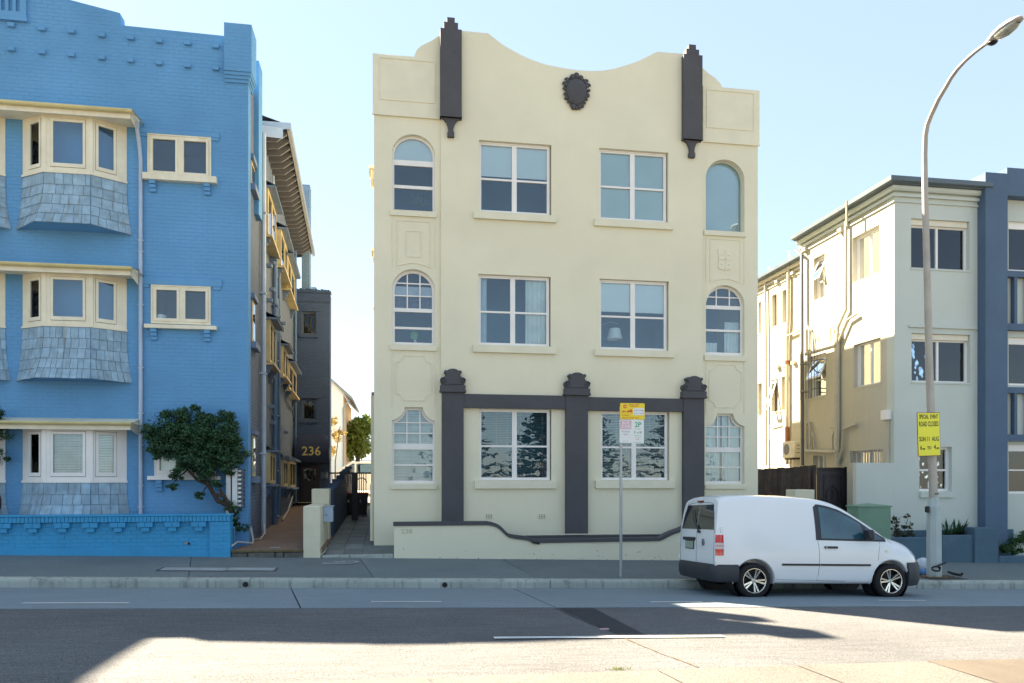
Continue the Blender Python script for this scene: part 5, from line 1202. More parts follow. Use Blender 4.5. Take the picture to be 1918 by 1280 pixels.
def rail(name,pts2,prof_,m,parent,off=0.0):                    # profile (out, z) swept along plan points; mitred at the corner
    mb=MB(); n_=len(prof_); rows_=[]
    for i,(x,y) in enumerate(pts2):
        a=Vector(pts2[max(0,i-1)]); b=Vector((x,y)); c=Vector(pts2[min(len(pts2)-1,i+1)])
        e1=(b-a).normalized() if i else (c-b).normalized(); e2=(c-b).normalized() if i<len(pts2)-1 else e1
        n1=Vector((-e1.y,e1.x)); n2=Vector((-e2.y,e2.x)); nn=(n1+n2).normalized(); k=1/max(.3,nn.dot(n1)); rows_+=[(x+nn.x*k*o_,y+nn.y*k*o_,z) for o_,z in prof_]
    mb.add(rows_,[(i*n_+j,i*n_+(j+1)%n_,(i+1)*n_+(j+1)%n_,(i+1)*n_+j) for i in range(len(pts2)-1) for j in range(n_)])
    return mb.build(name,m,parent)
plan=[(rEnd,YRt),(rX,YRt),(rX,y1s)]; sgn_=-1
plan=plan[::-1]; plan2=[(X2,y1s),(X2,y2e)][::-1]
def outp(pr): return [(-o_,z) for o_,z in pr]
PR=[([(.22,ZT+.19),(.33,ZT+.19),(.33,ZT+.07),(.22,ZT+.05)],GUTD,'gutter'),([(0,ZT+.03),(.22,ZT+.03),(.22,ZT+.08),(0,ZT+.10)],GUTD,'soffit'),([(0.002,ZT+.02),(.14,ZT+.02),(.14,ZT-.06),(.10,ZT-.10),(.002,ZT-.10)],SIDEC,'cornice'),([(0.002,ZT-.16),(.07,ZT-.16),(.07,ZT-.24),(.002,ZT-.24)],SIDEC,'cornice'),([(0.002,ZT-.34),(.04,ZT-.34),(.04,ZT-.38),(.002,ZT-.38)],SIDEC,'cornice')]
for pr,m_,nm in PR:
    pl_=plan if True else 0
    # keep outward offset: left-hand normal of rear->front->right runs inward, so negate
    rail(nm,plan,outp(pr),SAGE if nm=='cornice' else m_,rb); rail(nm,plan2,outp(pr),m_,rb)
# front windows
for i,r_ in enumerate(FR_):
    if i<2:
        w_,cc,rr=win(rb,front(YRt),*r_,cols=(0,.5,1),rows=(0,1),fw=.05,mw=.06,rec=.14,top=.14)
        MB().plate(rect(r_[0]+.02,r_[1]-.02,r_[3]-.15,r_[3]-.005),[],.06,.135,front(YRt)).build('shutter_box',mat('ivory_shutter',(.72,.68,.55),.6,.05,3,stain=.3,stcol=(.45,.35,.2)),w_)
        if i==0:
            for x0,x1 in cc: blind(w_,front(YRt),x0,x1,rr[0][1]-.22,rr[0][1]+.02,.22)
        else: curtain(w_,front(YRt),cc[1][0]+.25,cc[1][1]-.05,rr[0][0],rr[0][1],.3,mat('teal_curtain',(.18,.42,.52)),3)
        MB().plate(rect(r_[0]-.02,r_[1]+.02,r_[2]-.05,r_[2]-.002),[],-.02,.13,front(YRt)).build('sill',SAGE,w_)
    else:
        w_,cc,rr=win(rb,front(YRt),*r_,cols=(0,1),rows=(0,.48,1),fw=.07,rw=.05,rec=.14,depth=1.0)
        blind(w_,front(YRt),cc[0][0],cc[0][1],rr[0][0],rr[1][1],.3,mat('grey_net',(.36,.38,.33),.9))
        sill(w_,front(YRt),r_[0]-.0,r_[1]+.03,r_[2]-.16,r_[2]-.002,.06,SAGE)
def post(u0,u1,v0,v1,Y,m,name='glazing'): return B(X_(u0,Y),X_(u1,Y),Y,Y+.05,Z_(u0,v1,Y),Z_(u0,v0,Y)).build(name,m,rb)
MB().rbox(X_(1703,YRt-.04),X_(1831,YRt-.04),YRt-.05,YRt-.001,Z_(1703,613,YRt-.04),Z_(1703,609,YRt-.04),.005).build('awning_rail',SAGE,rb)
# side windows
PC2=mat('painted_pipe',(.46,.43,.34),.6,.08,2,.05,20,stain=.3,stcol=(.35,.22,.10)); PD2=mat('dark_side_pipe',(.13,.13,.13),.5)
WS=WHITEP
for i,r_ in enumerate(SWR):
    mp=left_side(rX)
    if i in (0,2):
        w_,cc,rr=win(rb,mp,*r_,cols=(0,.5,1),rows=(0,1),fw=.05,mw=.06,rec=.14,g=GLASS)
        if i==0:
            for x0,x1 in cc: blind(w_,mp,x0,x1,rr[0][1]-.3,rr[0][1],.24)
    elif i in (1,3):
        w_,cc,rr=win(rb,mp,*r_,cols=(0,1),rows=(0,.42,1),fw=.06,rec=.14,g=GLASSD)
        a0,a1=cc[0]; z0,z1=rr[1]; mb=MB(); tl=.30                      # awning sash pushed outward at the bottom
        P=lambda a,b,d: (rX+.12+d-(z1-b)/(z1-z0)*tl,a,b)
        mb.plate(rect(a0,a1,z0,z1),[rect(a0+.06,a1-.06,z0+.06,z1-.06)],0,.03,P); s_=mb.build('open_sash',WS,w_); MB().plate(rect(a0+.055,a1-.055,z0+.055,z1-.055),[],.01,.015,P).build('pane',GLASS,w_)
        if i==3:
            y0,y1,zz0,zz1=r_
            for k in range(7): MB().box(rX-.30,rX-.285,y0+(y1-y0)*k/6-.008,y0+(y1-y0)*k/6+.008,zz0-.05,zz1+.1).build('security_bar',PD2,w_)
            for zz in (zz0+.2,zz1-.25): MB().box(rX-.31,rX,y0-.02,y0,zz,zz+.03).box(rX-.31,rX,y1,y1+.02,zz,zz+.03).box(rX-.31,rX-.29,y0,y1,zz,zz+.03).build('cage_rail',PD2,w_)
    else:
        w_,cc,rr=win(rb,mp,*r_,cols=(0,.5,1),rows=(0,1),fw=.05,rec=.14,g=GLASSD)
        n_=int((r_[1]-r_[0])/.11)
        for k in range(n_+1): y=r_[0]+(r_[1]-r_[0])*k/n_; MB().box(rX-.03,rX-.012,y-.009,y+.009,r_[2],r_[3]).build('security_bar',STEEL,w_)
    sill(w_,mp,r_[0],r_[1],r_[2]-.06,r_[2]-.002,.012,SIDEC)
for i,r_ in enumerate(SW2):
    mp=left_side(X2); w_,cc,rr=win(rb,mp,*r_,cols=(0,1),rows=(0,1),fw=.06,rec=.16,g=GLASSD,m=mat('dark_frame',(.12,.10,.08)))
    sill(w_,mp,r_[0]-.05,r_[1]+.05,r_[2]-.06,r_[2]-.002,.02,SIDEC)
    if i==2:
        a0,a1=cc[0]; z0,z1=rr[0]; P=lambda a,b,d:(X2-.02+d-(z1-b)/(z1-z0)*.35,a,b); MB().plate(rect(a0,a1,z0,z1),[rect(a0+.08,a1-.08,z0+.08,z1-.08)],0,.03,P).build('open_sash',SAGE,w_)
# pipes on the side walls

def wp(u,v,X,off=.1): Xp=X-off; y,z=QX(u,v,Xp); return (Xp,y,z)
def pipe(L,X,r_,m,name='pipe',off=.09): MB().tube([wp(u,v,X,off) for u,v in L],r_,8).build(name,m,rb,smooth=True)
pipe([(1584.5,412),(1584.5,580),(1570,612),(1568,640)],rX,.05,PC2,'downpipe'); pipe([(1568,625),(1568,872)],rX,.085,PC2,'waste_pipe')
pipe([(1605,588),(1587,600),(1578,622),(1571,640)],rX,.035,PC2); pipe([(1603,795),(1580,804),(1578,840),(1570,866)],rX,.045,PC2)
pipe([(1491,470),(1502,478),(1503,872)],rX+.05,.055,PD2,'downpipe',.18)
pipe([(1510,845),(1566,847)],rX,.055,PC2,'waste_pipe',.16); pipe([(1511,848),(1510,800),(1512,792),(1516,792),(1517,800),(1517,840)],rX,.035,PC2)
pipe([(1509,664),(1566,648)],rX,.05,PC2,'waste_pipe',.14); pipe([(1510,664),(1510,618),(1513,612),(1516,618),(1516,655)],rX,.04,PC2)
pipe([(1519,655),(1520,628),(1524,624),(1528,652)],rX,.02,PC2); pipe([(1556,640),(1555,615),(1558,608),(1562,618),(1560,634)],rX,.025,PC2); pipe([(1520,843),(1522,812),(1528,845)],rX,.03,PC2); pipe([(1560,845),(1559,820),(1563,805),(1556,802)],rX,.025,PC2)
pipe([(1477,500),(1476,600),(1474,640),(1474,870)],X2,.07,PC2,'downpipe'); pipe([(1433,525),(1435,660),(1435,872)],X2,.045,PC2,'downpipe'); pipe([(1474,630),(1496,620)],X2,.04,PC2); pipe([(1441,825),(1442,798),(1460,793)],X2,.02,PC2)
pipe([(1462,682),(1467,690),(1471,705)],X2,.03,PC2)
mb=MB(); a=wp(1474,800,X2,.09); RUST=mat('rusty_section',(.30,.12,.04),.9,.3,8); MB().tube([wp(1474,800,X2,.09),wp(1474,828,X2,.09)],.078,8).build('rusty_joint',RUST,rb); MB().tube([wp(1474,676,X2,.09),wp(1474,682,X2,.09)],.085,8).build('rusty_joint',RUST,rb)
for u,v,X in ((1578,432,rX),(1511,468,rX),(1458,528,X2),(1488,512,X2),(1489,680,X2),(1459,688,X2)):
    p=wp(u,v,X,.0); MB().rbox(X-.12,X-.001,p[1]-.1,p[1]+.1,p[2]-.06,p[2]+.06,.01).build('vent_cowl',PC2,rb)
p=wp(1664,778,rX,0); MB().rbox(rX-.14,rX-.001,p[1]-.14,p[1]+.14,p[2]-.13,p[2]+.13,.01).build('meter_box',WHITEP,rb)
pipe([(1664,787),(1664,872)],rX,.025,PC2,'conduit',.05)
for u_,v0_,v1_,Y_ in ((1586,376,404,19.6),(1478,470,500,25.5),(1440,500,520,29)):
    xx=X_(u_,Y_); MB().tube([(xx,Y_,Z_(u_,v1_,Y_)-.3),(xx,Y_,Z_(u_,v0_,Y_))],.03,6).build('vent_pipe',PC2,rb)
# split-system unit on its bracket
y,z=QX(1480,842,X2-.35); t=thing('air_conditioner',(X2-.2,y,z-.3),'cream air conditioner unit bracketed to the side wall of the right-hand building','air conditioner')
MB().rbox(X2-.42,X2-.06,y-.42,y+.42,z-.30,z+.28,.02).build('case',mat('ivory_case',(.62,.58,.45),.5),t)
MB().lathe([(0,0),(.2,0)],20,Matrix.Translation((X2-.425,y+.12,z))@Matrix.Rotation(R(-90),4,'Y')).build('fan_grille',PD2,t)
mb=MB(); 
for k in range(3): mb.box(X2-.34,X2-.14,y-.424,y-.421,z-.14+.13*k,z-.12+.13*k)
mb.build('vent_slot',BLACK,t); B(X2-.42,X2,y-.3,y-.26,z-.36,z-.31).box(X2-.42,X2,y+.26,y+.3,z-.36,z-.31).build('bracket',BLACK,t)
# slate pilaster and bays to the right
YP=YRt-.28; sx0,sx1=X_(1846,YP),X_(1887.5,YP)
B(sx0,sx1,YP,YRt+.6,-.4,Z_(1866,324,YP)).build('pilaster',SLATE,rb)
top2=Z_(1890,313.5,YP); sxe=24
mb=MB(); mb.box(sx1+.001,sxe,YP+.02,YRt+.6,Z_(1890,366,YP),top2); mb.build('parapet',SLATE,rb)
yb2=YRt+.02
def zb2_(v): return Z_(1900,v,yb2)
opens=[(415,508),(632,722),(833,925)]
bw=[X_(1889,yb2),X_(1889,yb2)+2.3,X_(1889,yb2)+2.4,X_(1889,yb2)+6]
MB().plate(rect(sx1-.2,sxe,-.4,zb2_(360)),[rect(bw[0],bw[1],zb2_(b),zb2_(a)) for a,b in opens],0,.25,front(yb2)).build('wall',SAGE,rb)
for i,(a,b) in enumerate(opens):
    w_,cc,rr=win(rb,front(yb2),bw[0],bw[1],zb2_(b),zb2_(a),cols=(0,1),rows=(0,.48,1) if i==2 else (0,1),fw=.06,rec=.08,top=.12)
    blind(w_,front(yb2),cc[0][0],cc[0][1],rr[-1][1]-(.35 if i==0 else .1 if i==1 else 1.2),rr[-1][1],.18,BLIND if i!=2 else mat('green_net',(.45,.52,.44)))
for i,(a,b) in enumerate(((511,609),(727,815))):                # balustrade-like slate battens
    w_=MB().box(sx1+.001,sxe,YRt-.14,YRt+.0,zb2_(a+11),zb2_(a)).box(sx1+.001,sxe,YRt-.14,YRt+.0,zb2_(b+12),zb2_(b-0)).build('spandrel_rail',SLATE,rb)
    for k in range(12):
        x=X_(1899,YRt-.1)+k*.42*1.0; B(x,x+.09,YRt-.12,YRt+.0,zb2_(b),zb2_(a+11)).build('batten',SLATE,w_)
# low walls, gate and fence in the gap
sc0,sc1=X_(1603,YRt-.0),rX-.002; zt_=Z_(1610,867,YRt)
o=B(sc0,sc1,YRt,YRt+.2,-.3,zt_).build('screen_wall',SAGE); top_obj(o,((sc0+sc1)/2,YRt,0)); tag(o,'pale green rendered screen wall between the dark gate and the right-hand building','wall')
o=B(sc0-.09,sc0-.003,YRt-.02,YRt+.25,-.3,zt_+.0).build('gate_post',PC2); top_obj(o,(sc0-.05,YRt,0)); tag(o,'slim pale post at the hinge side of the dark patterned gate','post')
GYt=18.5; q0,q1=X_(1531,GYt),X_(1597,GYt); gt=Z_(1560,876,GYt); GB=mat('dark_gate_metal',(.035,.03,.035),.5)
t=thing('patterned_gate',((q0+q1)/2,GYt,.0),'dark metal gate with a sunburst pattern beside the pale screen wall','gate')
mb=MB(); mb.box(q0,q0+.06,GYt-.03,GYt+.03,0,gt); mb.box(q1-.22,q1,GYt-.04,GYt+.04,0,gt+.02); mb.box(q0+.06,q1-.22,GYt-.025,GYt+.025,gt-.05,gt); mb.box(q0+.06,q1-.22,GYt-.02,GYt+.02,.35,.40); mb.build('frame',BLACK,t)
B(q0+.06,q1-.22,GYt+.03,GYt+.04,.05,gt-.05).build('mesh_screen',GB,t)
cxg=(q0+q1-.16)/2; 
for k,(ang,L_) in enumerate(((-48,.32),(-32,.45),(-16,.62),(0,.80),(16,.62),(32,.45),(48,.32))):
    a=R(ang); p=Vector((cxg,GYt-.01,.95)); d=Vector((math.sin(a),0,math.cos(a))); MB().tube([p,p+d*L_],.013,5).build('ray',BLACK,t)
mb=MB(); mb.tube([(cxg-.35,GYt,1.02),(cxg-.3,GYt,1.5),(cxg-.16,GYt,1.5),(cxg-.16,GYt,1.72),(cxg-.0,GYt,1.85),(cxg+.16,GYt,1.72),(cxg+.16,GYt,1.5),(cxg+.3,GYt,1.5),(cxg+.35,GYt,1.02)],.012,5); mb.tube([(q0+.2,GYt,.4),(q0+.2,GYt,gt-.2),(q1-.35,GYt,gt-.2),(q1-.35,GYt,.4)],.01,5); mb.build('pattern',BLACK,t)
o=B(X_(1512,19.2),q0+.04,18.9,19.0,-.2,Z_(1520,874,19.0)).build('metal_screen',GB); top_obj(o,(q0-.2,18.9,0)); tag(o,'plain dark panel to the left of the sunburst gate','screen')
t=thing('paling_fence',(X_(1470,21),21,0),'grey brown timber paling fence between the cream building and the dark gate','fence')
x=X_(1414,21.0); xe_=X_(1526,21.0); 
while x<xe_:
    wd=.105; zt2=Z_(1424,879,21)+(x-X_(1424,21))/(xe_-X_(1424,21))*.12+random.uniform(-.015,.015); MB().box(x,x+wd-.008,21+random.uniform(0,.01),21.025,-.3,zt2).build('paling',WOODF,t); x+=wd
B(X_(1414,21.0),xe_,21.03,21.08,1.8,1.9).build('rail',WOODF,t)
o=MB().rbox(X_(1485,17.4),X_(1522,17.4),17.3,17.75,-.3,Z_(1500,917.5,17.4),.015).build('gate_pillar',PC); top_obj(o,(X_(1503,17.4),17.5,0)); tag(o,'short pale rendered pillar just above the roof of the white van','pillar')
# green cabinet
GC=mat('green_cabinet_paint',(.15,.27,.19),.6,.06,2,.15,40,stain=.15,stcol=(.12,.2,.14)); gx0_,gx1_=X_(1608,16.3),X_(1669,16.3); gzt=Z_(1608,948,16.3)
t=thing('utility_cabinet',((gx0_+gx1_)/2,16.5,fz(11.4,16.4)),'green electrical cabinet standing on the footpath behind the white van','cabinet')
MB().rbox(gx0_,gx1_,16.3,16.76,fz(11.4,16.4)-.05,gzt,.012).build('case',GC,t)
mb=MB(); mb.add([(gx0_-.02,16.28,gzt),(gx1_+.02,16.28,gzt),(gx1_+.02,16.79,gzt),(gx0_-.02,16.79,gzt),((gx0_*.55+gx1_*.45),16.5,gzt+.06)],[(0,1,4),(1,2,4),(2,3,4),(3,0,4)]); mb.box(gx0_-.02,gx1_+.02,16.28,16.79,gzt-.03,gzt-.001); mb.build('lid',GC,t)
# planters in front
def plz(X): return base(X)-.1
def wallb(u0,u1,vt,Y0,Y1,m,name,label,cat='wall',grp=None):
    x0,x1=X_(u0,Y0),X_(u1,Y0); o=MB().rbox(x0,x1,Y0,Y1,plz(x1)-.1,Z_((u0+u1)/2,vt,Y0),.015).build(name,m); top_obj(o,((x0+x1)/2,Y0,plz(x1))); tag(o,label,cat,grp)
wallb(1666,1764,1007,17.2,17.35,SLATEL,'planter_wall','worn slate planter wall to the left of the lamp post','wall')
wallb(1764.5,1825,1003,17.2,17.35,SLATEL,'planter_wall','slate planter wall under the spiky plant, right of the lamp post')
wallb(1826,1871,989,17.14,17.55,SLATEL,'planter_pier','square slate pier right of the spiky plant')
wallb(1871.5,2050,1041,17.2,17.35,SLATEL,'planter_wall','lowest slate planter wall below the trimmed bushes at the right edge')
o=MB().box(rX,rX+3.5,YRt-.10,YRt-.001,-.4,Z_(1750,993,YRt)).build('plinth',SLATEL,rb)
tag(B(rX-1.2,X_(1871,17.35),17.35,YRt-.1,-.4,Z_(1700,1012,17.4)).build('planting_bed',SOIL),kind='structure')
def rq(u,v,Y): x,z=Q(u,v,Y); return (x,Y,z)
t=thing('spiky_plant',rq(1786,1005,17.6),'spiky dark green agave-like plant in the planter right of the lamp post','plant')
mb=MB()
for k in range(70):
    a=random.random()*6.283; el=random.uniform(.15,1.35); L_=random.uniform(.35,.62); c=Vector(rq(random.choice((1776,1800,1788)),1003,17.6)); 
    d=Vector((math.cos(a)*math.cos(el),math.sin(a)*math.cos(el)*.7,math.sin(el))); sd=d.cross(Vector((0,0,1))).normalized()*.022
    m_=c+d*L_*.5; e_=c+d*L_-Vector((0,0,.06)); mb.add([c-sd,c+sd,m_+sd*1.2,m_-sd*1.2,e_],[(0,1,2,3),(3,2,4)])
mb.build('leaf',LEAFD,t)
def bushy(name,u,v,Y,blobs,m,label,dens=500,size=.035,stems=None):
    t=thing(name,rq(u,v,Y),label,'plant'); mb=MB(); k=19/1400.; fill(mb,[(rq(a,b,Y),(c*k/2,.2,d*k/2)) for a,b,c,d in blobs],dens,size); mb.build('foliage',m,t)
    if stems:
        mb=MB()
        for L in stems: mb.tube([rq(a,b,Y) for a,b in L],.008,4)
        mb.build('stem',BARK,t)
bushy('oleander_bush',1686,1012,17.6,[(1678,990,18,34),(1690,1000,24,20),(1701,985,10,26),(1676,972,8,14),(1698,968,8,10),(1706,1000,14,16)],LEAFB,'straggly dark shrub in the planter left of the lamp post',450,.032,[[(1684,1010),(1677,985),(1673,965)],[(1690,1010),(1697,985),(1703,963)]])
bushy('trimmed_bush',1895,1040,17.6,[(1885,1025,30,24),(1905,1015,34,36),(1918,1008,24,36),(1895,1030,40,18),(1930,1010,30,40)],leafmat('mid_leaf',(.03,.08,.025),(.07,.15,.04)),'dense green bushes above the low slate wall at the right edge',800,.032)
bushy('small_bush',1875,1000,17.8,[(1874,1000,12,16),(1868,985,10,6)],LEAFB,'small tuft beside the slate pier under the slate pilaster',300,.03)
bushy('small_bush',1757,985,17.7,[(1757,985,8,12)],LEAFB,'few dark leaves peeping out left of the lamp post base',300,.03)
# ================================================================== STREET LAMP AND SIGNS
YL=14.75; lx=X_(1749.5,YL); lz=fz(lx,YL)
lamp=thing('street_lamp',(lx,YL,lz),'tall grey street lamp with curved arm and octagonal base beside the white van','street lamp')
def lq(u,v,Y=YL): x,z=Q(u,v,Y); return (x,Y,z)
def octm(x,y): return Matrix.Translation((x,y,0))@Matrix.Rotation(R(22.5),4,'Z')
mb=MB(); zb1=Z_(1750,932,YL); zb2=Z_(1750,948,YL)
mb.lathe([(.155,lz-.05),(.15,zb2),(.14,zb2+.02),(.10,zb1),(.098,zb1+.02),(0,zb1+.02)],8,octm(lx,YL)); mb.build('base',LAMPBASE,lamp)
plist=[(1748.5,935),(1744.5,800),(1741,700),(1738.5,600),(1736,500),(1733.5,400),(1732,330),(1731.6,290)]
P=[Vector(lq(u,v)) for u,v in plist]; xm=P[-1].x
arm=[(1733,255),(1736.5,235),(1744,216),(1758,186),(1770,166),(1782,145),(1794,129),(1808,114),(1826,98),(1850,80)]
A=[]
for u,v in arm:
    Y=xm/rx(u); Y=min(Y,YL); A.append(Vector((xm if Y<YL else X_(u,YL),Y,EYE+(CY-v)*dep(xm,Y)/FPX)))
pts_=P+A; rs=[.088,.084,.078,.074,.070,.066,.062,.058]+[.055,.052,.050,.047,.045,.043,.041,.038,.036,.034]
MB().tube(pts_,rs,12).build('pole',LAMPST,lamp,smooth=True,ang=60)
for v in (848,925): 
    mb=MB(); c=Vector(lq(1746.5+ (v-848)*.04,v)); mb.tube([c-Vector((0,0,.02)),c+Vector((0,0,.02))],.094,12); mb.build('pole_band',GUTD,lamp)
e=A[-1]; d=(A[-1]-A[-2]).normalized(); d=Vector((d.x,d.y,d.z*.75)).normalized()
fw_=d; sdv=fw_.cross(Vector((0,0,1))).normalized(); upv=sdv.cross(fw_).normalized()
ML=Matrix(((sdv.x,fw_.x,upv.x,e.x),(sdv.y,fw_.y,upv.y,e.y),(sdv.z,fw_.z,upv.z,e.z),(0,0,0,1)))
mb=MB(); sec=[(-.08,.035,.035,.03),(.0,.05,.05,.05),(.08,.085,.075,.08),(.22,.13,.10,.07),(.42,.155,.115,.045),(.62,.14,.10,.035),(.76,.09,.06,.025),(.81,.02,.02,.01)]
n_=16; vs=[]
for y,w_,ht,hb in sec:
    for k in range(n_):
        a=6.28318*k/n_; vs.append(ML@Vector((w_*math.cos(a),y,(ht if math.sin(a)>0 else hb)*math.sin(a))))
mb.add(vs,[(j*n_+k,j*n_+(k+1)%n_,(j+1)*n_+(k+1)%n_,(j+1)*n_+k) for j in range(len(sec)-1) for k in range(n_)]+[tuple(range(n_)),tuple((len(sec)-1)*n_+k for k in range(n_))])
hd=mb.build('lamp_head',mat('lamp_head_grey',(.38,.38,.36),.5,.05,4,stain=.3,stcol=(.2,.2,.18)),lamp,smooth=True,ang=50)
mb=MB(); vs=[]; sec=[(.20,.07,.03),(.28,.115,.085),(.45,.13,.105),(.62,.115,.085),(.73,.06,.04)]
for y,w_,hb in sec:
    for k in range(9): a=math.pi+math.pi*k/8; vs.append(ML@Vector((w_*math.cos(a),y,-.03+hb*math.sin(a))))
mb.add(vs,[(j*9+k,j*9+k+1,(j+1)*9+k+1,(j+1)*9+k) for j in range(len(sec)-1) for k in range(8)])
LENS=mat('lamp_lens',(.34,.35,.31),.15,.35,14,spec=.8,coat=.5); mb.build('lens',LENS,hd,smooth=True,ang=60)
MB().lathe([(0,.02),(.075,.0),(.09,-.03),(.05,-.06),(0,-.065)],12,ML@Matrix.Translation((0,.12,-.05))).build('ballast_cover',BLACK,hd,smooth=True)
c=Vector(lq(1734,950)); 
o=MB().rbox(c.x-.04,c.x+.03,YL-.10,YL-.0,c.z-.12,c.z+.02,.02).build('lock_box',BLACK); top_obj(o,tuple(c)); tag(o,'small black box strapped to the left of the street lamp base','box')
# yellow event sign wired to the lamp
SG=Vector(((X_(1715,YL-.14)+X_(1764.5,YL-.14))/2,YL-.13,0)); s0,s1=X_(1715,YL-.14),X_(1764.5,YL-.14); sz0,sz1=Z_(1740,854.5,YL-.14),Z_(1740,773,YL-.14)
YS_=mat('event_sign_yellow',(.80,.76,.03),.4,.02,2); TXT=mat('sign_black',(.02,.02,.015),.5); RDM=mat('sign_dark_red',(.22,.03,.03),.5)
t=thing('event_sign',((s0+s1)/2,YL-.13,sz0),'yellow special event road closed sign wired to the street lamp','sign')
rotS=Matrix.Translation(((s0+s1)/2,YL-.135,(sz0+sz1)/2))@Matrix.Rotation(R(10),4,'Z')@Matrix.Rotation(R(-2.0),4,'Y')
W=(s1-s0)/math.cos(R(10))*.99; H=sz1-sz0
MB().box(-W/2,W/2,-.004,.004,-H/2,H/2,rotS).build('border',RDM,t); MB().box(-W/2+.012,W/2-.012,-.0075,-.0045,-H/2+.012,H/2-.012,rotS).build('face',YS_,t)
mb=MB()
def st(s,x,y,size,sx=1.0,al='CENTER',b=.003): text_mesh(mb,s,size,lambda a,c_,d_: tuple(rotS@Vector((x+a,-.0095,y+c_))),align=al,sx=sx,bold=b)
st('SPECIAL  EVENT',0,H*.36,.125,.60); st('ROAD CLOSED',0,H*.185,.150,.55); st('SUN 11  AUG',.0,-H*.155,.135,.70)
st('6',-W*.41,-H*.35,.13,.9,'LEFT'); st('am',-W*.41+.07,-H*.35,.065,.9,'LEFT'); st('TO',0,-H*.345,.095,.9); st('4',W*.20,-H*.34,.13,.9,'LEFT'); st('pm',W*.20+.075,-H*.34,.065,.9,'LEFT')
mb.build('lettering',TXT,t)
# parking sign post
YQ=14.55; qx=X_(1163,YQ); qz=fz(qx,YQ)
post_=thing('sign_post',(qx,YQ,qz),'thin galvanised pole on the footpath carrying the parking signs','post')
mb=MB(); mb.tube([(qx,YQ,qz-.05),(qx,YQ,Z_(1163,765,YQ))],.030,12); mb.build('pole',STEEL,post_,smooth=True)
MB().lathe([(.034,0),(.034,.02),(0,.025)],12,Matrix.Translation((qx,YQ,Z_(1163,765,YQ)))).build('cap',STEEL,post_)
def splate(name,u0,u1,v0,v1,label,cat,m,rr_=.02,grp=None):
    Yp=YQ-.04; x0,x1=X_(u0,Yp),X_(u1,Yp); z0,z1=Z_((u0+u1)/2,v1,Yp),Z_((u0+u1)/2,v0,Yp)
    t=thing(name,((x0+x1)/2,Yp,z0),label,cat,grp); P=[]
    for cx_,cz_,a0 in ((x0+rr_,z0+rr_,180),(x1-rr_,z0+rr_,270),(x1-rr_,z1-rr_,0),(x0+rr_,z1-rr_,90)):
        for k in range(5): a=R(a0+90*k/4); P.append((cx_+rr_*math.cos(a),cz_+rr_*math.sin(a)))
    MB().plate(P,[],0,.003,front(Yp)).build('plate',m,t); return t,x0,x1,z0,z1,Yp-.0015
SY=mat('sign_yellow',(.82,.62,.03),.4,.03,4); SW_=mat('sign_white',(.74,.76,.74),.4,.03,3); GRN=mat('sign_green',(.05,.38,.18),.5); PNK=mat('faded_red_panel',(.66,.38,.45),.5,.05,3); REDT=mat('sign_red',(.65,.12,.03),.5); GREYT=mat('faded_text',(.45,.40,.50),.5); GRNF=mat('faded_green_text',(.45,.62,.50),.5)
t,x0,x1,z0,z1,Yt=splate('clearway_sign',1161.5,1207.5,755.5,786,'yellow special event clearway sign with a tow truck, above the two parking signs','sign',SY)
W=x1-x0;H=z1-z0
def tx(parent,s,fx,fz2,size,m,sx=1,al='LEFT',b=.001,nm='lettering',dy=0.0):
    mb=MB(); xx=x0+W*fx; zz=z0+H*fz2; text_mesh(mb,s,size,lambda a,c_,d_:(xx+a,Yt-dy,zz+c_),align=al,sx=sx,bold=b); return mb.build(nm,m,parent)
MB().plate(rect(x0+W*.53,x1-W*.02,z0+H*.27,z0+H*.70),[],0,.001,front(Yt)).build('patch',SW_,t)
mb=MB(); cx_,cz_=x0+W*.2,z0+H*.80; mb.tube([(cx_+.036*math.cos(a*.5236),Yt,cz_+.036*math.sin(a*.5236)) for a in range(13)],.005,5); mb.build('ring_symbol',REDT,t)
tx(t,'C',.145,.71,.075,REDT,b=.003); tx(t,'SPECIAL EVENT',.36,.87,.032,REDT,sx=1.0); tx(t,'CLEARWAY',.40,.77,.032,REDT)
mb=MB(); zz=z0+H*.48 # tow truck pictogram with a lifted car
mb.plate([(x0+W*.26,zz),(x0+W*.30,zz+.02),(x0+W*.38,zz+.025),(x0+W*.40,zz+.045),(x0+W*.46,zz+.045),(x0+W*.50,zz+.02),(x0+W*.50,zz-.012),(x0+W*.27,zz-.012)],[],0,.001,front(Yt))
mb.plate([(x0+W*.05,zz-.01),(x0+W*.09,zz+.005),(x0+W*.14,zz+.018),(x0+W*.19,zz+.016),(x0+W*.24,zz+.006),(x0+W*.23,zz-.006)],[],0,.001,front(Yt))
for f in (.31,.45,.11): mb.lathe([(0,0),(.011,0)],10,Matrix.Translation((x0+W*f,Yt,zz-.014))@Matrix.Rotation(R(90),4,'X'))
mb.build('pictogram',REDT,t)
tx(t,'5AM TO 4PM',.56,.51,.042,GREYT,sx=.82,dy=.0015); tx(t,'SUN 11 AUG',.56,.33,.042,GREYT,sx=.86,dy=.0015); tx(t,'VEHICLES TOWED AWAY',.07,.06,.034,REDT,sx=.92); tx(t,'NO STOPPING',.08,.22,.028,REDT,sx=.8)
t,x0,x1,z0,z1,Yt=splate('bus_zone_sign',1160.5,1183.5,786.6,830,'faded white and pink bus zone sign, left one of the pair under the yellow sign','sign',SW_); W=x1-x0;H=z1-z0
MB().plate(rect(x0+.012,x1-.012,z0+H*.60,z1-.015),[],0,.001,front(Yt)).build('panel',PNK,t)
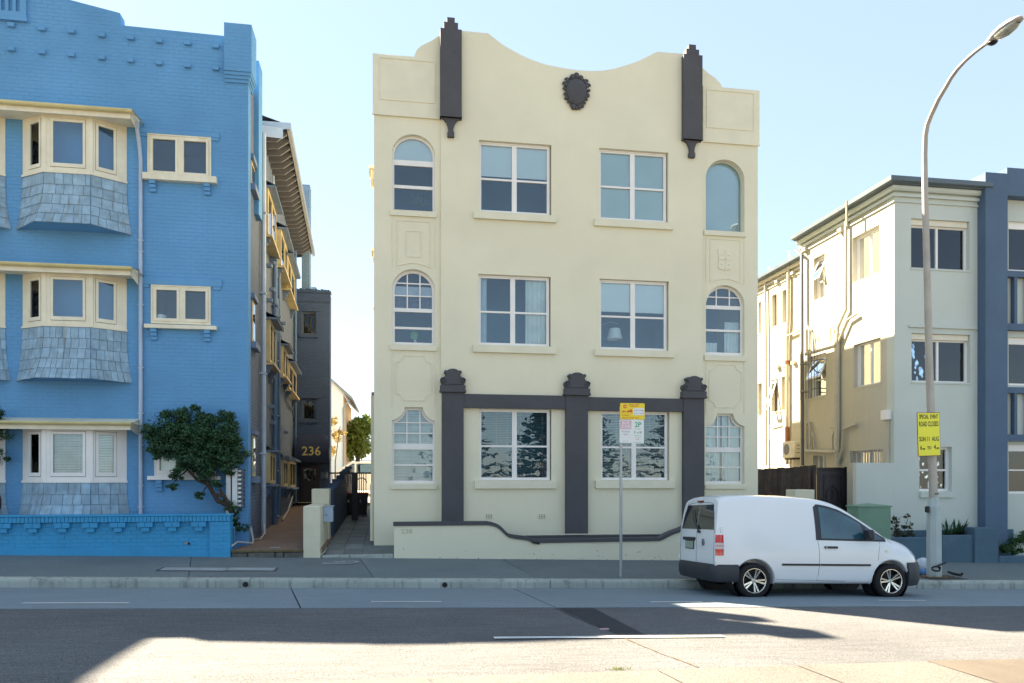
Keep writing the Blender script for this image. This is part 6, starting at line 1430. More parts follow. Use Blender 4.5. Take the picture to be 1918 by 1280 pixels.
tx(t,'BUS',.5,.80,.085,SW_,al='CENTER',dy=.0015,sx=1.05,b=.002); tx(t,'ZONE',.5,.64,.085,SW_,al='CENTER',dy=.0015,sx=.88,b=.002); tx(t,'STA BUSES',.5,.46,.042,GREYT,sx=.88,al='CENTER'); tx(t,'ONLY',.5,.34,.042,GREYT,sx=.9,al='CENTER'); tx(t,'←——→',.5,.06,.03,PNK,al='CENTER')
t,x0,x1,z0,z1,Yt=splate('parking_sign',1183.8,1206,786.8,831,'white two hour ticket parking sign with green 2P, right one of the pair','sign',SW_); W=x1-x0;H=z1-z0
tx(t,'2P',.5,.70,.145,GRN,al='CENTER',sx=.95,b=.003); tx(t,'TICKET',.5,.58,.045,GRNF,al='CENTER'); tx(t,'8  – 10',.5,.43,.07,GRN,al='CENTER',sx=.8); tx(t,'AM    PM',.6,.43,.022,GRN,al='CENTER'); tx(t,'PERMIT HOLDERS',.5,.32,.026,GRNF,al='CENTER',sx=.8); tx(t,'EXCEPTED',.5,.24,.026,GRNF,al='CENTER'); tx(t,'AREA 1',.5,.15,.03,PNK,al='CENTER'); tx(t,'←———→',.5,.03,.03,GRN,al='CENTER')
# letterboxes at the driveway
MW=mat('white_board',(.70,.72,.70),.6,.05,2,stain=.3,stcol=(.45,.5,.55))
ym=17.75; m0,m1=X_(423,ym),X_(443,ym); mz0,mz1=Z_(433,951,ym),Z_(433,878,ym)
t=thing('letterbox_stand',(m1,ym,.6),'white letterbox stand with a column of dark mailboxes beside the small tree','letterboxes')
B(m0,m0+.10,ym+.02,ym+.08,.5,mz1-.02).build('post',MW,t); B(m0+.14,m1-.01,ym-.02,ym+.05,mz0,mz1).build('board',MW,t); B(m1-.10,m1-.02,ym+.06,ym+.12,.5,mz0+.05).build('post',MW,t)
B(m1-.008,m1+.02,ym-.02,ym+.40,mz0,mz1).build('case_back',MW,t)
MBX=mat('mailbox_metal',(.13,.14,.17),.5,.25,9,.1,30)
for k in range(9):
    z=mz0+(mz1-mz0)*(k+.06)/9; b_=MB().rbox(m1+.021,m1+.14,ym+.0,ym+.38,z,z+(mz1-mz0)/9*.84,.006).build('mailbox',MBX,t); B(m1+.1405,m1+.143,ym+.05,ym+.33,z+.05,z+.07).build('slot',BLACK,b_); B(m1+.03,m1+.10,ym-.004,ym-.001,z+.02,z+.06).build('number_plate',MW,b_)
# litter by the lamp
BAGW=mat('white_bag',(.62,.68,.74),.4,.04,5,.4,14); BAGB=mat('blue_bag',(.08,.22,.48),.4,.1,5,.4,14)
def blob(name,c,r,m,label,cat,seed=1):
    random.seed(seed); bm=bmesh.new(); bmesh.ops.create_icosphere(bm,subdivisions=3,radius=1)
    for q in bm.verts: q.co=Vector((q.co.x*r[0],q.co.y*r[1],max(q.co.z,-.75)*r[2]))*(1+.12*math.sin(q.co.x*9+seed)*math.cos(q.co.y*8)+random.uniform(-.03,.03))
    me=bpy.data.meshes.new(name); bm.to_mesh(me); bm.free(); me.materials.append(m); me.polygons.foreach_set('use_smooth',[True]*len(me.polygons)); o=link(name,me); o.location=c; tag(o,label,cat); return o
gx_,gy_=fp(1731,1072); blob('rubbish_bag',(gx_,gy_,fz(gx_,gy_)+.16),(.20,.16,.17),BAGW,'crumpled white bag against the foot of the street lamp','bag',3)
gx_,gy_=fp(1735,1078); blob('cloth_bundle',(gx_,gy_,fz(gx_,gy_)+.07),(.15,.12,.09),BAGB,'blue cloth poking out below the white bag at the street lamp','cloth',5)
random.seed(11)
mb=MB(); cc_=Vector((lx-.12,YL-.22,fz(lx,YL)+.20)); mb.tube([cc_+Vector((.09*math.cos(a*.7),-.03*math.sin(a*1.1),.05*math.sin(a*.7))) for a in range(12)]+[Vector((lx+.16,YL-.16,cc_.z+.12))],.02,6)
o=mb.build('cable_lock',BLACK,smooth=True); top_obj(o,tuple(cc_)); tag(o,'black cable lock looped round the foot of the street lamp','bike lock')
a=fp(1776,1075.5); b=fp(1803,1080); o=MB().tube([(a[0],a[1],fz(*a)+.05),((a[0]*.6+b[0]*.4),(a[1]*.6+b[1]*.4),fz(*a)+.025),(b[0]-.04,b[1],fz(*b)+.03),(b[0],b[1],fz(*b)+.07)],.028,6).build('rubber_strip',BLACK); top_obj(o,(a[0],a[1],fz(*a))); tag(o,'black rubber strip lying on the footpath right of the street lamp','litter')
mb=MB(); 
for _ in range(420):
    x=lx-.25+random.gauss(0,.30); y=YL-.15+random.gauss(0,.12); 
    if y<14.2 or y>15.3: continue
    a=random.random()*6.28; L_=random.uniform(.02,.07); z=fz(x,max(y,14.3))+.008+random.random()*.03
    mb.add([(x,y,z),(x+L_*math.cos(a),y+L_*math.sin(a),z+.01),(x+L_*math.cos(a)+.01,y+L_*math.sin(a)+.01,z+.01),(x+.01,y+.01,z)],[(0,1,2,3)])
tag(mb.build('straw_litter',mat('straw',(.38,.27,.14),.9,.4,20)),'dry straw and leaf litter scattered round the street lamp foot','litter',kind='stuff')
mb=MB(); mb.add([(lx-.45,14.32,fz(lx-.45,14.32)+.006),(lx+.5,14.32,fz(lx+.5,14.32)+.006),(lx+.5,14.95,fz(lx+.5,14.95)+.006),(lx-.45,14.95,fz(lx-.45,14.95)+.006)],[(0,1,2,3)]); mb.build('soil_patch',SOIL,foot)
mb=MB(); random.seed(5)
for _ in range(60):
    u=random.uniform(0,1900); v=random.uniform(1102,1110) if random.random()<.6 else random.uniform(1060,1078)
    x,y=(gpt(u,v) if v>1100 else fp(u,v)); z=(G(x,y)+.01 if v>1100 else fz(x,y)+.004); s_=random.uniform(.008,.022); a=random.random()*6.28
    mb.add([(x+s_*math.cos(a+k*1.57),y+s_*math.sin(a+k*1.57),z+random.uniform(0,.01)) for k in range(4)],[(0,1,2,3)])
tag(mb.build('leaf_litter',mat('dry_leaf',(.30,.24,.14),.9,.4,20)),'scattered dry leaves and specks in the gutter and on the footpath','litter',kind='stuff')
x,y=gpt(1158,1254); mb=MB()
for _ in range(60):
    a=random.random()*6.28; r_=random.random()*.1; h_=random.uniform(.01,.035); mb.add([(x+r_*math.cos(a)*1.4,y+r_*math.sin(a)*.5,G(x,y)),(x+r_*math.cos(a)*1.4+.008,y+r_*math.sin(a)*.5,G(x,y)),(x+r_*1.5*math.cos(a)+.01,y+r_*math.sin(a)*.6,G(x,y)+h_)],[(0,1,2)])
tag(mb.build('weed',leafmat('yellow_green',(.12,.15,.03),(.25,.28,.06))),'small green weed growing in the sunlit road joint','weed',kind='stuff')
x,y=gpt(1133,1180.5); tag(top_obj(MB().rbox(x-.06,x+.05,y-.03,y+.03,G(x,y)+.002,G(x,y)+.02,.004).build('crushed_wrapper',mat('pinkish_paper',(.45,.30,.32),.7,.2,20)),(x,y,G(x,y))),'flattened pinkish wrapper on the asphalt by the dark patch','litter')

# ================================================================== WHITE VAN
def lerp(a,b,t): return a+(b-a)*t
def curve(tab,x):
    if x<=tab[0][0]: return tab[0][1]
    for (a,b),(c,d_) in zip(tab,tab[1:]):
        if x<=c: return lerp(b,d_,(x-a)/(c-a))
    return tab[-1][1]
ZT_=[(0,1.745),(.08,1.795),(.3,1.815),(.7,1.83),(1.2,1.83),(1.8,1.825),(2.2,1.79),(2.5,1.715),(2.75,1.60),(3.0,1.465),(3.25,1.315),(3.45,1.185),(3.58,1.115),(3.75,1.075),(3.95,1.02),(4.12,.95),(4.25,.87),(4.34,.76),(4.39,.62),(4.41,.5)]
WT=[(0,.84),(.08,.865),(.3,.885),(.8,.897),(3.5,.897),(3.8,.875),(4.0,.84),(4.15,.78),(4.27,.68),(4.35,.55),(4.41,.38)]
WR=[(0,.725),(.3,.745),(1.2,.74),(2.2,.725),(2.8,.68),(3.2,.66),(3.5,.68),(3.75,.70),(4.0,.66),(4.2,.56),(4.35,.38),(4.41,.25)]
ZBt=[(0,.36),(.3,.30),(.9,.24),(3.6,.24),(4.0,.26),(4.3,.28),(4.41,.34)]
ZT_=[(x,z+(.045 if z>1.5 else .03 if z>1.2 else 0)) for x,z in ZT_]
def secv(x):
    w_=curve(WT,x); wr=curve(WR,x); zt=curve(ZT_,x); zb=curve(ZBt,x); bt=min(1.06,zb+.74*(zt-zb)) if zt<1.35 else 1.06
    if 1.15<zt<1.45: bt=lerp(zb+.86*(zt-zb),1.06,(zt-1.15)/.3) if zb+.86*(zt-zb)<1.06 else 1.06
    k=(zt-bt)/.8; wr=min(wr,w_*.93)
    return [(0,zb),(.75*w_,zb),(.955*w_,zb+.03),(.985*w_,zb+.14*(bt-zb)),(.998*w_,zb+.42*(bt-zb)),(1.0*w_,zb+.72*(bt-zb)),(.99*w_,bt),
            (lerp(wr,w_,.62)+.01,bt+.45*(zt-bt)),(wr+.035,zt-.15*(zt-bt)-.01),(wr-.01,zt-.055*k-.004),(wr-.10,zt-.02*k-.002),(.5*wr,zt-.004*k),(0,zt)]
stx=[0,.02,.06,.13,.25,.5,.8,1.2,1.6,2.0,2.25,2.5,2.75,3.0,3.25,3.45,3.58,3.75,3.95,4.12,4.25,4.34,4.39,4.41]
def xcr(x): return 3.522+(x-3.522)*.92 if x>3.522 else (x if x>.84 else .84-(.84-x)*.86)
def lean(x,z): 
    f=max(0,1-x/1.2); l=.13*max(0,(z-.95)/.85)**1.6 if z>.95 else 0; return l*f
bm=bmesh.new(); rings=[]
for x in stx:
    S_=secv(x); L=[(y,z) for y,z in S_]+[(-y,z) for y,z in S_[-2:0:-1]]; rings.append([bm.verts.new((xcr(x+lean(x,z)),y,z)) for y,z in L])
n_=len(rings[0])
for a,b in zip(rings,rings[1:]):
    for k in range(n_): bm.faces.new((a[k],a[(k+1)%n_],b[(k+1)%n_],b[k]))
def cap_(r_,flip):
    for k in range(12):
        q=[r_[k],r_[k+1],r_[(n_-k-1)%n_],r_[(n_-k)%n_]]; qq=[]
        for z in q:
            if z not in qq: qq.append(z)
        if len(qq)>=3:
            try: bm.faces.new(qq[::-1] if flip else qq)
            except ValueError: pass
cap_(rings[0],False); cap_(rings[-1],True); bmesh.ops.recalc_face_normals(bm,faces=bm.faces)
if bm.calc_volume(signed=True)<0: bmesh.ops.reverse_faces(bm,faces=bm.faces[:])
cr=bm.edges.layers.float.new('crease_edge')
for k in range(n_):
    e_=bm.edges.get((rings[0][k],rings[0][(k+1)%n_])); 
    if e_: e_[cr]=.55
me=bpy.data.meshes.new('body'); bm.to_mesh(me); bm.free()
tmp=bpy.data.objects.new('tmp',me); COL.objects.link(tmp); md=tmp.modifiers.new('s','SUBSURF'); md.levels=2; md.render_levels=2
WXR,WXF,WR_=.84,3.522,.315
cutters=[]
for xw in (WXR,WXF):
    for s_ in (-1,1):
        cut=MB()
        Mw=Matrix.Translation((xw,s_*.60 if s_>0 else -.60,.325))@Matrix.Rotation(R(-90*s_),4,'X'); cut.lathe([(0,-.0),(.375,-.0),(.385,.5),(0,.5)],36,Mw)
        co=cut.build('cutter',BLACK); bmc=bmesh.new(); bmc.from_mesh(co.data); bmesh.ops.remove_doubles(bmc,verts=bmc.verts,dist=1e-4); bmesh.ops.recalc_face_normals(bmc,faces=bmc.faces)
        if bmc.calc_volume(signed=True)<0: bmesh.ops.reverse_faces(bmc,faces=bmc.faces[:])
        bmc.to_mesh(co.data); bmc.free(); cutters.append(co)
        bo=tmp.modifiers.new('b','BOOLEAN'); bo.operation='DIFFERENCE'; bo.object=co; bo.solver='MANIFOLD'
dg=bpy.context.evaluated_depsgraph_get(); ev=tmp.evaluated_get(dg); body_me=bpy.data.meshes.new_from_object(ev); 
bpy.data.objects.remove(tmp); [bpy.data.objects.remove(co) for co in cutters]
bvh=BVHTree.FromPolygons([v.co.copy() for v in body_me.vertices],[tuple(p.vertices) for p in body_me.polygons])
vx=X_(1412,12.47)-WXR; VY=12.43+.897; vzr=G(vx+WXR,12.6); vzf=G(vx+WXF,12.6)
van=thing('parked_van',(vx+2.2,VY,(vzr+vzf)/2),'white panel van with chrome-spoked wheels and red tail lights parked at the kerb','van')
pitch=math.atan2(vzf-vzr,WXF-WXR); 
roll=-math.atan(.153/3.11); vzr=G(vx+WXR,VY)-.004
MV=Matrix.Translation((vx,VY,vzr))@Matrix.Rotation(-pitch,4,'Y')@Matrix.Rotation(roll,4,'X'); off=van.location.copy()
# side +y of the model is the kerb side; the camera sees -y
VW=mat('white_car_paint',(.75,.77,.775),.22,.01,1,0,spec=.5,coat=.6)
VBK=mat('black_bumper_plastic',(.035,.038,.045),.55,.1,8,.1,80); VGL=mat('tinted_car_glass',(.010,.014,.018),.04,.2,2,spec=.9); VG2=mat('blue_green_car_glass',(.02,.075,.10),.04,.3,2.5,spec=.9)
body_me.transform(MV); body_me.transform(Matrix.Translation(-off)); body_me.materials.clear(); body_me.materials.append(VW); body_me.name='body'
body_me.polygons.foreach_set('use_smooth',[True]*len(body_me.polygons)); body_me.set_sharp_from_angle(angle=R(38)); link('body',body_me,van)
def put(mb,name,m,parent=None,smooth=True,ang=40):
    mb.v=[tuple(MV@Vector(q)) for q in mb.v]; return mb.build(name,m,parent or van,smooth=smooth,ang=ang)
def side(x,z,o_,s_=-1):
    h=bvh.ray_cast(Vector((x,s_*3,z)),Vector((0,-s_,0))); 
    if h[0] is None: return Vector((x,s_*.85,z))
    return h[0]+h[1]*o_*(1 if h[1].y*s_>0 else -1)
def rear(y,z,o_):
    h=bvh.ray_cast(Vector((-3,y,z)),Vector((1,0,0))); 
    if h[0] is None: return Vector((0,y,z))
    nn=h[1] if h[1].x<0 else -h[1]; return h[0]+nn*o_
def gridp(fn,us,vs_,o_,thick=.0):
    mb=MB(); A=[[fn(u,v,o_) for v in vs_(u)] for u in us]; nv=len(A[0]); mb.add([q for r_ in A for q in r_],[(i*nv+j,(i+1)*nv+j,(i+1)*nv+j+1,i*nv+j+1) for i in range(len(A)-1) for j in range(nv-1)])
    if thick:
        B_=[[fn(u,v,o_-thick) for v in vs_(u)] for u in us]; per=[(i,0) for i in range(len(A))]+[(len(A)-1,j) for j in range(nv)]+[(i,nv-1) for i in range(len(A)-1,-1,-1)]+[(0,j) for j in range(nv-1,-1,-1)]
        V=[A[i][j] for i,j in per]+[B_[i][j] for i,j in per]; m_=len(per); mb.add(V,[(k,(k+1)%m_,m_+(k+1)%m_,m_+k) for k in range(m_)])
    return mb
def vr(lo,hi,n): return lambda u: [lo(u)+(hi(u)-lo(u))*k/n for k in range(n+1)]
# front side windows, both sides
def wlo(x): return 1.075-.012*(x-2.0)
def whi(x): return curve([(2.02,1.62),(2.10,1.69),(2.3,1.66),(2.55,1.595),(2.8,1.48),(3.0,1.37),(3.2,1.225),(3.36,1.12),(3.44,1.08)],x)
for s_ in (-1,1):
    fs=lambda x,z,o_,s_=s_: side(x,z,o_,s_)
    xs_=[2.03+ (3.43-2.03)*k/22 for k in range(23)]
    dl=lambda x: wlo(x)
    put(gridp(fs,xs_,vr(lambda x:wlo(x)-.02,lambda x:whi(x)+.02,8),.006,.01),'window_seal',VBK)
    bx0=lambda x: max(x,2.16)
    xs2=[2.13+(2.98-2.13)*k/16 for k in range(17)]
    put(gridp(fs,xs2,vr(lambda x:wlo(x)+.012,lambda x:whi(x)-.03,8),.011,.004),'side_glass',VG2)
    xs3=[3.06+(3.36-3.06)*k/8 for k in range(9)]
    put(gridp(fs,xs3,vr(lambda x:wlo(x)+.012,lambda x:max(whi(x)-.03,wlo(x)+.016),5),.011,.004),'quarter_glass',VG2)
    # rubbing strip, door gaps, sill seam, handle, flap
    for (xa_,xb_) in ((1.36,2.10),(2.115,3.10)): put(gridp(fs,[xa_+(xb_-xa_)*k/10 for k in range(11)],lambda x:[.592,.60,.62,.628],.014,.016),'rubbing_strip',VBK)
    def gap(P,r_=.0035): put(MB().tube([fs(x,z,.0005) for x,z in P],r_,5),'door_gap',BLACK)
    gap([(2.06,1.05),(2.08,.95),(2.09,.8),(2.09,.6),(2.07,.45),(2.05,.33)]); gap([(3.30,1.04),(3.28,.9),(3.26,.7),(3.24,.5),(3.17,.30)]); gap([(2.05,.325),(2.6,.315),(3.17,.30)])
    gap([(.50,1.79),(.44,1.6),(.37,1.3),(.33,1.1)] if False else [(1.25,.345),(1.7,.33),(2.05,.325)],.002)
    hd_=put(gridp(fs,[2.19+.25*k/6 for k in range(7)],lambda x:[.905,.915,.935,.945],.028,.03),'door_handle',VBK); put(gridp(fs,[2.20,2.22,2.235],lambda x:[.915,.935],.031,.002),'lock',STEEL,hd_)
    put(gridp(fs,[3.40,3.43,3.46],lambda x:[.845,.865,.885],.008,.008),'indicator',mat('amber_white',(.7,.65,.5),.3))
    # head lamp
    put(gridp(fs,[3.98+.26*k/8 for k in range(9)],vr(lambda x:curve([(3.98,.86),(4.08,.76),(4.18,.68),(4.24,.70)],x),lambda x:curve([(3.98,.90),(4.08,.885),(4.18,.83),(4.24,.75)],x),6),.006,.012),'headlight',mat('headlight_glass',(.45,.50,.55),.05,.5,18,spec=.9,coat=.8))
    # mirror
    mq=side(3.02,1.10,0,s_); mm=Matrix.Translation((3.0,mq.y+s_*.13,1.16))@Matrix.Rotation(R(12)*s_,4,'Z'); mr=MB(); mr.rbox(-.05,.07,-.115,.115,-.09,.10,.035,mm); mr.tube([mq+Vector((.03,0,.01)),(3.02,mq.y+s_*.08,1.12)],.03,6); mir=put(mr,'wing_mirror',VBK); put(MB().box(-.056,-.051,-.095,.095,-.07,.08,mm),'mirror_glass',VGL,mir)
    # tail lights wrap round the rear corner
    def tl(t_,z,o_,s_=s_):
        return side((.185 if s_<0 else .24)+t_*.075,z,o_,s_)
    us_=[-1,-.5,.0,.5,1]
    for (za,zb3,m_,nm) in ((.985,1.125,RED,'red_lens'),(.875,.982,mat('clear_lens',(.55,.50,.50),.1,.1,20,spec=.9,coat=.5),'clear_lens'),(.76,.872,RED,'red_lens')):
        put(gridp(tl,us_,lambda u:[lerp(za,zb3,k/3) for k in range(4)],.010,.02),'tail_light' if nm=='red_lens' else 'reverse_light',mat('tail_light_red',(.55,.025,.02),.1,.1,20,spec=.8,coat=.6) if nm=='red_lens' else m_)
    put(gridp(tl,us_,lambda u:[.922,.928,.934],.0125,.003),'lens_bar',mat('tail_light_red',(.5,.02,.02)))
    for zz in (1.22,.66,.40): q=rear(s_*.84,zz,.01); put(MB().rbox(q.x-.015,q.x+.02,q.y-.018,q.y+.018,zz-.05,zz+.05,.006),'door_hinge',VW)
for s_ in (-1,1):
    for xw in (WXR,WXF):
        L=[]
        for k in range(19):
            a=R(-8+196*k/18); xx=xw+.398*math.cos(a); zz=.325+.398*math.sin(a); q=side(xx,zz,.004,s_)
            if abs(q.y)>.6: L.append(q)
        put(MB().tube(L,.013,6),'arch_lip',VW)
# rear: glass in both doors, gaps, wiper, plate, handle bar, badge
def rw(y0,y1): return [y0+(y1-y0)*k/6 for k in range(7)]
def yo(z): return .735-.15*max(0,(z-1.2)/.5)**1.3
for sg in (-1,1): put(gridp(lambda z,f,o_,sg=sg:rear(sg*(.02+f*(yo(z)-.02)),z,o_),[1.215+.455*k/9 for k in range(10)],lambda z:[k/6 for k in range(7)],.006,.01),'rear_glass',VGL)
put(MB().tube([rear(.0,z,.001) for z in (1.74,1.6,1.4,1.2,1.0,.8,.6,.45)],.004,5),'door_gap',BLACK)
for s_ in (-1,1): put(MB().tube([rear(s_*y,z,.001) for y,z in ((.0,1.715),(.4,1.71),(.58,1.68),(.67,1.5),(.76,1.2),(.775,.9),(.775,.45))],.004,5),'door_gap',BLACK)
q=rear(-.14,1.17,.03); wq=MB(); wq.tube([q,rear(.14,1.38,.03),rear(.28,1.58,.03)],[.018,.012,.006],6); wq.rbox(q.x-.02,q.x+.03,q.y-.03,q.y+.03,q.z-.03,q.z+.02,.01); put(wq,'rear_wiper',VBK)
put(gridp(lambda y,z,o_:rear(y,z,o_),[.05+.55*k/5 for k in range(6)],lambda y:[1.0,1.03,1.06],.03,.035),'number_plate_light_bar',VBK)
pl=put(gridp(lambda y,z,o_:rear(y,z,o_),[.12,.3,.48],lambda y:[.85,.92,.985],.02,.02),'number_plate',mat('number_plate_face',(.30,.36,.30),.4)); put(gridp(lambda y,z,o_:rear(y,z,o_),[.10,.3,.50],lambda y:[.835,.92,1.0],.014,.015),'plate_recess',VBK)
q=rear(-.32,.98,.006); Mb=Matrix.Translation(q)@Matrix.Rotation(R(-90),4,'Y'); bd=MB(); bd.lathe([(0,.004),(.060,.004),(.064,0)],24,Mb); bdg=put(bd,'badge',VBK)
rg=MB(); rg.tube([Mb@Vector((.062*math.cos(a*.3927),.062*math.sin(a*.3927),.006)) for a in range(17)],.006,5)
def bl_(P): rg.tube([Mb@Vector((z,-y,.009)) for y,z in P],.0055,4)
bl_([(-.022,.052),(0,.012),(.022,.052)]); bl_([(-.048,.032),(-.024,-.046),(0,.0),(.024,-.046),(.048,.032)]); put(rg,'emblem',mat('badge_chrome',(.5,.5,.5),.25,.02,5,metal=.9),bdg)
q=rear(.0,1.735,.01); put(MB().rbox(q.x-.02,q.x+.05,-.12,.12,1.722,1.752,.008),'brake_light',mat('dark_red_lens',(.2,.02,.015),.2))
# bumpers
def bumper(path,prof_,name):
    mb=MB(); rows_=[]; m_=len(prof_)
    for i,(x,y) in enumerate(path):
        a=Vector(path[max(0,i-1)]); c=Vector(path[min(len(path)-1,i+1)]); d_=(c-a).normalized(); nn=Vector((d_.y,-d_.x))
        rows_+=[(x+nn.x*o_,y+nn.y*o_,z) for o_,z in prof_]
    mb.add(rows_,[(i*m_+j,i*m_+(j+1)%m_,(i+1)*m_+(j+1)%m_,(i+1)*m_+j) for i in range(len(path)-1) for j in range(m_)]+[tuple(range(m_)),tuple((len(path)-1)*m_+j for j in range(m_))])
    return put(mb,name,VBK,ang=50)
rp=[(.475,.893),(.25,.885),(.10,.865),(.03,.81),(-.015,.70),(-.035,.4),(-.04,0),(-.035,-.4),(-.015,-.70),(.03,-.81),(.10,-.865),(.25,-.885),(.475,-.893)]
rp=[(xcr(x),y) for x,y in rp][::-1]; PRB=[(-.06,.60),(.015,.60),(.035,.575),(.05,.50),(.045,.38),(.01,.30),(-.06,.28)]
def orient(path,prof_): return path
# outward normal check: walking from -y to +y round the rear, outward is -x => normal (d.y,-d.x) points +x at the rear, so reverse
bumper([(x,y) for x,y in rp[::-1]],PRB,'rear_bumper')
fpth=[(3.905,-.875),(4.05,-.845),(4.17,-.785),(4.29,-.68),(4.37,-.53),(4.415,-.3),(4.43,0),(4.415,.3),(4.37,.53),(4.29,.68),(4.17,.785),(4.05,.845),(3.905,.875)]
bumper([(xcr(x),y) for x,y in fpth],[(-.08,.66),(.0,.66),(.02,.60),(.03,.45),(.02,.32),(-.01,.24),(-.08,.22)],'front_bumper')
# arch liners
for xw in (WXR,WXF):
    for s_ in (-1,1):
        Mw=Matrix.Translation((xw,s_*.55,.325))@Matrix.Rotation(R(-90*s_),4,'X'); put(MB().lathe([(.2,-.01),(.384,-.01),(.387,.28)],24,Mw,*((2.9,6.52) if s_<0 else (-.24,3.38))),'arch_liner',BLACK)
# wheels
TYRE=mat('tyre_rubber',(.012,.012,.013),.8,.15,10,.1,60); CHR=mat('machined_alloy',(.70,.68,.62),.22,.05,8,metal=.9); DKW=mat('dark_wheel_recess',(.015,.015,.018),.4)
for xw in (WXR,WXF):
    for s_ in (-1,1):
        Mw=Matrix.Translation((xw,s_*.675,.318))@Matrix.Rotation(R(-90*s_),4,'X'); T=MB()
        T.lathe([(.215,.0),(.235,-.0),(.29,.0),(.31,.03),(.318,.06),(.318,.165),(.308,.195),(.285,.210),(.25,.213),(.226,.205),(.216,.195)],40,Mw); wh_=put(T,'wheel',TYRE)
        put(MB().lathe([(.226,.204),(.222,.212),(.208,.210),(.200,.19),(.195,.10),(.05,.09),(0,.09)],40,Mw),'wheel_well',DKW,wh_)
        rim=MB(); rim.lathe([(.225,.206),(.221,.216),(.212,.216),(.206,.208)],40,Mw); rim.lathe([(0,.195),(.03,.195),(.038,.185),(.038,.15)],16,Mw)
        a00=random.random()*6.28
        for k in range(5):
            for dlt in (-.16,.16):
                a=a00+6.283*k/5; p0=Vector((.035*math.cos(a+dlt*1.2),.035*math.sin(a+dlt*1.2),.182)); p1=Vector((.208*math.cos(a+dlt),.208*math.sin(a+dlt),.202)); t_=(p1-p0).normalized(); sd=Vector((-t_.y,t_.x,0)).normalized()
                w0,w1=.010,.016; vs=[p0-sd*w0,p0+sd*w0,p1+sd*w1,p1-sd*w1]; vs2=[q-Vector((0,0,.03)) for q in vs]; rim.add([Mw@q for q in vs+vs2],[(0,1,2,3),(0,4,5,1),(1,5,6,2),(2,6,7,3),(3,7,4,0)])
        put(rim,'alloy_rim',CHR,wh_,ang=30)
        put(MB().lathe([(0,.198),(.022,.197),(.026,.19)],12,Mw),'hub_cap',STEEL,wh_)
# windscreen
def wsfn(y,t_,o_):
    x0=3.53-.10*(abs(y)/.7)**2; x1=2.62-.04*(abs(y)/.7)**2; x=lerp(x0,x1,t_); h=bvh.ray_cast(Vector((x,y,3)),Vector((0,0,-1))); return h[0]+h[1]*o_ if h[0] else Vector((x,y,1.3))
put(gridp(wsfn,[-.60+1.2*k/10 for k in range(11)],lambda y:[k/8 for k in range(9)],.006),'windscreen',VGL)
put(MB().box(.6,4.0,-.7,.7,.26,.40),'underbody',BLACK)
# driver's seat and steering wheel shapes behind the glass are hidden by its tint

# ================================================================== trees across the road (seen only mirrored in the windows)
random.seed(21)
for i,(x,y,h_) in enumerate(((-3,-17,6.4),(4.6,-15,8.6),(10.5,-16,7.6),(20.5,-16,9.0),(15,-19,7.4))):
    t=thing('norfolk_pine',(x,y,0),('first','second','third','last','fourth')[i]+' layered pine from the left, mirrored in the ground-floor windows','tree','pines across the road')
    MB().tube([(x,y,0),(x,y,h_)],[.3,.05],7).build('trunk',BARK,t); mb=MB()
    for k in range(11):
        z=1.6+k*(h_-2)/11; L_=(3.4*(1-k/12)); 
        for j in range(9):
            a=6.283*j/9+k*.35+random.uniform(-.1,.1); 
            for m_ in range(10):
                f=(m_+1)/10; c=Vector((x+L_*f*math.cos(a),y+L_*f*math.sin(a),z+.3*f*f+random.uniform(-.06,.06)))
                for _ in range(5):
                    q=c+Vector((random.uniform(-.3,.3),random.uniform(-.3,.3),random.uniform(-.08,.12))); mb.add([q+Vector((-.12,0,0)),q+Vector((0,.05,.06)),q+Vector((.12,0,0)),q+Vector((0,-.05,-.04))],[(0,1,2,3)])
    mb.build('crown',PINE,t)
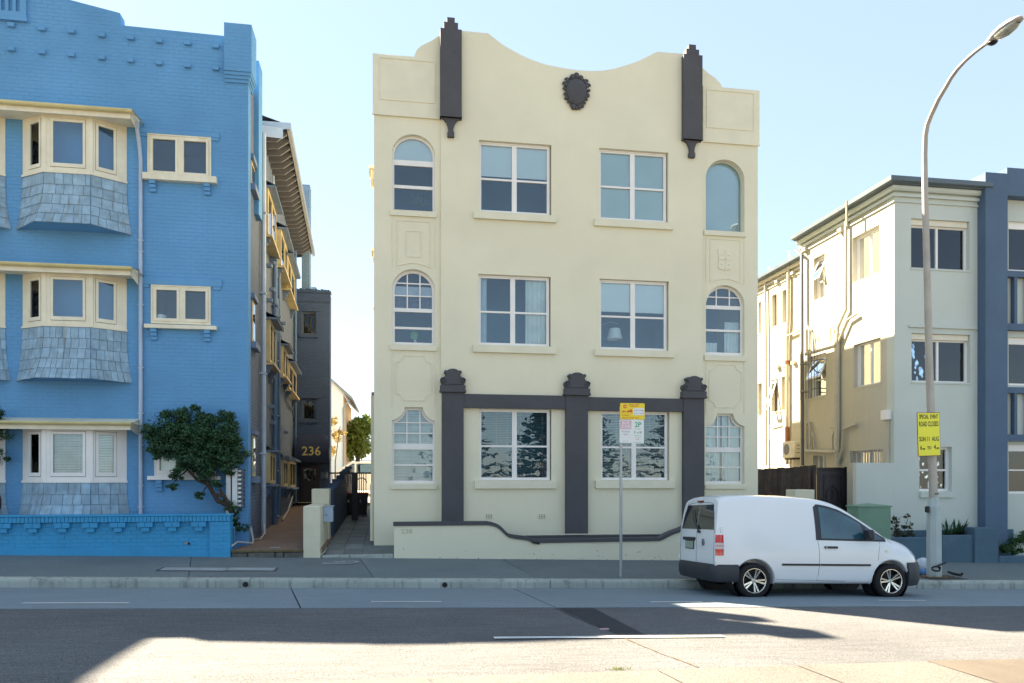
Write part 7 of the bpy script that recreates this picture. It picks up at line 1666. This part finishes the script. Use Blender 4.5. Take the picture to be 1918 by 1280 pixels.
# things standing inside the windows
def spiky(c,n,L_,m,name,label,zsq=.9):
    t=thing(name,c,label,'plant'); mb=MB(); C_=Vector(c)
    for k in range(n):
        a=random.random()*6.283; el=random.uniform(-.5,1.45); d=Vector((math.cos(a)*math.cos(el),math.sin(a)*math.cos(el)*.5,math.sin(el)*zsq)); sd=d.cross(Vector((0,1,.1))).normalized()*.014
        L2=L_*random.uniform(.7,1.1); q=C_+Vector((0,0,.12)); mb.add([q-sd*.6,q+sd*.6,q+d*L2*.5+sd,q+d*L2*.5-sd,q+d*L2-Vector((0,0,.02))],[(0,1,2,3),(3,2,4)])
    mb.build('leaf',m,t); MB().tube([c,(c[0],c[1],c[2]+.14)],.02,6).build('stem',BARK,t)
WL=leafmat('window_leaf',(.04,.09,.06),(.08,.16,.10)); x,z=Q(786,393,YB+.34); spiky((x,YB+.34,z),46,.33,WL,'potted_plant','spiky-leaved plant behind the top left arched window of the cream building')
x,z=Q(776,641,YB+.30); t=thing('leaf_in_vase',(x,YB+.3,z),'single green split leaf in a vase behind the middle left arched window','plant')
P=[]
for k in range(25):
    a=6.283*k/24; r_=.12*(1+.25*math.cos(a))*(.72 if k%3==1 and 3<k<21 else 1); P.append((x+r_*math.sin(a)*.85,z+.19-r_*math.cos(a)*.95))
MB().plate(P[:-1],[],0,.004,front(YB+.3)).build('leaf',leafmat('fresh_leaf',(.18,.42,.20),(.22,.48,.22)),t); MB().lathe([(0,0),(.03,0),(.035,.05),(.02,.08)],10,Matrix.Translation((x+.02,YB+.32,z-.02))).build('vase',CER,t)
x,z=Q(1151,636,YC+.5); t=thing('arc_lamp',(x,YC+.5,z),'white shaded arc lamp inside the middle right window of the cream building','lamp')
MB().lathe([(.20,0),(.145,.27)],20,Matrix.Translation((x,YC+.5,z))).build('lamp_shade',BLIND,t); MB().tube([(x-.35,YC+.52,z+.36),(x-.1,YC+.5,z+.45),(x+.08,YC+.5,z+.40)],.012,6).build('arm',STEEL,t)
x,z=Q(1783,498,YRt+.4); t=thing('palm_plant',(x,YRt+.4,z),'green palm leaves behind the top window of the pale green building','plant'); mb=MB()
for k in range(90):
    a=random.uniform(.2,2.9); L2=random.uniform(.25,.65); p=Vector((x+random.uniform(-.25,.3),YRt+.4+random.uniform(-.1,.1),z+random.uniform(0,.25))); d=Vector((math.cos(a),.1,math.sin(a))); sd=Vector((-d.z,0,d.x))*.016; mb.add([p-sd,p+sd,p+d*L2],[(0,1,2)])
mb.build('leaf',leafmat('palm_leaf',(.05,.20,.10),(.10,.30,.15)),t)
# parts were measured in world space: clear the helper notes
for o in list(bpy.data.objects):
    if '_loc' in o: del o['_loc']
